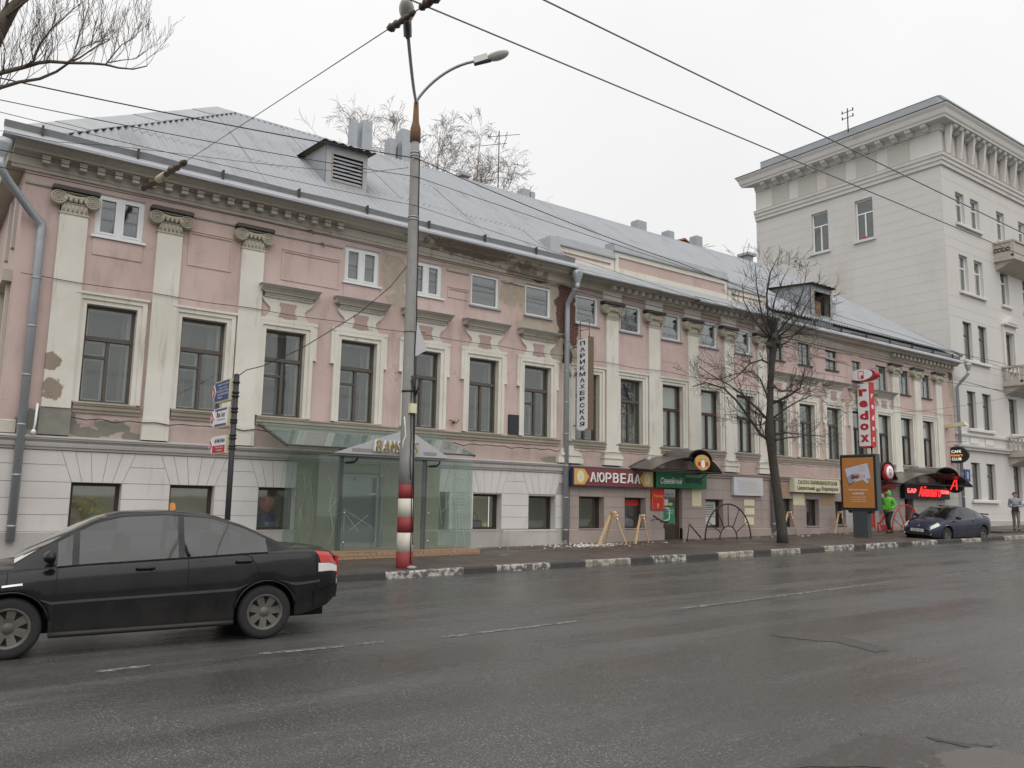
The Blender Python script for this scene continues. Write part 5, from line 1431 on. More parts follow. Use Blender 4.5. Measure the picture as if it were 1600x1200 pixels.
# canopy panes: a shallow shed of green glass
cl, cr = P(450, 693, GY - .55), P(743, 712, GY - .55)
zf = (cl.z + cr.z) / 2; zw = P(408, 662).z
xs = [cl.x, cl.x + (cr.x - cl.x) * .34, cl.x + (cr.x - cl.x) * .67, cr.x]
for a, c in zip(xs[:-1], xs[1:]):
    q = MB(); q.prism([(GY - .55, zf), (D - .16, zw), (D - .16, zw + .012), (GY - .55, zf + .012)], a + .01, c - .01, 'x'); q.build('canopy_pane', 'canopy_glass', porch)
for x in xs: MB().tube([(x, GY - .5, zf - .03), (x, D, zw - .02)], .022, 5).build('canopy_rib', 'steel_dark', porch)
MB().box(cl.x, cr.x, GY - .56, GY - .53, zf - .03, zf + .0).build('canopy_edge', 'steel_dark', porch)
# gable sign
ga, gb, gc = P(523, 707, GY - .75), P(703, 717, GY - .75), P(637, 671, GY - .75)
zg = (ga.z + gb.z) / 2; gm = gc.x
q = MB(); q.prism([(ga.x, zg), (gb.x, zg), (gm, gc.z)], GY - .78, GY - .70, 'y'); q.build('gable', 'silver_sheet', porch)
MB().box(ga.x + .1, gb.x - .1, GY - .70, GY - .2, zg - .05, zg + .02).build('gable_beam', 'steel_grey', porch)
q = MB()
for k in range(30):
    x = ga.x + .45 + k * (gb.x - ga.x - .9) / 29
    if ga.x + 1.15 < x < gb.x - .8: continue
    q.box(x - .03, x + .03, GY - .786, GY - .779, zg + .05, zg + .13)
q.build('gable_frieze', 'steel_grey', porch)
la, lb = P(584, 706, GY - .8), P(652, 690, GY - .8)
word = 'RAMSES'; wx = (lb.x - la.x) / len(word)
for k, ch in enumerate(word):
    cx = la.x + wx * (k + .5); cz = zg + .245
    o = text_mb(ch, wx * .8, .28, (cx - .03, GY - .80, cz - .03), depth=.05, shear=.12).build('letter', 'pvc', porch)
    text_mb(ch, wx * .8, .28, (cx + .02, GY - .85, cz - .045), depth=.03, shear=.12).build('letter_face', 'gold', o)
# inside: olive stone lining and dark door
for x0, x1, z0, z1 in ((8.05, 9.13, .45, 2.62), (10.47, 12.2, .45, 2.62), (9.13, 10.47, 2.42, 2.62)):
    nx, nz = max(1, round((x1 - x0) / .55)), max(1, round((z1 - z0) / .42))
    for i in range(nx):
        for j in range(nz):
            MB().box(x0 + (x1 - x0) * i / nx + .004, x0 + (x1 - x0) * (i + 1) / nx - .004, D - .05 - random.uniform(0, .006), D - .02, z0 + (z1 - z0) * j / nz + .004, z0 + (z1 - z0) * (j + 1) / nz - .004).build('lining_slab', 'olive_stone', porch)
dx0, dx1 = 9.2, 10.35
do = MB().box(dx0, dx0 + .07, D - .02, D + .05, .5, 2.38).box(dx1 - .07, dx1, D - .02, D + .05, .5, 2.38).box(dx0 + .07, dx1 - .07, D - .02, D + .05, 2.3, 2.38).box(dx0 + .07, dx1 - .07, D - .02, D + .05, .5, .62).build('door', 'steel_grey', porch)
MB().box(dx0 + .07, dx1 - .07, D + .01, D + .02, .62, 2.3).build('pane', 'window_glass', do)
MB().box(dx0 + .02, dx1 - .02, D + .3, D + .32, .4, 2.4).build('door_backing', 'door_dark', do)
MB().box(9.65, 9.95, D - .05, D - .02, 2.22, 2.3).build('door_closer', 'steel_grey', do)
MB().box(10.05, 10.25, D - .03, D - .021, 1.85, 1.9).build('door_label', 'paper', do)
ra, rb = P(537, 796, GY + .5), P(581, 824, GY + .5)
MB().tube([ra, rb, (rb.x, GY + .5, zb)], .022, 6).tube([(ra.x + .02, GY + .5, ra.z), (ra.x + .02, GY + .5, zb)], .02, 6).build('handrail', 'steel_grey', porch)
# etched figures on the glass
def etched(pts, y=GY - .0075, w=.012):
    q = MB()
    for a, c in zip(pts[:-1], pts[1:]):
        a, c = P(*a, y), P(*c, y); d = (c - a); nn = Vector((-d.z, 0, d.x)); nn = nn.normalized() * w / 2 if nn.length > 0 else nn
        q.quad(a - nn, c - nn, c + nn, a + nn)
    return q
lines = [[(699, 752), (703, 745), (730, 745), (736, 760), (734, 860)], [(699, 752), (696, 790), (708, 772), (712, 752)], [(712, 752), (716, 746), (724, 746), (728, 756), (722, 766), (714, 764), (712, 752)], [(712, 800), (714, 832), (712, 858)], [(722, 800), (724, 832), (728, 858)], [(710, 768), (712, 800), (724, 800), (727, 768)], [(690, 800), (700, 790), (705, 770)]]
lines += [[(711, 772 + k * 5), (726, 772 + k * 5)] for k in range(6)]
lines += [[(514, 745), (520, 760), (515, 790), (521, 830), (514, 850)], [(512, 800), (526, 780)], [(538, 800), (560, 830)], [(545, 830), (575, 805)], [(690, 745), (686, 775), (690, 820)]]
q = MB()
for ln in lines: etched(ln, w=.009).build('etching', 'etching', porch)
q = MB()
for ln in [[(455, 745), (475, 738), (478, 770), (470, 800), (480, 840)], [(460, 770), (470, 785), (482, 780)], [(452, 800), (470, 795), (466, 850)], [(485, 745), (490, 800), (484, 850)], [(462, 755), (472, 750), (468, 762), (462, 755)]]:
    pts = []
    for p_ in ln:       # on the oblique side pane
        r_ = ray(*p_); xf, xw = GX0 - .02, 7.74
        s_ = (xw - xf) / (19.95 - GY - .02); t_ = (xf - s_ * (GY + .02)) / (r_[0] - s_ * r_[1]); v_ = r_ * t_
        pts.append(Vector((v_[0] - .006, v_[1], v_[2] + H)))
    MB().tube(pts, .005, 3).build('etching', 'etching', porch)

# ================================================================== shop signs
def board(name, pa, pb, y, th, mats, label, cat='sign'):
    """signboard whose face spans two photographed corners on the plane y"""
    a, b = P(pa[0], pa[1], y), P(pb[0], pb[1], y)
    x0, x1, z0, z1 = min(a.x, b.x), max(a.x, b.x), min(a.z, b.z), max(a.z, b.z)
    o = thing(name, ((x0 + x1) / 2, y + th, z0), label, cat)
    MB().box(x0, x1, y, y + th, z0, z1).build('sign_board', mats, o)
    return o, x0, x1, z0, z1
y = D - .22
o = thing('shop_sign', (18.5, D - .1, 2.2), 'long maroon and gold shop sign with white АЮРВЕДА lettering', 'sign')
x0, x1, z0, z1 = 16.92, 20.48, 2.27, 2.86
MB().box(x0, x1, y + .01, D - .03, z0, z1).build('sign_case', 'sign_blue', o)
MB().box(x0 + .02, x1 - .02, y, y + .012, z0 + .025, z1 - .025).build('sign_panel', 'sign_maroon', o)
for s_, xe in ((1, x0 + .05), (-1, x1 - .05)):
    MB().prism([(xe, z0 + .05), (xe + s_ * .42, z0 + .05), (xe + s_ * .62, (z0 + z1) / 2), (xe + s_ * .42, z1 - .05), (xe, z1 - .05)][::s_], y - .006, y, 'y').build('gold_corner', 'sign_gold', o)
    q = MB(); cx, cz = xe + s_ * .26, (z0 + z1) / 2
    q.prism([(cx + .15 * math.cos(k * .314), cz + .19 * math.sin(k * .314)) for k in range(20)], y - .012, y - .006, 'y'); e = q.build('emblem', 'sign_cream', o)
    MB().prism([(cx - .02, cz - .07), (cx + .02, cz - .07), (cx + .012, cz + .07), (cx - .012, cz + .07)], y - .016, y - .012, 'y').build('emblem_figure', 'sign_grey', e)
for k, ch in enumerate('АЮРВЕДА'): text_mb(ch, .235 if ch != 'Ю' else .30, .31, (17.74 + k * .325, y - .001, (z0 + z1) / 2), depth=.04, bold=.008).build('letter', 'pvc', o)
# green sign
o = thing('shop_sign', (21.8, D - .1, 2.2), 'green shop sign reading Семейный ортопед above the dark door', 'sign')
x0, x1, z0, z1 = 20.56, 23.10, 2.31, 2.84
MB().box(x0, x1, D - .25, D - .03, z0, z1).build('sign_board', 'sign_green', o)
y = D - .252
text_mb('Семейный', 1.05, .22, (21.30, y, 2.55), depth=.008, shear=.2).build('lettering', 'pvc', o)
text_mb('ортопед', .82, .21, (22.42, y, 2.55), depth=.008, shear=.2).build('lettering', 'sign_ink', o)
text_mb('САЛОН-МАГАЗИН', .85, .07, (22.45, y, 2.74), depth=.008).build('lettering', 'sign_grey', o)
# red notice
a, b = P(1018, 797, D - .06), P(1038, 764, D - .06)
o = thing('wall_notice', ((a.x + b.x) / 2, D, a.z), 'red notice board with yellow lettering left of the dark door', 'sign')
MB().box(a.x, b.x, D - .06, D - .02, a.z, b.z).build('sign_board', 'sign_red', o)
q = MB(); cx = (a.x + b.x) / 2; w_ = b.x - a.x; h_ = b.z - a.z
text_mb('Тюни', w_ * .7, h_ * .13, (cx, D - .061, a.z + h_ * .66)).build('lettering', 'sign_yellow', o)
q = MB(); q.prism([(cx - .05, a.z + .08), (cx + .05, a.z + .08), (cx + .02, a.z + .12), (cx + .06, a.z + .22), (cx - .06, a.z + .22), (cx - .02, a.z + .12)], D - .066, D - .06, 'y').build('emblem', 'sign_gold', o)
for s_ in (-1, 1):
    q = MB()
    for k in range(6): q.box(cx + s_ * w_ * .42 - .012, cx + s_ * w_ * .42 + .012, D - .066, D - .06, a.z + .06 + k * .07, a.z + .09 + k * .07)
    q.build('border', 'sign_gold', o)
# pale blank board
o = thing('wall_board', (25.6, D, 2.2), 'pale grey printed board on the wall left of the trunk', 'sign')
MB().box(24.72, 26.42, D - .14, D - .02, 2.13, 2.80).build('sign_board', 'sign_grey', o)
q = MB()
for k in range(6): q.box(25.0, 26.2 - .1 * (k % 3), D - .146, D - .14, 2.26 + k * .075, 2.275 + k * .075)
q.build('print_lines', 'belt_grey', o); MB().box(24.78, 24.86, D - .146, D - .14, 2.2, 2.74).build('print_band', 'poster_pale', o)
# salon sign
o = thing('shop_sign', (29.7, D, 2.3), 'cream sign in dark lettering САЛОН-ПАРИКМАХЕРСКАЯ beside the advertising lightbox', 'sign')
MB().box(28.2, 31.3, D - .25, D - .03, 2.33, 2.86).build('sign_board', 'sign_cream', o)
text_mb('САЛОН-ПАРИКМАХЕРСКАЯ', 2.65, .16, (29.78, D - .251, 2.72)).build('lettering', 'sign_ink', o)
for tx_, tw_, tc_ in (('Цирюльня', 1.15, 28.98), ('на', .26, 29.80), ('Варварке', 1.15, 30.60)): text_mb(tx_, tw_, .19 if tx_ != 'на' else .13, (tc_, D - .251, 2.48 if tx_ != 'на' else 2.45)).build('lettering', 'sign_ink', o)
MB().box(28.2, 28.34, D - .256, D - .25, 2.35, 2.84).build('sign_edge', 'sign_grey', o)
# hanging sign ПАРИКМАХЕРСКАЯ: lens-shaped light box end on to the wall
SX = 16.95
t0, t1 = PX(902, 532, SX), PX(919, 532, SX); zt_, zb_ = t0.z, PX(910, 669, SX).z
yn, yf = t1.y, t0.y
o = thing('hanging_sign', (SX, yf, zb_), 'tall narrow hanging sign with black vertical lettering ПАРИКМАХЕРСКАЯ', 'sign')
MB().box(SX, SX + .20, yn, yf, zb_, zt_).prism([(yf, zb_), (yn, zb_), ((yf + yn) / 2 - .05, zb_ - .07), ((yf + yn) / 2 + .12, zb_ - .07)], SX, SX + .2, 'x').build('light_box', 'sign_white', o)
MB().box(SX - .002, SX + .21, yn - .03, yn - .002, zb_ - .06, zt_ + .06).build('edge_panel', 'sign_brown', o)
word = 'ПАРИКМАХЕРСКАЯ'; st = (zt_ - zb_) / (len(word) + .3)
for k, ch in enumerate(word): text_mb(ch, .23 if ch != 'М' else .28, st * .68, (SX - .001, (yn + yf) / 2, zt_ - st * (k + .65)), '-x', .006, bold=.02).build('letter', 'sign_ink', o)
q = MB()
for z in (zt_ - .18, zt_ - 1.1, zb_ + .12): q.tube([(SX + .1, yf, z), (SX + .1, D, z)], .02, 5)
q.tube([(SX + .1, yf - .02, zt_), (SX + .1, yf - .02, zt_ + .62), (SX + .1, yn + .06, zt_ + .62), (SX + .1, yn + .06, zt_)], .014, 5); q.tube([(SX + .1, yf, zt_ + .32), (SX + .1, yn + .06, zt_ + .32)], .012, 5)
q.build('sign_bracket', 'rust', o)
# hanging sign redox
RXX = 33.0
t0, t1 = PX(1339, 600, RXX), PX(1357, 600, RXX); zt_, zb_ = PX(1348, 600, RXX).z, PX(1348, 697, RXX).z
yn, yf = t1.y, t0.y
o = thing('hanging_sign', (RXX, yf, zb_), 'tall white hanging sign with red vertical lettering redox and oval head', 'sign')
MB().box(RXX, RXX + .34, yn, yf, zb_, zt_).build('light_box', 'sign_white', o)
MB().box(RXX - .002, RXX + .36, yn - .03, yn - .002, zb_ - .05, zt_ + .06).build('edge_panel', 'sign_redox', o)
MB().prism([(yf, zb_ - .002), (yn, zb_ - .002), (yn + .1, zb_ - .08), (yf - .1, zb_ - .08)], RXX, RXX + .34, 'x').build('red_foot', 'sign_redox', o)
st = (zt_ - zb_) / 5.4
for k, ch in enumerate('redox'):
    text_mb(ch, .40, st * (.62 if ch != 'd' else .8), (RXX - .001, (yn + yf) / 2, zt_ - st * (k + .75)), '-x', .006, bold=.05).build('letter', 'sign_redox', o)
    text_mb(ch, .17, st * (.36 if ch != 'd' else .46), (RXX + .18, yn - .031, zt_ - .35 - st * .94 * (k + .4)), '-y', .006, bold=.03).build('letter', 'pvc', o)
oc = PX(1347, 586, RXX); oy, oz = oc.y, oc.z
pts = [(.60 * math.cos(2 * math.pi * k / 36), .26 * math.sin(2 * math.pi * k / 36)) for k in range(36)]
hd = MB().prism([(oy + a, oz + b) for a, b in pts], RXX - .02, RXX + .36, 'x').build('oval_head', 'sign_redox', o)
MB().prism([(oy + .04 + a * .88, oz + .01 + b * .95) for a, b in pts], RXX - .035, RXX - .02, 'x').build('oval_face', 'sign_white', hd)
MB().prism([(oy - .50, oz - .06), (oy - .36, oz + .2), (oy - .45, oz + .16), (oy - .56, oz + .03)], RXX - .03, RXX - .021, 'x').build('oval_swoosh', 'sign_blue', hd)
q = MB(); gx = RXX - .036
def letter_r(mb, x_, y_, z_, s_):
    # outlined flask-like letter mark on a face turned to -x
    w_ = .13 * s_; h_ = .34 * s_; t_ = .022 * s_
    for (a, b, c, d) in ((w_, w_ - t_, 0, h_), (w_ - t_, -w_ + t_, h_ - t_, h_), (-w_ + t_, -w_, h_ * .5, h_), (w_ - t_, 0, 0, t_)):
        mb.box(x_ - .006, x_, y_ + min(a, b), y_ + max(a, b), z_ + c, z_ + d)
    mb.box(x_ - .008, x_, y_ - w_, y_ + 0, z_, z_ + h_ * .45)
letter_r(q, gx, oy + .04, oz - .17, 1.0); q.build('letter_mark', 'sign_redox', hd)
q = MB()
for z in (zt_ - .25, (zt_ + zb_) / 2 + .15, zb_ + .22): q.tube([(RXX + .18, yf, z), (RXX + .18, D, z)], .03, 5)
q.tube([(RXX + .2, yn + .1, zb_), (RXX + .2, yn + .1, zb_ - .55), (RXX + .2, D, zb_ - .6)], .04, 6)
q.build('sign_bracket', 'steel_dark', o)
# oval cafe sign
CX_ = 41.2
oc = PX(1494.5, 711, CX_)
o = thing('hanging_sign', (CX_, oc.y, oc.z), 'black oval hanging sign with glowing words CAFE and CLUB', 'sign')
pts = [(.55 * math.cos(2 * math.pi * k / 36), .40 * math.sin(2 * math.pi * k / 36)) for k in range(36)]
MB().prism([(oc.y + a, oc.z + b) for a, b in pts], CX_, CX_ + .16, 'x').build('oval_case', 'sign_ink', o)
text_mb('CAFE', .46, .13, (CX_ - .002, oc.y, oc.z + .17), '-x').build('lettering', 'led_white', o); text_mb('CLUB', .46, .13, (CX_ - .002, oc.y, oc.z - .19), '-x').build('lettering', 'led_white', o)
text_mb('Айвенго', .58, .14, (CX_ - .002, oc.y, oc.z - .0), '-x', shear=.3).build('lettering', 'lamp_warm', o)
MB().tube([(CX_ + .1, oc.y + .3, oc.z + .25), (CX_ + .1, D, oc.z + .3)], .03, 5).tube([(CX_ + .1, oc.y + .3, oc.z - .2), (CX_ + .1, D, oc.z - .2)], .025, 5).build('sign_bracket', 'steel_dark', o)
# floodlight over the cafe sign
o = thing('floodlight_bar', (41.3, D, 5), 'long tan floodlight trough on a thin post above the oval cafe sign', 'lamp')
a, b = PX(1470, 668, 40.9), PX(1511, 662, 40.9)
MB().prism([(a.y + .05, a.z - .06), (b.y, b.z - .08), (b.y + .12, b.z + .10), (a.y - .02, a.z + .10)][::-1], 40.8, 41.05, 'x').build('trough', 'sign_cream', o)
MB().tube([(40.95, a.y - .05, a.z), (40.95, a.y - .08, a.z - 1.75)], .025, 5).tube([(40.95, a.y, a.z - .7), (40.95, b.y + .1, a.z - .75)], .015, 4).tube([(40.95, a.y, a.z - .95), (40.95, b.y + .2, a.z - 1.0)], .015, 4).tube([(40.95, a.y, a.z), (40.95, D, a.z + .1)], .03, 5).build('post', 'steel_dark', o)

# ---- arched canopies over the doors
def canopy(name, x0, x1, xc, hw, zlow, zhi, pr, label, m_='polycarbonate'):
    o = thing(name, (xc, D, zlow), label, 'canopy')
    q = MB(); n = 10
    def wing(xa, xb, za, zb_):
        pts = [(xa + (xb - xa) * k / n, za + (zb_ - za) * (1 - (1 - k / n) ** 2)) for k in range(n + 1)]
        return pts
    for nm, xa in (('canopy_sheet', x0), ('canopy_sheet', x1)):
        b = MB(); pts = wing(xa, xc + (hw * .55 if xa > xc else -hw * .55), zlow, zhi - .22)
        v = [(px_, D - pr, z) for px_, z in pts] + [(px_, D, z + .10) for px_, z in pts]
        b.add(v, [(i, i + 1, i + n + 2, i + n + 1) for i in range(n)], smooth=True)
        b.build(nm, m_, o)
        MB().tube([(p_[0], D - pr, p_[1]) for p_ in pts], .022, 5).tube([(p_[0], D - .06, p_[1] + .10) for p_ in pts], .022, 5).build('canopy_rib', 'steel_dark', o)
    b = MB(); m_n = 14
    arc = [(xc + hw * math.cos(math.pi * k / m_n), zhi - .30 + .34 * math.sin(math.pi * k / m_n)) for k in range(m_n + 1)]
    v = [(a, D - pr - .06, z) for a, z in arc] + [(a, D, z + .06) for a, z in arc]
    b.add(v, [(i, i + 1, i + m_n + 2, i + m_n + 1) for i in range(m_n)], smooth=True); b.build('canopy_vault', m_, o)
    MB().tube([(a, D - pr - .06, z) for a, z in arc], .035, 6).build('vault_rim', 'under_black', o)
    q = MB()
    for x in (x0 + .05, x1 - .05): q.tube([(x, D - pr, zlow), (x, D, zlow + .02)], .022, 5); q.tube([(x, D - pr * .5, zlow), (x, D - .02, zlow - .3)], .018, 5)
    q.tube([(x0, D - pr, zlow), (x1, D - pr, zlow)], .02, 5)
    q.build('canopy_frame', 'steel_dark', o)
    return o
yv = D - 1.15
c1 = P(1094, 722, yv)
o = canopy('entrance_canopy', P(1020, 735, yv).x, P(1128, 736, yv).x, c1.x - .05, .55, P(1060, 736, yv).z, P(1094, 706, yv).z, 1.15, 'arched translucent canopy with oval orange emblem over the dark door')
q = [(c1.x + .36 * math.cos(2 * math.pi * k / 28), c1.z - .02 + .26 * math.sin(2 * math.pi * k / 28)) for k in range(28)]
e = MB().prism(q, yv - .12, yv - .06, 'y').build('oval_emblem', 'sign_gold', o)
MB().prism([(c1.x + .10 * math.cos(2 * math.pi * k / 18), c1.z - .07 + .13 * math.sin(2 * math.pi * k / 18)) for k in range(18)], yv - .13, yv - .12, 'y').build('emblem_egg', 'sign_white', e)
MB().box(c1.x - .25, c1.x - .11, yv - .13, yv - .12, c1.z - .13, c1.z - .0).box(c1.x + .11, c1.x + .25, yv - .13, yv - .12, c1.z - .13, c1.z - .0).build('emblem_bar', 'sign_red', e)
text_mb('СЕМЕЙНЫЙ', .36, .07, (c1.x, yv - .121, c1.z + .12)).build('lettering', 'sign_cream', e)
yv = D - 1.0
c2 = P(1386, 738, yv)
o = canopy('entrance_canopy', P(1368, 750, yv).x, P(1404, 752, yv).x, c2.x, .42, P(1386, 752, yv).z, P(1386, 724, yv).z, 1.0, 'small canopy with round white emblem disc above the red shopfront', 'brown_frame')
e = MB().lathe([(0, -.09), (.34, -.09), (.36, -.02), (.36, .06)], (c2.x - .05, yv - .05, c2.z), 'y', 24).build('round_emblem', 'sign_redox', o)
MB().lathe([(0, -.1), (.27, -.1), (.27, -.05)], (c2.x - .03, yv - .05, c2.z), 'y', 24).build('emblem_face', 'sign_white', e)
q = MB(); t_ = .02
for a, b, c, d in ((-.08, -.06, -.13, .13), (-.06, .06, .11, .13), (.06, .08, 0, .13), (-.06, 0, -.13, -.11)): q.box(c2.x - .03 + a, c2.x - .03 + b, yv - .16, yv - .15, c2.z + c, c2.z + d)
q.box(c2.x - .03, c2.x + .05, yv - .16, yv - .15, c2.z - .13, c2.z - .01); q.build('letter_mark', 'sign_redox', e)
a, b = P(1374, 764, D - .2), P(1401, 754, D - .2)
tag(MB().box(34.2, 35.75, D - .2, D - .03, 2.62, 2.98).build('fascia_board', 'sign_redox', None, (35, D, 2.62)), 'plain red fascia board over the shop entrance behind the green hooded person', 'sign')
q = MB()
for x0_, x1_ in ((33.86, 34.02), (34.12, 34.2)): q.box(x0_, x1_, D - .05, D - .01, .55, 2.3)
tag(q.build('red_post', 'red_rail', None, (34, D, .55)), 'bright red painted post trim on the wall behind the advertising lightbox', 'post')
# neon sign and its canopy
yv = D - 1.5
c3 = P(1494, 742, yv)
o = canopy('entrance_canopy', P(1412, 756, yv).x, P(1520, 756, yv).x, P(1478, 738, yv).x, .95, P(1450, 757, yv).z, P(1470, 732, yv).z, 1.5, 'wide dark arched canopy above the glowing red neon sign', 'polycarbonate')
cy = PX(1490, 756, 39.5)
e = MB().lathe([(0, 0), (.40, 0), (.42, .05), (.42, .2), (0, .2)], (39.5, cy.y, cy.z), 'x', 24).build('round_emblem', 'sign_ink', o)
e.location.x += 0
text_mb('А', .34, .56, (39.49, cy.y, cy.z), '-x', .02, shear=.35).build('letter', 'neon_red', e)
o = thing('neon_sign', (38.5, D, 2.2), 'dark signboard with glowing red neon script above the cafe entrance', 'sign')
x0, x1, z0, z1 = P(1414, 765, D - .25).x, P(1484, 770, D - .25).x, 2.22, 2.86
MB().box(x0, x1, D - .25, D - .03, z0, z1).build('sign_board', 'sign_ink', o)
yy = D - .26; wd = x1 - x0
text_mb('Айвенго', wd * .50, .46, (x0 + wd * .53, yy, 2.56), depth=.03, shear=.35).build('neon_script', 'neon_red', o)
for s_, tx in ((.13, 'БАР'), (.88, 'КАФЕ')):
    lw = wd * .2
    bb = MB().box(x0 + wd * s_ - lw / 2, x0 + wd * s_ + lw / 2, yy - .02, yy + .008, 2.44, 2.70).build('led_box', 'brown_frame', o)
    text_mb(tx, lw * .92, .2, (x0 + wd * s_, yy - .021, 2.57), depth=.02).build('led_text', 'neon_pink', bb)
# ================================================================== lamp post
bx, by = 9.09, 16.22
gz = walk_z(bx, by)
lp = thing('street_lamp', (bx, by, gz), 'grey concrete lamp post with red and white painted foot and two curved arms', 'street lamp')
top = P(649, 217, by)
tz = top.z
def prad(z): return .185 + (.098 - .185) * (z - gz) / (tz - gz)
tx = top.x - bx
def pc(z): return Vector((bx + tx * (z - gz) / (tz - gz), by, z))
zs_ = [P(632, y_, by).z for y_ in (757, 779, 808, 832, 862)]
bands = [(zs_[1] + (zs_[0] - zs_[1]) * 1.0, zs_[1], 'pole_red'), (zs_[1], zs_[2], 'pole_white'), (zs_[2], zs_[3], 'pole_red'), (zs_[3], zs_[4], 'pole_white'), (zs_[4], gz - .1, 'pole_red')]
n = 14
pts = [pc(bands[0][0] + (tz - bands[0][0]) * k / n) for k in range(n + 1)]
MB().tube(pts, [prad(p.z) * (1 + random.uniform(-.012, .012)) for p in pts], 16).build('pole', 'concrete', lp)
for a, b, m_ in bands: MB().tube([pc(b), pc((a + b) / 2), pc(a)], [prad(b) + .003, prad((a + b) / 2) + .003, prad(a) + .003], 16).build('painted_band', m_, lp)
MB().lathe([(0, .0), (.10, .0), (.11, .03), (.05, .06), (0, .06)], (bx + .02, by - .28, gz + .0), n=10).build('foot_stone', 'concrete', lp)
q = MB(); zt1 = P(650, 190, by).z; zt2 = P(653, 160, by).z
q.tube([pc(tz - .08), pc(tz + .25), pc(tz + .32), pc(zt1), pc(zt2)], [.125, .12, .10, .075, .055], 10); q.build('steel_collar', 'rust', lp)
for z in (tz - .35, tz - .42, tz - 1.9, tz - 1.96): MB().tube([pc(z - .015), pc(z + .015)], prad(z) + .014, 14).build('wire_band', 'galvanised', lp)
def solve_arm(px, py, ang):
    """a on the arm's bearing where the sight line passes"""
    c_, s_ = math.cos(ang), math.sin(ang); v = ray(px, py); k = v[0] / v[1]; p = pc(zt2)
    a = (k * p.y - p.x) / (c_ - k * s_); y = p.y + a * s_
    return Vector((p.x + a * c_, y, v[2] * y / v[1] + H))
tA = solve_arm(748, 95, math.radians(-48)); tB = solve_arm(637, 48, math.radians(-122))
p0 = pc(zt2)
def arm(tip, name='arm'):
    d = Vector((tip.x - p0.x, tip.y - p0.y, 0)); up = tip.z - p0.z
    pts = [p0 - Vector((0, 0, .3)), p0]
    for k in range(1, 13):
        t = k / 12; 
        hz = t ** 1.15; vz = 1 - (1 - t) ** 1.9
        pts.append(p0 + d * hz + Vector((0, 0, up * vz)))
    return MB().tube(pts, .034, 8).build(name, 'steel_grey', lp), (pts[-1] - pts[-2]).normalized()
def lamp_head(tip, d, parent):
    d = d.normalized(); side = d.cross(Vector((0, 0, 1))).normalized(); up = side.cross(d)
    def ell(c, a, b_, c_, lo, hi, nu=14, nv=10):
        v = []
        for i in range(nu + 1):
            t = math.pi * i / nu
            for j in range(nv + 1):
                ph = lo + (hi - lo) * j / nv
                v.append(c + d * (a * -math.cos(t)) + side * (b_ * math.sin(t) * math.cos(ph)) + up * (c_ * math.sin(t) * math.sin(ph)))
        f = [(i * (nv + 1) + j, i * (nv + 1) + j + 1, (i + 1) * (nv + 1) + j + 1, (i + 1) * (nv + 1) + j) for i in range(nu) for j in range(nv)]
        return v, f
    sc = .66
    b_ = MB()
    a0, a1 = tip - d * .1, tip + d * .35 * sc
    w_ = .075
    v = []
    for p_ in (a0, a1):
        for s_, u_ in ((-w_, -.06), (w_, -.06), (w_, .09), (-w_, .09)): v.append(p_ + side * s_ + up * u_)
    b_.add(v, [(0, 1, 2, 3), (7, 6, 5, 4), (0, 4, 5, 1), (1, 5, 6, 2), (2, 6, 7, 3), (3, 7, 4, 0)]); o = b_.build('lamp_head', 'lamp_body', parent)
    c = tip + d * (.35 * sc + .23)
    v, f = ell(c, .27, .14, .09, 0, math.pi); MB().add(v, f, smooth=True).build('lamp_hood', 'lamp_body', o)
    v, f = ell(c, .27, .135, .125, -math.pi, 0); MB().add(v, f, smooth=True).build('lamp_glass', 'lamp_glass', o)
    MB().tube([tip - d * .12 - up * .05, tip + d * .28 - up * .075], .045, 8).build('lamp_socket', 'car_trim_strip', o)
for tip in (tA, tB):
    a_, d_ = arm(tip); dd = Vector((tip.x - p0.x, tip.y - p0.y, 0)); dd = dd.normalized() + Vector((0, 0, .22 if tip is tA else .30)); lamp_head(tip, dd, a_)
# clamps, cables and small boxes on the post
zc = P(640, 612, by).z
MB().tube([pc(zc - .02), pc(zc + .02)], prad(zc) + .012, 14).tube([pc(zc) + Vector((.06, -.2, -.1)), pc(zc) + Vector((-.06, -.22, .33))], .022, 4).tube([pc(zc) + Vector((.06, -.2, -.1)), pc(zc) + Vector((.22, -.16, .32))], .022, 4).build('bracket', 'cable_black', lp)
zc = P(640, 519, by).z
MB().tube([pc(zc - .012), pc(zc + .012)], prad(zc) + .012, 14).build('clamp_band', 'rust', lp)
a, b, c = P(655, 503, by - .16), P(664, 548, by - .16), P(649, 557, by - .16)
q = MB(); y_ = by - .16
q.add([(a.x - .05, y_, a.z), (b.x, y_ - .10, b.z), (c.x, y_ + .02, c.z), (a.x - .05, y_ + .008, a.z), (b.x, y_ - .092, b.z), (c.x, y_ + .028, c.z)], [(0, 2, 1), (3, 4, 5), (0, 1, 4, 3), (1, 2, 5, 4), (2, 0, 3, 5)]); q.build('bent_plate', 'silver_sheet', lp)
MB().tube([pc(zc) + Vector((.1, -.15, .0)), pc(zc) + Vector((.28, -.2, .0))], .016, 4).tube([pc(zc) + Vector((.1, -.15, -.26)), pc(zc) + Vector((.28, -.2, -.26))], .016, 4).build('plate_clip', 'rust', lp)
a, b = P(640, 645, by - .2), P(650, 631, by - .2)
MB().box(a.x, b.x, by - .24, by - .13, a.z, b.z).build('junction_box', 'sign_cream', lp)
q = MB(); r_ = random.Random(4)
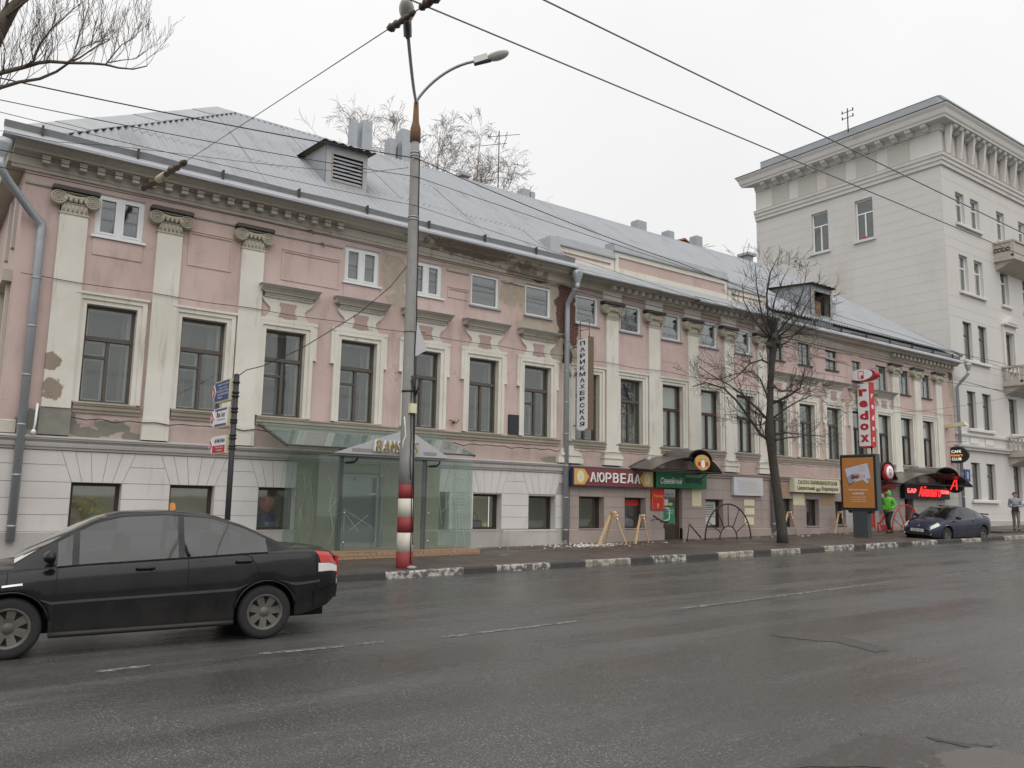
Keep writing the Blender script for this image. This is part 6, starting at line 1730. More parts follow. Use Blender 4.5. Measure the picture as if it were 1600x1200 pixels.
for off, z0, z1 in ((.05, gz + .1, gz + 5.2), (.09, gz + .5, tz - .3), (-.02, gz + 1.9, gz + 4.1)):
    pts = []
    for k in range(16):
        z = z0 + (z1 - z0) * k / 15; r0 = prad(z) + .012; an = -math.pi / 2 + off / r0 + r_.uniform(-.09, .09); pts.append(pc(z) + Vector((r0 * math.cos(an), r0 * math.sin(an), 0)))
    q.tube(pts, .011, 4)
q.build('post_cable', 'cable_black', lp)
pts = [P(632, 651, by - .2), P(633, 668, by - .2), P(634, 680, by - .21), P(630, 690, by - .2), P(629, 704, by - .2)]
MB().tube(pts, .014, 5).build('white_cable', 'cable_white', lp)

# ================================================================== direction post with three plates
sy = 16.75
st_ = P(370, 587, sy); sb = P(352, 868, sy)
sx = st_.x; sg = walk_z(sx, sy)
sp = thing('direction_post', (sx, sy, sg), 'dark ringed post carrying three small arrow-ended direction plates', 'signpost')
MB().tube([(sx, sy, sg - .1), (sx, sy, st_.z)], .055, 12).build('post', 'steel_dark', sp)
MB().lathe([(.055, 0), (.06, .02), (0, .05)], (sx, sy, st_.z), n=12).build('post_cap', 'steel_dark', sp)
for py in (597, 613, 619, 638, 643, 656, 660, 680, 685, 697, 701):
    z = P(366, py, sy).z; MB().tube([(sx, sy, z - .018), (sx, sy, z + .018)], .072, 12).build('clamp_ring', 'cable_black', sp)
MB().tube([(sx, sy, sg), (sx, sy, sg + .9)], [.085, .075], 12).build('post_sleeve', 'steel_dark', sp)
def plate(pyt, pyb, kind):
    zt_, zb_ = P(364, pyt, sy).z, P(364, pyb, sy).z; L = 1.22; hh = (zt_ - zb_)
    o = link('sign_plate', None, sp, (sx - .04, sy + .1, (zt_ + zb_) / 2))
    zc = (zt_ + zb_) / 2; h2 = hh / 2; y0, y1 = sy + .10, sy + L; xf = sx - .10
    m_ = {'blue': 'sign_navy', 'white': 'sign_white', 'red': 'sign_white'}[kind]
    outl = [(y0, zc - h2), (y1 - .22, zc - h2), (y1 - .10, zc - h2 * .6), (y1 + .03, zc), (y1 - .10, zc + h2 * .6), (y1 - .22, zc + h2), (y0, zc + h2)]
    MB().prism(outl, xf, xf + .12, 'x').build('light_case', 'sign_cream', o)
    ins = [(zy + (.03 if zy < y0 + .1 else -.02), zc + (zz - zc) * .90) for zy, zz in outl]
    MB().prism(ins, xf - .008, xf, 'x').build('sign_face', m_, o)
    # arrowhead with red diamond at the far end
    cy = y1 - .14
    MB().prism([(cy - .16, zc), (cy, zc - h2 * .8), (cy + .13, zc), (cy, zc + h2 * .8)], xf - .014, xf - .008, 'x').build('diamond_ground', 'sign_white', o)
    MB().prism([(cy - .12, zc), (cy, zc - h2 * .62), (cy + .10, zc), (cy, zc + h2 * .62)], xf - .018, xf - .014, 'x').build('diamond', 'sign_red', o)
    q = MB(); text_mb('Н', .09, h2 * .5, (xf - .018, cy, zc), '-x', .004, mb=q); q.build('diamond_mark', 'sign_white', o)
    tm = 'paper'
    q = MB(); ym = (y0 + y1 - .4) / 2 + .02
    if kind == 'blue':
        for k, (tx, w_) in enumerate((('НИЖЕГОРОДСКИЙ', .66), ('МУЗЕЙ', .5), ('ИСКУССТВО', .7), ('ВАРВАРСКАЯ', .68), ('УЛИЦА', .3))): text_mb(tx, w_, h2 * .2, (xf - .008, ym - (.0 if k < 4 else -.2), zc + h2 * (.62 - k * .31)), '-x', .004).build('lettering', 'paper', o)
    elif kind == 'white':
        text_mb('Лев Толст', .5, h2 * .5, (xf - .008, ym, zc + h2 * .25), '-x', .004).build('lettering', 'car_trim_strip', o); text_mb('центр мебели', .5, h2 * .13, (xf - .008, ym, zc - h2 * .25), '-x', .004).build('lettering', 'car_trim_strip', o)
        MB().box(xf - .012, xf - .008, ym + .24, ym + .30, zc, zc + h2 * .6).build('red_bar', 'sign_red', o)
        for s_ in (-.78, .78): MB().box(xf - .012, xf - .008, y0 + .04, y1 - .32, zc + h2 * s_ - .02, zc + h2 * s_ + .02).build('blue_band', 'sign_navy', o)
    else:
        text_mb('ИНФОРМА', .66, h2 * .5, (xf - .008, ym, zc + h2 * .42), '-x', .004, shear=.15, mb=q); q.build('lettering', 'sign_blue', o)
        MB().box(xf - .010, xf - .007, y0 + .03, y1 - .28, zc - h2 * .88, zc - h2 * .08).build('red_field', 'sign_red', o)
        text_mb('Варварская 8', .5, h2 * .22, (xf - .010, ym, zc - h2 * .32), '-x', .004).build('lettering', 'paper', o); text_mb('направо', .4, h2 * .2, (xf - .010, ym, zc - h2 * .65), '-x', .004).build('lettering', 'paper', o)
plate(590, 624, 'blue'); plate(634, 665, 'white'); plate(679, 708, 'red')

# ================================================================== advertising lightbox
ax_, ay0, ay1 = 29.6, None, None
t0, t1 = PX(1312, 712, ax_), PX(1368, 708, ax_); b0 = PX(1317, 797, ax_)
yl, yr_ = t0.y, t1.y; zt_, zb_ = (t0.z + t1.z) / 2, b0.z
ym = (yl + yr_) / 2; ag = walk_z(ax_, ym)
cl_ = thing('advertising_lightbox', (ax_, ym, ag), 'tall grey street lightbox with brown travel poster on a single foot', 'billboard')
fo = MB().box(ax_, ax_ + .28, yr_, yl, zb_, zt_).build('case', 'citylight_grey', cl_)
MB().prism([(ax_ + .02, zb_), (ax_ + .10, zb_ - .1), (ax_ + .2, zb_ - .1), (ax_ + .26, zb_)], ym - .5, ym + .5, 'y').build('case_foot', 'citylight_grey', cl_)
pw = (yl - yr_)
MB().box(ax_ + .02, ax_ + .26, ym - .30, ym + .30, ag - .05, zb_ - .02).build('pedestal', 'citylight_grey', cl_)
MB().box(ax_ - .02, ax_, yr_ + .03, yl - .03, zb_ + .04, zt_ - .04).build('door_frame', 'sign_ink', cl_)
po = MB().box(ax_ - .024, ax_ - .020, yr_ + .10, yl - .10, zb_ + .10, zt_ - .12).build('poster', 'poster_lit', cl_)
X_ = ax_ - .024; hh = zt_ - zb_
def rot(pts, c, a): return [(c[0] + (p[0]) * math.cos(a) - p[1] * math.sin(a), c[1] + p[0] * math.sin(a) + p[1] * math.cos(a)) for p in pts]
cc_ = (ym, zb_ + hh * .66); a_ = math.radians(-12)
MB().prism(rot([(-.47, -.29), (.47, -.29), (.47, .29), (-.47, .29)], cc_, a_), X_ - .006, X_, 'x').build('poster_card', 'poster_pale', po)
r_ = random.Random(9)
q = MB()
for k in range(9): q.prism(rot([(-.03, 0), (.03, 0), (.012, .12 + r_.uniform(0, .12)), (-.012, .12)], (ym + .25 - k * .035, zb_ + hh * .56 + .02 * (k % 3)), 0), X_ - .010, X_ - .006, 'x')
q.build('poster_towers', 'orange_roof', po)
q = MB()
for k in range(3):
    for j in range(6): q.box(X_ - .010, X_ - .006, ym - .33 + j * .055, ym - .30 + j * .055, zb_ + hh * (.70 + .04 * k), zb_ + hh * (.715 + .04 * k))
q.build('poster_script', 'sign_gold', po)
q = MB()
for k, c in enumerate((-.08, -.18, -.27)): q.box(X_ - .010, X_ - .006, ym + c - .03, ym + c + .03, zb_ + hh * .56, zb_ + hh * .64)
q.build('poster_figures', 'poster_pink', po)
MB().prism(rot([(-.12, -.05), (.12, -.05), (.12, .05), (-.12, .05)], (ym - .32, zb_ + hh * .53), math.radians(40)), X_ - .012, X_ - .006, 'x').build('poster_bottle', 'poster_pale', po)
q = MB()
for k in range(4): q.prism(rot([(-.17, -.012), (.17, -.012), (.17, .012), (-.17, .012)], (ym + .34 - k * .03, zb_ + hh * (.60 - k * .035)), math.radians(-35)), X_ - .012, X_ - .006, 'x')
q.build('poster_brushes', 'bag_dark', po)
for tx_, tw_, th_, tz_ in (('НАБЕРИТЕ МЕЧТУ В МАРШРУТЕ', .8, .05, .365), ('В МОСКВЕ!', .46, .08, .30), ('в самых разных уголках', .6, .03, .235), ('в самых разных уголках', .6, .03, .195), ('в самых разных уголках', .6, .03, .155)): text_mb(tx_, tw_, th_, (X_, ym, zb_ + hh * tz_), '-x', .004).build('lettering', 'sign_white', po)

# ================================================================== trestles that fence off the wall
def trestle_at(pa, pb, top_px, label):
    a = Vector(pa); b = Vector(pb); 
    mid = (a + b) / 2
    th = top_px
    o = thing('trestle', (mid.x, mid.y, walk_z(mid.x, mid.y)), label, 'trestle', 'yellow trestles along the wall')
    apex = Vector((mid.x, mid.y, walk_z(mid.x, mid.y) + th)); d = (b - a); d.z = 0; dn = d.normalized(); pr = Vector((-dn.y, dn.x, 0))
    def plank(p, q_, w_, t_):
        ax = (q_ - p).normalized(); s_ = ax.cross(pr).normalized() * (w_ / 2); u_ = pr * (t_ / 2)
        m_ = MB(); v = [p - s_ - u_, p + s_ - u_, p + s_ + u_, p - s_ + u_, q_ - s_ - u_, q_ + s_ - u_, q_ + s_ + u_, q_ - s_ + u_]
        m_.add(v, [(0, 3, 2, 1), (4, 5, 6, 7), (0, 1, 5, 4), (1, 2, 6, 5), (2, 3, 7, 6), (3, 0, 4, 7)]); return m_
    for s_, e in ((a, .06), (b, -.06)):
        ft = Vector((s_.x, s_.y, walk_z(s_.x, s_.y)))
        plank(ft, apex + dn * (-e * .4) + pr * (.04 if e > 0 else -.04), .085 if e > 0 else .045, .03).build('leg', 'trestle_wood', o)
    ft = mid + pr * .42; plank(Vector((ft.x, ft.y, walk_z(ft.x, ft.y))), apex - Vector((0, 0, .05)), .04, .03).build('leg', 'trestle_wood', o)
    MB().cbox(apex, .16, .09, .05).build('top_block', 'trestle_wood', o)
    q = MB(); ra = random.Random(int(mid.x * 10))
    pt = [apex + Vector((.02, -.06, .03))]
    for k in range(5): pt.append(pt[-1] + Vector((ra.uniform(-.03, .04), ra.uniform(-.02, .01), -.05)))
    for k, (u, w_) in enumerate(zip(pt[:-1], pt[1:])): q.quad(u, u + Vector((.05, 0, 0)), w_ + Vector((.05, 0, 0)), w_, k % 2)
    q.build('warning_tape', ['tape_white', 'tape_red'], o)
    return o
def WK(px, py):
    v = ray(px, py); t = (.11 - .02 * 15.52 - H) / (v[2] - S * v[0] - .02 * v[1]); v = v * t
    return Vector((v[0], v[1], v[2] + H))
trestle_at(WK(935, 852), WK(979, 851), 1.0, 'yellow wooden trestle nearest the downpipe, standing among plaster crumbs')
trestle_at(WK(993, 850), WK(1013, 848), .88, 'smaller yellow trestle under the window left of the red notice')
trestle_at(WK(1222, 838), WK(1246, 835.5), .88, 'pale wooden trestle standing right beside the tree trunk')
trestle_at(WK(1305, 834), WK(1322, 833), .86, 'pale wooden trestle just left of the advertising lightbox')
# ---- arched entrance railings
def arch_rail(xc, y, R, m_, label, k_sp=6, half=False):
    zg = walk_z(xc, y); o = thing('entrance_railing', (xc, y, zg), label, 'railing')
    a0, a1 = (0, math.pi)
    arc = lambda r, n=20: [(xc + r * math.cos(a0 + (a1 - a0) * k / n), y, zg + r * 1.0 * math.sin(a0 + (a1 - a0) * k / n)) for k in range(n + 1)]
    MB().tube(arc(R), .028, 6).build('outer_hoop', m_, o); MB().tube(arc(R * .38), .022, 6).build('inner_hoop', m_, o)
    for k in range(1, k_sp):
        w_ = math.pi * k / k_sp
        MB().tube([(xc + R * .38 * math.cos(w_), y, zg + R * .38 * math.sin(w_)), (xc + R * math.cos(w_), y, zg + R * math.sin(w_))], .018, 5).build('spoke', m_, o)
    return o
rc = WK(1117, 841)
arch_rail(rc.x, 19.2, 1.22, 'arch_metal', 'rusty half-round railing with spokes right of the dark door')
arch_rail(P(1417, 830, 18.9).x, 18.9, 1.15, 'red_rail', 'red half-round railing behind the green hooded person')
a = P(1376, 812, D - .3)
q = MB(); q.tube([P(1372, 818, D - .3), P(1377, 816, D - .35), P(1381, 808, D - .4), P(1384, 803, D - .5)], .045, 6); q.tube([P(1372, 818, D - .3), (P(1372, 818, D - .3).x, D - .3, walk_z(34, D))], .03, 5)
tag(q.build('handrail', 'red_rail', None, (35, D - .3, 1)), 'short bright red handrail left of the green hooded person', 'handrail')
q = MB(); p_ = [P(1021, 806, D - .35), P(1030, 812, D - .35), P(1036, 815, D - .35), P(1044, 816, D - .35)]
q.tube(p_, .03, 6); q.tube([p_[1], p_[1] + Vector((0, .35, -.02))], .018, 4); q.tube([p_[3], p_[3] + Vector((0, .35, 0))], .018, 4)
tag(q.build('handrail', 'arch_metal', None, p_[0]), 'dark sloping handrail on the wall left of the dark door', 'handrail')
q = MB(); p_ = [P(1077, 819, D - .9), P(1095, 840, D - .9)]
q.tube([p_[0], p_[1]], .025, 6); q.tube([p_[0], (p_[0].x - .12, D - .9, walk_z(p_[0].x, D - .9))], .018, 5)
tag(q.build('handrail', 'arch_metal', None, p_[1]), 'low dark sloping rail on the ground right of the dark door', 'handrail')

# ================================================================== overhead wires
def wire(pts, r, label, name='overhead_wire', m_='cable_black', group=None, cat='cable'):
    q = MB(); q.tube([Vector(p) for p in pts], r, 5); o = q.build(name, m_, None, Vector(pts[len(pts) // 2])); return tag(o, label, cat, group)
def sagged(a, b, s, n=14):
    a, b = Vector(a), Vector(b); return [a.lerp(b, k / n) - Vector((0, 0, s * 4 * (k / n) * (1 - k / n))) for k in range(n + 1)]
def far(a, b, k0, k1): a, b = Vector(a), Vector(b); return a + (b - a) * k0, a + (b - a) * k1
a, b = PZ(690, 20, 6.3), PZ(1600, 400, 6.3)
wire(far(a, b, -.5, 2.2), .0085, 'lower of the two trolley wires crossing the sky above the street', 'trolley_wire', 'cable_sky'); TWL = (a, b)
a, b = PZ(850, 0, 6.3), PZ(1600, 365, 6.3)
wire(far(a, b, -.6, 2.2), .0085, 'upper of the two trolley wires, cutting across the corner building cornice', 'trolley_wire', 'cable_sky')
# span wire with its insulators, from the wall to beyond the upper edge
anc = P(222, 297, D - .05)
def on_line(a, b, px, lo=-2, hi=2):
    def px_of(t):
        v = np.array(a + (b - a) * t) - [0, 0, H]; return (v @ CR) / (v @ _f) * F_PX + 800 if v @ _f > .5 else 1e6
    return a + (b - a) * float(min(np.linspace(lo, hi, 3000), key=lambda t: abs(px_of(t) - px)))
end = on_line(TWL[0], TWL[1], 662)
dirv = (end - anc)
span = [anc + dirv * t for t in (0, .5, 1.0, 1.6)]
wire(span, .006, 'span wire running from the pink wall up to the trolley wire', 'span_wire', 'cable_sky')
def on_span(px):
    best = min(np.linspace(0, 1.3, 800), key=lambda t: abs(((np.array(anc + dirv * t) - [0, 0, H]) @ CR) / ((np.array(anc + dirv * t) - [0, 0, H]) @ _f) * F_PX + 800 - px)); return anc + dirv * float(best)
def insulator(px0, px1, r, label, pale=False, n=9):
    a, b = on_span(px0), on_span(px1); d = (b - a)
    o = thing('insulator', a.lerp(b, .5), label, 'insulator'); q = MB(); pts = []; rs = []; rr = random.Random(int(px0))
    for k in range(n * 2 + 1):
        pts.append(a + d * (k / (2 * n)) + Vector((rr.uniform(-1, 1), rr.uniform(-1, 1), rr.uniform(-1, 1))) * r * .25); rs.append(r * (1.25 if k % 2 else .7) * rr.uniform(.75, 1.2))
    q.tube(pts, rs, 8); q.build('body', 'insulator', o)
    if pale: MB().tube([a + d * .40, a + d * .58], r * 1.25, 8).build('sleeve', 'insulator_pale', o)
insulator(224, 290, .06, 'knobbly dark strain insulator with pale sleeve by the pink frieze', True)
insulator(608, 648, .034, 'long dark insulator on the span wire in front of the lamp', False, 5)
insulator(656, 702, .038, 'dark hanger fittings where span wire meets trolley wire', False, 6)
# service cables slung from post to post
A1 = pc(P(641, 250, by).z) + Vector((0, -.12, 0))
def post_cable(pl, pyp, pr, r, label, yl=15.2, yr=17.0, m_='cable_black'):
    a = P(*pl, yl); m_p = pc(P(641, pyp, by).z) + Vector((-.02, -.11, 0)); b = P(*pr, yr)
    a2 = a + (a - m_p) * .35
    wire([a2, a, *sagged(a, m_p, .06, 10)[1:]], r, label + ', left of the lamp post', 'service_cable', m_)
    b2 = b + (b - m_p) * .5
    wire([*sagged(m_p, b, .10, 12), b2], r, label + ', right of the lamp post', 'service_cable', m_)
post_cable((0, 122), 248, (1060, 410), .012, 'thickest black service cable across the roof')
post_cable((0, 156), 277, (1400, 520), .008, 'middle black service cable across the roof')
post_cable((0, 175), 322, (1500, 592), .006, 'thin dark service cable low across the roof')
wire([P(-60, 222, D - 1.2), P(0, 234, D - 1.2), P(400, 322, D - 1.0), P(630, 376, D - .9), P(860, 440, D - .9), P(1240, 530, D - .8), P(1480, 590, D - .7), P(1700, 645, D - .7)], .011, 'black cable running along the cornice in front of the eaves')
wire([P(-60, 246, D - 1.2), P(0, 261, D - 1.1), P(200, 303, D - 1.0), P(400, 344, D - .9), P(640, 398, D - .9), P(880, 450, D - .9), P(1180, 528, D - .9), P(1330, 572, D - .8)], .010, 'second black cable just below the cornice of the pink house')
wire([P(0, 204, D - .8), P(90, 222, D - .8), P(180, 228, D - .8), P(400, 255, D - .8), P(560, 271, D - .8), P(638, 262, by)], .006, 'faint thin wire crossing the corrugated roof to the lamp post')
sg_top = Vector((sx, sy, st_.z - .03))
wire([sg_top, P(385, 578, sy), P(410, 572, 16.7), P(470, 545, 16.6), P(560, 490, 16.4), P(610, 448, 16.3), pc(P(641, 405, by).z)], .010, 'slack cable from the direction post up to the lamp post')
wire([P(1360, 575, 19.4), P(1430, 590, 19.4), P(1500, 600, 19.2), P(1620, 618, 19)], .010, 'dark cable crossing the lower corner building windows')
wire([P(1300, 500, 19), P(1430, 536, 18.8), P(1620, 580, 18.6)], .012, 'dark cable from the roof end across the corner building')
wire([P(1330, 520, 19), P(1430, 545, 18.8), P(1620, 592, 18.6)], .008, 'thin second cable from the roof end across the corner building')
wire([P(1395, 645, 19.7), P(1460, 640, 19.6), P(1530, 630, 19.3), P(1620, 612, 19)], .007, 'thin slack wire in front of the corner building second storey')
# ================================================================== bare trees
class Twigs:
    def __init__(s): s.big = MB(); s.small = MB()
def grow(tw, p, d, L, r, depth, rr, droop=0.0, up=0.25, kids=(3, 5), spread=.6, min_r=.0035, segs=4, wob=.12, small_depth=2, shrink=.62):
    pts = [p.copy()]; rs = [r]; dirs = []
    cur = p.copy(); dd = d.normalized()
    for k in range(segs):
        dd = (dd + Vector((rr.gauss(0, wob), rr.gauss(0, wob), rr.gauss(0, wob) + up * .12 - droop * .25 * (k + 1) / segs))).normalized()
        cur = cur + dd * (L / segs); pts.append(cur.copy()); rs.append(max(min_r, r * (1 - .62 * (k + 1) / segs))); dirs.append(dd.copy())
    (tw.small if depth <= small_depth else tw.big).tube(pts, rs, 3 if depth <= small_depth else 6, caps=False)
    if depth <= 0: return
    n = rr.randint(*kids)
    for i in range(n):
        t = .25 + .75 * (i + rr.random() * .8) / n; t = min(.99, t); k = min(segs - 1, int(t * segs)); f = t * segs - k
        q = pts[k].lerp(pts[k + 1], f); base = dirs[k]
        ax = base.orthogonal().normalized(); ax.rotate(Matrix.Rotation(rr.uniform(0, 2 * math.pi), 3, base))
        nd = (base * (1 - spread * .5) + ax * spread * rr.uniform(.7, 1.3) + Vector((0, 0, up * .5 - droop * .15))).normalized()
        grow(tw, q, nd, L * shrink * rr.uniform(.7, 1.2), max(min_r, rs[k] * .58), depth - 1, rr, droop, up, kids, spread, min_r, max(3, segs - (1 if depth < 3 else 0)), wob * 1.15, small_depth, shrink)
# ---- birches behind the long house
def birch(px, pxt, pyt, y, label, seed, lean=0.0, dens=5, hgt=1.0):
    rr = random.Random(seed); tp = P(pxt, pyt, y); x = P(px, 300, y).x; g_ = S * x + .3
    o = thing('birch_tree', (x, y, g_), label, 'tree', 'bare trees behind the long roof')
    Ht = tp.z - g_
    tw = Twigs(); tr = MB(); n = 10
    axis = [Vector((x + (tp.x - x) * (k / n) ** 1.3 + rr.gauss(0, .08), y + rr.gauss(0, .08), g_ + Ht * .96 * k / n)) for k in range(n + 1)]
    tr.tube(axis, [.19 * (1 - .93 * k / n) + .012 for k in range(n + 1)], 8); tr.build('trunk', 'birch_bark', o)
    for k in range(4, n):
        for j in range(dens + 1 if k < 8 else 4):
            f = rr.random(); p0 = axis[k].lerp(axis[k + 1], f); an = rr.uniform(0, 6.28); t = (k + f) / n
            d = Vector((math.cos(an), math.sin(an), 1.5 + .6 * t)); L = (1.15 - t) * Ht * .34 * rr.uniform(.7, 1.15)
            grow(tw, p0, d, L, .075 * (1.12 - t), 3, rr, droop=.55, up=.2, kids=(3, 5), spread=.42, min_r=.007, segs=6, wob=.15, small_depth=2, shrink=.60)
    if tw.big.v: tw.big.build('branches', 'twig_brown', o)
    tw.small.build('twigs', 'twig_pale', o)
birch(560, 556, 172, 40, 'slender bare birch behind the roof ridge and dormer, leftmost of the row', 3, dens=4)
birch(655, 622, 160, 41, 'bare birch with sparse high twigs directly behind the lamp post', 8, dens=3)
birch(690, 688, 182, 38, 'dense bare birch with many upright limbs right of the lamp post', 5, dens=5)
birch(735, 748, 192, 39, 'tallest spreading bare birch in the middle of the row behind the ridge', 6, dens=5)
birch(785, 788, 255, 38, 'low drooping bare birch beside the roof antenna, rightmost of the row', 7, dens=5)
# ---- street tree in front of the shops
rr = random.Random(21)
bx_, by_ = 24.02, 17.35; dax = bx_ * _f[0] + by_ * _f[1] + (walk_z(bx_, by_) - H) * _f[2]
st = thing('street_tree', (bx_, by_, walk_z(bx_, by_)), 'dark bare street tree with knotted pollarded crown before the shopfronts', 'tree')
def tp_(px, py, dz=0.0): 
    sc = dax + dz; return PD(px, py, sc)
dax_top = dax + .3
tr = MB()
trunk = [(1223, 852, 9.5), (1222, 830, 8.2), (1217, 790, 7.4), (1211, 745, 6.9), (1205, 700, 6.6), (1202, 675, 7.4), (1203, 640, 5.2), (1204, 600, 4.9), (1206, 570, 4.6), (1208, 545, 6.2), (1209, 530, 7.0), (1210, 520, 5.0)]
ppm = F_PX / dax
tr.tube([tp_(a, b) for a, b, _ in trunk], [c / ppm for _, _, c in trunk], 10)
for k in range(14):
    c = tp_(1209 + rr.uniform(-10, 10), 534 + rr.uniform(-12, 10), rr.uniform(-.15, .15)); s_ = rr.uniform(.06, .13)
    tr.lathe([(0, -s_), (s_ * .8, -s_ * .5), (s_, 0), (s_ * .7, s_ * .6), (0, s_)], c, n=7)
for c0, c1 in (((1203, 676), (1199, 682)), ((1206, 604), (1211, 600))):
    c = tp_(*c0); tr.lathe([(0, -.14), (.13, -.05), (.13, .04), (0, .14)], c, n=7)
tr.build('trunk', 'bark', st)
tw = Twigs()
limbs = [
 ([(1204, 690), (1188, 678), (1170, 652), (1150, 625), (1130, 606), (1104, 598), (1082, 604)], 3.4),
 ([(1203, 660), (1185, 640), (1162, 618), (1140, 602), (1110, 585), (1092, 572)], 2.8),
 ([(1205, 640), (1196, 612), (1188, 592), (1176, 580), (1150, 584), (1125, 592)], 2.2),
 ([(1205, 570), (1190, 562), (1172, 568), (1150, 590), (1128, 600)], 2.2),
 ([(1208, 630), (1230, 620), (1250, 607), (1256, 585), (1258, 570)], 2.6),
 ([(1206, 655), (1225, 640), (1245, 628), (1268, 618), (1285, 620)], 2.2),
 ([(1205, 680), (1230, 676), (1262, 680), (1290, 682)], 2.0),
 ([(1204, 690), (1230, 684), (1255, 682), (1278, 668)], 1.8),
 ([(1207, 545), (1230, 535), (1244, 520), (1260, 505)], 2.0),
 ([(1206, 600), (1220, 612), (1236, 610), (1252, 616), (1272, 608)], 1.8),
 ([(1203, 655), (1188, 665), (1172, 660), (1150, 648), (1132, 648)], 1.8),
 ([(1206, 532), (1196, 510), (1188, 480), (1182, 445), (1180, 415)], 2.6),
 ([(1209, 528), (1200, 500), (1198, 460), (1204, 425), (1215, 402)], 2.8),
 ([(1210, 526), (1206, 505), (1210, 470), (1222, 438), (1232, 420)], 2.2),
 ([(1211, 526), (1222, 510), (1240, 490), (1255, 455), (1260, 425)], 2.8),
 ([(1213, 528), (1235, 512), (1252, 492), (1264, 470), (1278, 452)], 2.2),
 ([(1205, 532), (1188, 512), (1174, 492), (1162, 470), (1160, 442)], 2.2),
 ([(1208, 528), (1212, 508), (1220, 490), (1234, 470)], 1.6),
 ([(1214, 530), (1240, 524), (1262, 515), (1282, 512)], 1.6)]
for pts, r0 in limbs:
    zf0 = rr.uniform(-.8, .8); L3 = []
    for k, (a, b) in enumerate(pts): L3.append(tp_(a, b, zf0 * k / (len(pts) - 1)))
    rs = [max(.006, r0 * .8 / ppm * (1 - .75 * k / (len(pts) - 1))) for k in range(len(pts))]
    tw.big.tube(L3, rs, 6)
    for k in range(1, len(L3)):
        for j in range(2):
            q = L3[k - 1].lerp(L3[k], rr.random()); base = (L3[k] - L3[k - 1]).normalized(); ax = base.orthogonal().normalized(); ax.rotate(Matrix.Rotation(rr.uniform(0, 6.28), 3, base))
            d = (base * .6 + ax * .75 + Vector((0, 0, .25))).normalized()
            grow(tw, q, d, rr.uniform(.5, 1.0), rs[k] * .55, 2, rr, 0, .25, (3, 5), .6, .0045, 4, .16, 2, .6)
tw.big.build('limbs', 'bark', st); tw.small.build('twigs', 'twig_dark', st)
# ---- big tree reaching in from the left
rr = random.Random(33)
dl = 13.5
o = thing('overhanging_tree', (PD(-140, 700, dl).x, PD(-140, 700, dl).y, walk_z(0, 17)), 'large bare tree reaching in over the roof from the upper left corner', 'tree')
tr = MB(); pl_ = [(-140, 760, 30), (-135, 500, 27), (-120, 300, 24), (-90, 200, 20), (-50, 130, 17), (-10, 60, 13), (22, 10, 8), (60, -30, 6)]
pm = F_PX / dl
g0_ = PD(-140, 760, dl); g0_.z = walk_z(g0_.x, g0_.y) - .1
tr.tube([g0_] + [PD(a, b, dl) for a, b, _ in pl_[1:]], [c / pm for _, _, c in pl_], 12); tr.build('trunk', 'bark_brown', o)
tw = Twigs()
lim = [([(-90, 190), (-40, 140), (0, 114), (36, 105), (60, 98), (78, 96), (105, 98), (145, 99), (165, 101), (185, 106), (208, 108), (230, 103)], 6.5),
       ([(-110, 230), (-50, 170), (0, 137), (30, 128), (62, 123), (88, 112), (108, 98), (125, 90), (148, 74), (172, 62)], 5.5),
       ([(40, 103), (52, 95), (62, 70), (80, 45), (98, 30), (115, 14), (130, 2)], 3.0),
       ([(105, 98), (118, 88), (128, 74), (145, 68), (172, 60)], 2.6),
       ([(0, 30), (10, 10), (14, -20)], 7), ([(8, 28), (30, 10), (52, -6)], 5),
       ([(34, 104), (36, 88), (30, 70), (34, 40)], 2.0), ([(72, 96), (82, 76), (80, 50), (88, 20)], 1.6), ([(165, 101), (180, 82), (190, 70), (212, 58), (222, 35)], 1.8),
       ([(170, 98), (190, 94), (212, 92), (228, 80)], 1.6), ([(118, 76), (124, 52), (132, 30), (140, 5)], 1.6), ([(5, 112), (8, 80), (2, 50)], 1.8), ([(52, 96), (48, 70), (52, 45)], 1.5), ([(142, 74), (145, 55), (150, 32)], 1.4)]
for pts, r0 in lim:
    dz0 = rr.uniform(-.9, .9); L3 = [PD(a, b, dl + dz0 * k / (len(pts) - 1)) for k, (a, b) in enumerate(pts)]
    rs = [max(.005, r0 * .66 / pm * (1 - .8 * k / (len(pts) - 1))) for k in range(len(pts))]
    tw.big.tube(L3, rs, 7)
    for k in range(1, len(L3)):
        if L3[k].z < 0: continue
        for j in range(2):
            q = L3[k - 1].lerp(L3[k], rr.random()); base = (L3[k] - L3[k - 1]).normalized(); ax = base.orthogonal().normalized(); ax.rotate(Matrix.Rotation(rr.uniform(0, 6.28), 3, base))
            d = (base * .35 + ax * .55 + Vector((0, 0, .75))).normalized()
            grow(tw, q, d, rr.uniform(.35, .8), max(.005, rs[k] * .28), 2, rr, 0, .9, (2, 4), .45, .0026, 4, .12, 2, .6)
tw.big.build('limbs', 'bark_brown', o); tw.small.build('twigs', 'twig_brown', o)

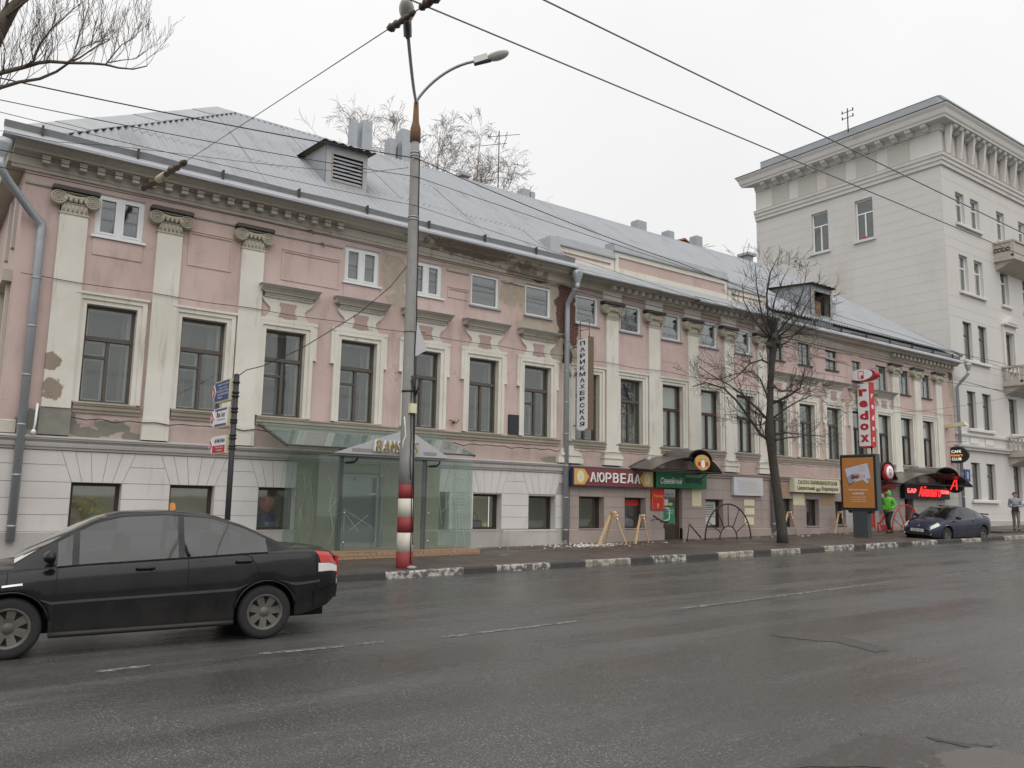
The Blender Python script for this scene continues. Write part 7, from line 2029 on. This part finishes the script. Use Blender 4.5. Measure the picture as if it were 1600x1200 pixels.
# ================================================================== cars
def interp(tab, x):
    xs = [t[0] for t in tab]; ys = [t[1] for t in tab]; return float(np.interp(x, xs, ys))
def smoothtab(tab, w=.10, n=400):
    xs = np.linspace(tab[0][0], tab[-1][0], n); ys = np.interp(xs, [t[0] for t in tab], [t[1] for t in tab])
    k = max(1, int(w / (xs[1] - xs[0]))); ker = np.hanning(2 * k + 1); ker /= ker.sum()
    yp = np.pad(ys, k, mode='edge'); sm = np.convolve(yp, ker, 'valid'); return list(zip(xs, sm))
def make_car(name, loc, yaw, pitch, label, P_):
    root = thing(name, loc, label, 'car')
    root.rotation_euler = (0, pitch, yaw); root.scale = [P_.get('scale', 1.0)] * 3
    WPs = WP[root.name]; WP[root.name] = Vector((0, 0, 0))
    x0, x1 = P_['x0'], P_['x1']
    T = {k: smoothtab(P_[k], P_.get('sm', .12)) for k in ('shoulder', 'deck', 'half', 'low', 'roof', 'roofhalf')}
    sh = lambda x: interp(T['shoulder'], x); dk = lambda x: interp(T['deck'], x); hw = lambda x: interp(T['half'], x); lw = lambda x: interp(T['low'], x)
    wr = P_['wheel_r']; ar = wr + .055
    def arch(x):
        z = lw(x)
        for wx in P_['wheels']:
            d = abs(x - wx)
            if d < ar: z = max(z, wr + math.sqrt(max(0, ar * ar - d * d)))
        return z
    def section(x):
        h = hw(x); s_ = sh(x); d = max(dk(x), s_ + .004); z0 = arch(x); lo = lw(x)
        zz = lambda z, k: max(z, z0 + .008 * k)
        return [(h - .05, z0), (h - .015, zz(lo + .07, 1)), (h - .002, zz(lo + (s_ - lo) * .35, 2)), (h, zz(lo + (s_ - lo) * .58, 3)), (h - .012, zz(lo + (s_ - lo) * .80, 4)), (h - .035, max(s_ - .03, z0 + .04)), (h - .075, max(s_, z0 + .045)), (h * .80, s_ + (d - s_) * .55), (h * .45, s_ + (d - s_) * .92), (0, d)]
    xs = sorted(set(list(np.linspace(x0, x1, 84)) + [w + k for w in P_['wheels'] for k in (-ar, -ar + .012, ar - .012, ar)] + [x0 + .012, x0 + .03, x1 - .012, x1 - .03]))
    rings = [section(x) for x in xs]; m = len(rings[0])
    b = MB(); v = []
    for x, r in zip(xs, rings):
        v += [(x, y, z) for y, z in r] + [(x, -y, z) for y, z in r[-2::-1]]
    M_ = 2 * m - 1
    f = [(i * M_ + j, (i + 1) * M_ + j, (i + 1) * M_ + j + 1, i * M_ + j + 1) for i in range(len(xs) - 1) for j in range(M_ - 1)]
    f.append(tuple(range(M_))); f.append(tuple(range((len(xs) - 1) * M_ + M_ - 1, (len(xs) - 1) * M_ - 1, -1)))
    b.add(v, f, smooth=True); b.sm[-1] = False; b.sm[-2] = False
    b.local('body', P_['paint'], root)
    # floor and wheel housings
    q = MB(); q.box(x0 + .12, x1 - .12, -.56, .56, P_['low'][3][1] + .0, .5)
    q.local('underbody', 'under_black', root)
    for wx in P_['wheels']:
        n_ = 18
        for s_ in (-1, 1):
            q = MB()
            yo = hw(wx) - .06
            arc = [(wx + (ar + .02) * math.cos(math.pi * k / n_), wr + (ar + .02) * math.sin(math.pi * k / n_)) for k in range(n_ + 1)]
            q.add([(a, s_ * yo, c) for a, c in arc] + [(a, s_ * .45, c) for a, c in arc], [(i, i + 1, i + n_ + 2, i + n_ + 1) for i in range(n_)])
            q.add([(a, s_ * .5, c) for a, c in arc], [tuple(range(n_ + 1))])
            q.local('wheel_housing', 'under_black', root)
    # greenhouse
    gx = P_['glass']            # rear base, rear top, front top, front base
    RZ = lambda x: interp(T['roof'], x); RH = lambda x: interp(T['roofhalf'], x)
    gs = sorted(set(list(np.linspace(gx[0], gx[3], 46)) + list(gx) + list(P_['pillars'])))
    def gsec(x):
        s_ = sh(x) - .01; z = max(RZ(x), s_ + .012); h0 = hw(x) - .085; h1 = min(h0, RH(x)); t = (z - s_)
        zs = max(s_ + .004, z - min(.055, t * .5))
        return [(h0, s_), (h0 + (h1 - h0) * .55, s_ + (zs - s_) * .5), (h1, zs), (h1 - .05, z - min(.018, t * .2)), (h1 * .55, z - .003), (0, z)]
    cells = {'glass': MB(), 'paint': MB()}
    gr = [gsec(x) for x in gs]; gm = 6
    pv = P_['pillar_w']
    windshield = MB(); rearglass = MB(); side = {}
    def is_pillar(x):
        return any(abs(x - p_) < pv for p_ in P_['pillars'][1:-1])
    for i in range(len(gs) - 1):
        xa, xb = gs[i], gs[i + 1]; xm = (xa + xb) / 2
        for s_ in (1, -1):
            A = [(xa, s_ * y, z) for y, z in gr[i]]; B = [(xb, s_ * y, z) for y, z in gr[i + 1]]
            for j in range(gm - 1):
                quad = [A[j], B[j], B[j + 1], A[j + 1]]
                if s_ < 0: quad = quad[::-1]
                if j < 2:
                    hgt = gr[i][2][1] - gr[i][0][1]
                    ok = P_['pillars'][0] < xm < P_['pillars'][-1] and not is_pillar(xm) and hgt > .10
                    tgt = side.setdefault((s_, sum(xm > p_ for p_ in P_['pillars'])), MB()) if ok else cells['paint']
                elif j == 2: tgt = cells['paint']
                else:
                    tgt = windshield if xm > gx[2] + .02 else (rearglass if xm < gx[1] - .02 else cells['paint'])
                tgt.add(quad, [(0, 1, 2, 3)], smooth=True)
    def weld(mb_, nm, m_):
        me = mb_.mesh(nm, m_); bm = bmesh.new(); bm.from_mesh(me); bmesh.ops.remove_doubles(bm, verts=bm.verts, dist=.0005); bm.to_mesh(me); bm.free()
        o = bpy.data.objects.new(nm, me); COL.objects.link(o); o.parent = root; WP[o.name] = Vector((0, 0, 0)); return o
    weld(cells['paint'], 'roof', P_['paint']); weld(windshield, 'windscreen', 'car_glass'); weld(rearglass, 'rear_window', 'car_glass')
    for k_, mb_ in side.items(): weld(mb_, 'side_window', 'car_glass')
    # cabin: dark tub, seats
    q = MB(); q.box(gx[0] + .25, gx[3] - .3, -.58, .58, .35, sh(0) - .04)
    q.local('cabin_floor', 'car_plastic', root)
    for xx in P_['seats']:
        for yy in (-.34, .34):
            q = MB(); zt_ = P_['seat_top']
            q.prism([(xx, .45), (xx + .12, .45), (xx + .0, zt_), (xx - .12, zt_)], yy - .22, yy + .22, 'y'); q.prism([(xx - .10, zt_ + .02), (xx, zt_ + .02), (xx - .02, zt_ + .17), (xx - .10, zt_ + .17)], yy - .12, yy + .12, 'y'); q.local('seat', 'car_plastic', root)
    # patches that lie on the body skin
    def skin(x, t):      # t runs along the section points
        r = section(x); j = min(len(r) - 2, int(t)); f_ = t - j; return r[j][0] + (r[j + 1][0] - r[j][0]) * f_, r[j][1] + (r[j + 1][1] - r[j][1]) * f_
    def patch_(xa, xb, ta, tb, nm, m_, s_, lift=.006, nx=8, nt_=6, slant=0.0):
        q = MB(); v = []
        for i in range(nx + 1):
            for j in range(nt_ + 1):
                tt = ta + (tb - ta) * j / nt_; x = xa + (xb - xa) * i / nx + slant * (j / nt_)
                x = min(max(x, x0), x1); y, z = skin(x, tt); v.append((x + (lift if x > x1 - .02 else (-lift if x < x0 + .02 else 0)), s_ * (y + lift), z + (lift if tt > 6 else 0)))
        f = [(i * (nt_ + 1) + j, (i + 1) * (nt_ + 1) + j, (i + 1) * (nt_ + 1) + j + 1, i * (nt_ + 1) + j + 1) for i in range(nx) for j in range(nt_)]
        if s_ > 0: pass
        else: f = [x_[::-1] for x_ in f]
        q.add(v, f, smooth=True); return q.local(nm, m_, root)
    for s_ in (1, -1):
        for args in P_.get('patches', []): patch_(*args[:4], args[4], args[5], s_, *(args[6:] if len(args) > 6 else ()))
    # door seams
    for s_ in (1, -1):
        for xd, t0, t1, sl in P_['seams']:
            pts = []
            for k in range(12):
                t = t0 + (t1 - t0) * k / 11; x = xd + sl * (k / 11) ** 2; y, z = skin(x, t); pts.append((x, s_ * (y + .0015), z))
            MB().tube(pts, .0045, 4).local('door_seam', 'under_black', root)
        for xh, th in P_['handles']:
            y, z = skin(xh, th); q = MB(); q.tube([(xh - .09, s_ * (y + .004), z), (xh - .07, s_ * (y + .03), z + .004), (xh + .07, s_ * (y + .03), z + .006), (xh + .09, s_ * (y + .004), z)], .014, 6); q.local('door_handle', P_['paint'], root)
        mxx, mz = P_['mirror']; y = hw(mxx)
        q = MB(); q.add([], []); 
        v = []; n_ = 12
        for i in range(n_ + 1):
            t = math.pi * i / n_
            for j in range(10):
                ph = 2 * math.pi * j / 10; v.append((mxx + .075 * math.cos(ph) * math.sin(t) * (1.1 if math.cos(ph) > 0 else .55), s_ * (y + .06 - .11 * math.cos(t)), mz + .07 * math.sin(ph) * math.sin(t)))
        f = [(i * 10 + j, i * 10 + (j + 1) % 10, (i + 1) * 10 + (j + 1) % 10, (i + 1) * 10 + j) for i in range(n_) for j in range(10)]
        q.add(v, f, smooth=True); q.tube([(mxx, s_ * (y - .08), mz - .05), (mxx, s_ * (y + .02), mz - .02)], .025, 6); q.local('mirror', P_['paint'], root)
    # wheels
    tyre = MB().lathe([(wr - .105, -.085), (wr - .05, -.098), (wr - .015, -.09), (wr, -.06), (wr, .06), (wr - .015, .09), (wr - .05, .098), (wr - .105, .085)], axis='y', n=36).mesh('tyre', 'tyre')
    ri = wr - .10; rim = MB()
    rim.lathe([(ri + .002, .088), (ri - .012, .092), (ri - .03, .06), (ri - .035, -.03)], axis='y', n=32)
    rim.lathe([(0, .062), (.055, .060), (.062, .045), (.062, .0)], axis='y', n=16)
    ns = P_['spokes']
    for k in range(ns):
        w_ = 2 * math.pi * k / ns; c_, s__ = math.cos(w_), math.sin(w_); wd0, wd1 = .034, .044
        p = lambda r, off, y: (r * c_ - off * s__, y, r * s__ + off * c_)
        v = [p(.05, -wd0, .052), p(.05, wd0, .052), p(ri - .02, wd1, .068), p(ri - .02, -wd1, .068), p(.05, -wd0, .02), p(.05, wd0, .02), p(ri - .02, wd1, .03), p(ri - .02, -wd1, .03)]
        rim.add(v, [(0, 1, 2, 3), (4, 7, 6, 5), (0, 4, 5, 1), (1, 5, 6, 2), (2, 6, 7, 3), (3, 7, 4, 0)], smooth=False)
    rim = rim.mesh('rim', 'rim_alloy')
    disc = MB().lathe([(0, .0), (ri - .03, .0)], axis='y', n=24).mesh('brake_disc', 'steel_dark')
    for wx in P_['wheels']:
        for s_ in (1, -1):
            o = bpy.data.objects.new('wheel', None); COL.objects.link(o); o.parent = root; o.location = (wx, s_ * (hw(wx) - .115), wr); o.rotation_euler = (0, random.uniform(0, 1), 0 if s_ > 0 else math.pi); WP[o.name] = Vector((0, 0, 0))
            for nm, me in (('tyre', tyre), ('rim', rim), ('brake_disc', disc)): sub(o, nm, me)
    P_.get('extra', lambda *a: None)(root, section, skin, hw, sh, dk)
    WP[root.name] = WPs
    return root
SEDAN = dict(scale=1.05, x0=-2.16, x1=2.16, wheel_r=.30, wheels=(-1.28, 1.26), paint='car_black', spokes=7, sm=.10,
    shoulder=[(-2.16, .86), (-2.08, .94), (-1.8, .97), (-1.2, .965), (-.4, .935), (.6, .90), (1.2, .86), (1.7, .79), (2.02, .70), (2.16, .60)],
    deck=[(-2.16, .93), (-2.10, 1.0), (-1.75, 1.035), (-1.45, 1.03), (-.4, .99), (.7, .98), (1.05, .96), (1.5, .91), (1.9, .82), (2.08, .72), (2.16, .62)],
    half=[(-2.16, .66), (-2.10, .74), (-1.9, .80), (-1.3, .845), (0, .855), (1.2, .845), (1.75, .80), (2.0, .73), (2.12, .62), (2.16, .54)],
    low=[(-2.16, .42), (-2.05, .33), (-1.75, .25), (-1.0, .20), (1.0, .19), (1.7, .20), (2.05, .24), (2.16, .32)],
    roof=[(-1.72, .985), (-1.5, 1.08), (-1.05, 1.30), (-.70, 1.415), (-.2, 1.46), (.25, 1.445), (.5, 1.385), (.8, 1.23), (1.12, 1.04), (1.28, .93)],
    roofhalf=[(-1.72, .70), (-1.05, .58), (-.6, .545), (.2, .555), (.6, .60), (1.28, .72)],
    glass=(-1.70, -.88, .40, 1.25), pillars=(-1.30, -.36, .70, .86), pillar_w=.045, seats=(-.75, .25), seat_top=1.0,
    patches=[(-2.158, -1.93, 4.1, 6.1, 'tail_light', 'tail_red', .007, 8, 6, .06), (-2.158, -1.90, 3.35, 4.05, 'reversing_light', 'tail_white', .007, 8, 4, .0), (1.86, 2.14, 4.4, 6.3, 'headlight', 'headlamp', .007, 8, 6, -.05),
             (-1.92, 1.60, 2.55, 2.72, 'side_strip', 'car_trim_strip', .006, 60, 2, 0), (1.16, 1.34, 3.9, 4.15, 'side_repeater', 'chrome', .006, 4, 2, 0), (-2.16, -1.85, .4, 2.0, 'rear_bumper', 'car_black', .012, 8, 5, 0)],
    seams=[(-.42, .6, 6.0, .0), (.86, .6, 6.0, .0), (-1.22, 2.2, 6.0, .22), (1.30, 2.2, 6.0, 0), (-1.88, 2.2, 5.0, .0)], handles=[(-1.02, 4.6), (.02, 4.6)], mirror=(.92, 1.0))
def sedan_extra(root, section, skin, hw, sh, dk):
    q = MB(); q.box(-2.185, -2.165, -.26, .26, .62, .73); q.local('number_plate', 'plate_white', root)
    for s_ in (1, -1):
        q = MB(); q.box(-2.185, -2.15, *sorted((s_ * .42, s_ * .66)), .66, .90); q.local('tail_light', 'tail_red', root)
    MB().box(-2.19, -2.10, -.60, .60, .40, .50).local('bumper_insert', 'car_plastic', root)
    for s_ in (1, -1):
        for wx in (-1.28, 1.26):
            arc = []
            for k in range(17):
                w_ = math.pi * k / 16; x = wx + .357 * math.cos(w_); z = .30 + .357 * math.sin(w_)
                if z > .33: arc.append((x, s_ * (hw(x) + .004), z))
            MB().tube(arc, .011, 5).local('arch_lip', 'car_black', root)
        MB().tube([(x, s_ * (hw(x) - .078), sh(x) + .004) for x in np.linspace(-1.30, .86, 14)], .010, 5).local('window_seal', 'under_black', root)
        MB().tube([(x, s_ * (hw(x) - .012), .215) for x in np.linspace(-.92, .90, 8)], .03, 6).local('sill_trim', 'car_plastic', root)
    y, z = skin(-1.62, 4.3)
    q = MB(); q.tube([(-1.62 + .075 * math.cos(k * math.pi / 8), -(y + .003), z - .02 + .075 * math.sin(k * math.pi / 8)) for k in range(17)], .004, 4); q.local('fuel_flap', 'under_black', root)
SEDAN['extra'] = sedan_extra
rw, fw_ = RD(400, 997), RD(8, 1029)
dvec = (fw_ - rw); yaw = math.atan2(dvec.y, dvec.x)
cen = rw + Vector((math.cos(yaw), math.sin(yaw), 0)) * 1.28 - Vector((-math.sin(yaw), math.cos(yaw), 0)) * .74 * 1.0
cen.z = road_z(cen.x)
make_car('black_sedan', cen, yaw, math.atan(S), 'black four-door sedan driving left along the near lane', SEDAN)
COUPE = dict(x0=-1.95, x1=1.97, wheel_r=.29, wheels=(-1.18, 1.24), paint='car_blue', spokes=6, sm=.10,
    shoulder=[(-1.95, .80), (-1.85, .90), (-1.5, .93), (-.8, .90), (.2, .86), (.9, .83), (1.4, .74), (1.75, .62), (1.90, .53), (1.97, .46)],
    deck=[(-1.95, .86), (-1.85, .98), (-1.6, 1.0), (-1.0, .96), (.4, .94), (.85, .93), (1.2, .87), (1.55, .77), (1.80, .65), (1.92, .55), (1.97, .48)],
    half=[(-1.95, .58), (-1.86, .70), (-1.6, .775), (-1.0, .80), (0, .80), (1.0, .80), (1.5, .765), (1.78, .68), (1.92, .56), (1.97, .46)],
    low=[(-1.95, .40), (-1.8, .28), (-1.5, .22), (-.8, .185), (1.0, .18), (1.6, .19), (1.88, .22), (1.97, .28)],
    roof=[(-1.75, .96), (-1.4, 1.07), (-1.0, 1.20), (-.55, 1.305), (-.1, 1.34), (.1, 1.325), (.35, 1.25), (.65, 1.10), (.98, .92), (1.08, .86)],
    roofhalf=[(-1.75, .58), (-1.0, .55), (-.4, .53), (.2, .54), (.6, .60), (1.08, .68)],
    glass=(-1.72, -.85, .08, 1.05), pillars=(-1.42, -.78, .58, .70), pillar_w=.05, seats=(-.25,), seat_top=.98,
    patches=[(1.62, 1.93, 5.3, 7.2, 'headlight', 'headlamp', .008, 8, 6, -.05), (-1.94, -1.72, 4.0, 5.8, 'tail_light', 'tail_red', .007, 8, 6, 0), (-1.60, 1.5, 2.3, 2.5, 'side_strip', 'car_blue', .010, 50, 2, 0), (1.25, 1.36, 3.9, 4.15, 'side_repeater', 'lamp_warm', .006, 4, 2, 0)],
    seams=[(-.72, .6, 6.0, .0), (.72, .6, 6.0, .0), (1.24, 4.0, 6.0, -.05)], handles=[(-.48, 4.6)], mirror=(.66, .93))
def coupe_extra(root, section, skin, hw, sh, dk):
    q = MB(); q.box(1.965, 1.985, -.26, .26, .38, .49); o = q.local('number_plate', 'plate_white', root)
    q = MB(); text_mb('Т 327 ОН', .40, .06, (0, 0, 0), '-y', .004, mb=q); q.v = [(1.988 - y_, x_, z + .435) for x_, y_, z in q.v]; q.local('lettering', 'sign_ink', o)
    MB().box(1.955, 1.975, -.40, .40, .285, .345).local('lower_grille', 'car_grey_grille', root)
    MB().box(1.94, 1.972, -.24, .24, .505, .525).local('grille_slot', 'car_grey_grille', root)
    q = MB(); n_ = 18
    ring = [(1.89 + 0.0 * k, .05 * math.cos(2 * math.pi * k / n_), .585 + .035 * math.sin(2 * math.pi * k / n_)) for k in range(n_ + 1)]
    q.tube(ring, .007, 5, caps=False); q.local('badge', 'chrome', root)
    for s_ in (1, -1):
        q = MB(); q.lathe([(0, .0), (.05, .0), (.05, .02)], (1.93, s_ * .5, .32), 'x', 12); q.local('fog_lamp', 'headlamp', root)
    for y_ in (.15, -.35):
        MB().tube([(1.0, y_, .955), (.86, y_ + .5, 1.0)], .009, 4).local('wiper', 'under_black', root)
    MB().prism([(-1.90, .99), (-1.62, 1.03), (-1.66, 1.06), (-1.93, 1.035)], -.58, .58, 'y').local('spoiler', 'car_blue', root)
COUPE['extra'] = coupe_extra
fl, rl = RD(1482, 848), RD(1531, 845)
dvec = (fl - rl); yaw = math.atan2(dvec.y, dvec.x) - math.radians(4)
mid = (fl + rl) / 2; cen = mid - Vector((-math.sin(yaw), math.cos(yaw), 0)) * .69
cen.z = road_z(cen.x) + .03
ca = make_car('blue_coupe', cen, yaw, math.atan(S), 'small dark blue two-door coupe parked half on the kerb', COUPE)
ca.rotation_euler = (math.radians(-3.5), math.atan(S), yaw)

# ================================================================== people
def skin_mesh(verts, edges, radii, sub_=2, root=0):
    me = bpy.data.meshes.new('skin'); me.from_pydata([tuple(v) for v in verts], edges, []); me.update()
    ob = bpy.data.objects.new('skin', me); COL.objects.link(ob)
    md = ob.modifiers.new('skin', 'SKIN')
    sv_ = me.skin_vertices[0].data
    for i, r in enumerate(radii):
        sv_[i].radius = (r, r) if not isinstance(r, tuple) else r; sv_[i].use_root = (i == root)
    md.use_smooth_shade = True
    if sub_: s2 = ob.modifiers.new('sub', 'SUBSURF'); s2.levels = sub_; s2.render_levels = sub_
    dg = bpy.context.evaluated_depsgraph_get(); out_ = bpy.data.meshes.new_from_object(ob.evaluated_get(dg))
    bpy.data.objects.remove(ob); bpy.data.meshes.remove(me)
    for p_ in out_.polygons: p_.use_smooth = True
    return out_
class Sk:
    def __init__(s): s.v = []; s.e = []; s.r = []
    def chain(s, pts, rs, start=None):
        prev = start
        for p_, r in zip(pts, rs):
            s.v.append(Vector(p_)); s.r.append(r); i = len(s.v) - 1
            if prev is not None: s.e.append((prev, i))
            prev = i
        return prev
    def obj(s, name, m_, parent, lev=2):
        me = skin_mesh(s.v, s.e, s.r, lev); me.name = name; me.materials.clear(); me.materials.append(mt(m_)); return sub(parent, name, me)
def person(loc, yaw, label, top, legs, hood=None, hair=True, pocket=True, hgt=1.76, stride=.1):
    root = thing('person', loc, label, 'person'); root.rotation_euler = (0, 0, yaw)
    k = hgt / 1.76
    V_ = lambda x, y, z: Vector((x * k, y * k, z * k))
    # joints: +x is forward, +y left
    hipL, hipR = V_(0, .09, .92), V_(0, -.09, .92)
    knL, knR = V_(stride + .05, .09, .49), V_(-stride * .2 + .03, -.085, .49)
    anL, anR = V_(stride, .095, .09), V_(-stride * 1.2, -.09, .10)
    shL, shR = V_(.0, .19, 1.42), V_(0, -.19, 1.42)
    if pocket: elL, elR, haL, haR = V_(-.09, .27, 1.14), V_(-.09, -.27, 1.14), V_(.10, .17, 1.00), V_(.10, -.17, 1.00)
    else: elL, elR, haL, haR = V_(-.03, .26, 1.13), V_(-.03, -.26, 1.13), V_(.24, .08, 1.12), V_(.24, -.06, 1.08)
    b = Sk()
    pel = b.chain([V_(0, 0, .95)], [(.13 * k, .10 * k)])
    wa = b.chain([V_(0, 0, 1.10), V_(.0, 0, 1.28), V_(0, 0, 1.42), V_(.01, 0, 1.50), V_(.015, 0, 1.555)], [(.13 * k, .095 * k), (.15 * k, .105 * k), (.12 * k, .085 * k), .055 * k, .05 * k], pel)
    hd = b.chain([V_(.03, 0, 1.60), V_(.02, 0, 1.67), V_(.01, 0, 1.73)], [.075 * k, .098 * k, .07 * k], wa)
    ch = 3
    for s_, el, ha in ((shL, elL, haL), (shR, elR, haR)): b.chain([s_, el, ha], [.052 * k, .042 * k, .030 * k], ch)
    for hp, kn, an in ((hipL, knL, anL), (hipR, knR, anR)): b.chain([hp, kn, an, an + V_(.12, 0, -.04)], [.082 * k, .055 * k, .042 * k, .035 * k], pel)
    body = b.obj('body', 'skin', root)
    # trousers
    t = Sk(); p0 = t.chain([V_(0, 0, .96)], [(.145 * k, .125 * k)])
    for hp, kn, an in ((hipL, knL, anL), (hipR, knR, anR)): t.chain([hp - V_(0, 0, .06), kn, an + V_(-.005, 0, .02)], [.10 * k, .071 * k, .056 * k], p0)
    t.obj('trousers', legs, root)
    # jacket
    j = Sk(); p0 = j.chain([V_(0, 0, .90)], [(.165 * k, .14 * k)])
    c_ = j.chain([V_(0, 0, 1.02), V_(0, 0, 1.18), V_(0, 0, 1.34), V_(.0, 0, 1.45), V_(.01, 0, 1.52)], [(.165 * k, .135 * k), (.16 * k, .13 * k), (.165 * k, .125 * k), (.115 * k, .085 * k), .068 * k], p0)
    ci = 3
    for s_, el, ha in ((shL, elL, haL), (shR, elR, haR)): j.chain([s_, (s_ + el) / 2, el, ha], [.078 * k, .070 * k, .064 * k, .050 * k], ci)
    j.obj('jacket', top, root)
    if hood:
        h_ = MB(); v = []; n_, m_ = 12, 16
        for i in range(n_ + 1):
            th = math.pi * (.06 + .80 * i / n_)
            for q in range(m_ + 1):
                ph = math.radians(48) + (2 * math.pi - math.radians(96)) * q / m_
                v.append((.005 * k + .135 * k * math.sin(th) * math.cos(ph), .125 * k * math.sin(th) * math.sin(ph), 1.645 * k + .165 * k * math.cos(th)))
        f = [(i * (m_ + 1) + q, i * (m_ + 1) + q + 1, (i + 1) * (m_ + 1) + q + 1, (i + 1) * (m_ + 1) + q) for i in range(n_) for q in range(m_)]
        h_.add(v, f, smooth=True); o = h_.local('hood', hood, root)
        MB().tube([(.10 * k, .05, 1.50 * k), (.13 * k, .05, 1.38 * k)], .006, 4).tube([(.10 * k, -.05, 1.50 * k), (.13 * k, -.05, 1.38 * k)], .006, 4).local('drawstring', 'paper', root)
        MB().box(.10, .14, -.15 * k, .15 * k, .98 * k, 1.16 * k).local('pouch', top, root)
    if hair:
        h_ = MB(); v = []; n_, m_ = 8, 16
        for i in range(n_ + 1):
            th = math.pi * .55 * i / n_
            for q in range(m_):
                ph = 2 * math.pi * q / m_; back = .5 - .5 * math.cos(ph)
                tt = th * (.72 + .42 * back); v.append(((.006 + .112 * math.sin(tt) * math.cos(ph)) * k, .102 * k * math.sin(tt) * math.sin(ph), (1.665 + .118 * math.cos(tt)) * k))
        f = [(i * m_ + q, i * m_ + (q + 1) % m_, (i + 1) * m_ + (q + 1) % m_, (i + 1) * m_ + q) for i in range(n_) for q in range(m_)]
        h_.add(v, f, smooth=True); h_.local('hair', 'hair_dark', root)
    # face
    MB().prism([(.12, 1.665), (.155, 1.63), (.12, 1.622)], -.014 * k, .014 * k, 'y').local('nose', 'skin', root)
    for s_ in (1, -1):
        MB().lathe([(0, -.010), (.012, -.004), (.012, .004), (0, .010)], (.122 * k, s_ * .036 * k, 1.672 * k), n=8).local('eye', 'hair_dark', root)
        MB().lathe([(0, -.03), (.016, -.01), (.014, .018), (0, .03)], (.015 * k, s_ * .100 * k, 1.655 * k), n=8).local('ear', 'skin', root)
    MB().box(.110 * k, .119 * k, -.026 * k, .026 * k, 1.598 * k, 1.607 * k).local('mouth', 'display_red', root)
    # shoes
    for an in (anL, anR):
        s_ = MB(); a = an
        s_.prism([(a.x - .075, a.z - .09), (a.x + .20, a.z - .09), (a.x + .20, a.z - .055), (a.x + .12, a.z - .02), (a.x + .05, a.z + .02), (a.x - .07, a.z + .02)], a.y - .045, a.y + .045, 'y'); s_.local('shoe', 'shoe', root)
    if not pocket:
        for ha, s_ in ((haL, 1), (haR, -1)):
            pm_ = Sk(); w0 = pm_.chain([ha, ha + V_(.05, -s_ * .02, -.005)], [.028, .034])
            for q in range(4):
                o_ = Vector((0, s_ * (.03 - .02 * q), 0)); L_ = (.06, .07, .066, .052)[q]
                pm_.chain([ha + V_(.07, 0, 0) + o_, ha + V_(.07, -s_ * .01, -.01) + o_ + Vector((L_ * .55, 0, -.01)), ha + V_(.07, -s_ * .015, -.03) + o_ + Vector((L_ * .75, 0, -.03))], [.010, .009, .008], w0)
            pm_.chain([ha + V_(.03, -s_ * .05, .01), ha + V_(.06, -s_ * .07, 0)], [.011, .009], w0)
            pm_.obj('hand', 'skin', root, 1)
    return root
pp = WK(1390, 833)
person(pp, math.radians(178), 'hooded person in bright green sweatshirt and dark jeans, hands in pockets', 'hoodie_green', 'denim_dark', 'hoodie_green', False, True, 1.74, .12)
pp = WK(1589, 829)
p2 = person(pp, math.radians(205), 'person in grey blue jacket and taupe trousers holding a dark bag', 'coat_grey', 'trouser_taupe', None, True, False, 1.74, .06)
bag = thing('shoulder_bag', pp + Vector((-.28, -.1, 1.0)), 'dark bag held in front of the grey jacketed person', 'bag')
bp = pp + Vector((-.30, -.12, 1.02))
MB().box(bp.x - .05, bp.x + .05, bp.y - .14, bp.y + .14, bp.z - .16, bp.z + .06).build('bag_body', 'bag_dark', bag)
MB().tube([(bp.x, bp.y - .12, bp.z + .05), (bp.x + .02, bp.y - .06, bp.z + .16), (bp.x + .02, bp.y + .06, bp.z + .16), (bp.x, bp.y + .12, bp.z + .05)], .012, 5).build('strap', 'bag_dark', bag)
a = WK(1575, 832)
tag(MB().box(a.x - 1.2, a.x + 2.2, a.y - .25, a.y + .25, walk_z(a.x, a.y) - .01, walk_z(a.x, a.y) + .05).build('dark_mat', 'kerb_black', None, a), 'dark low strip lying on the pavement beside the grey jacketed person', 'mat')
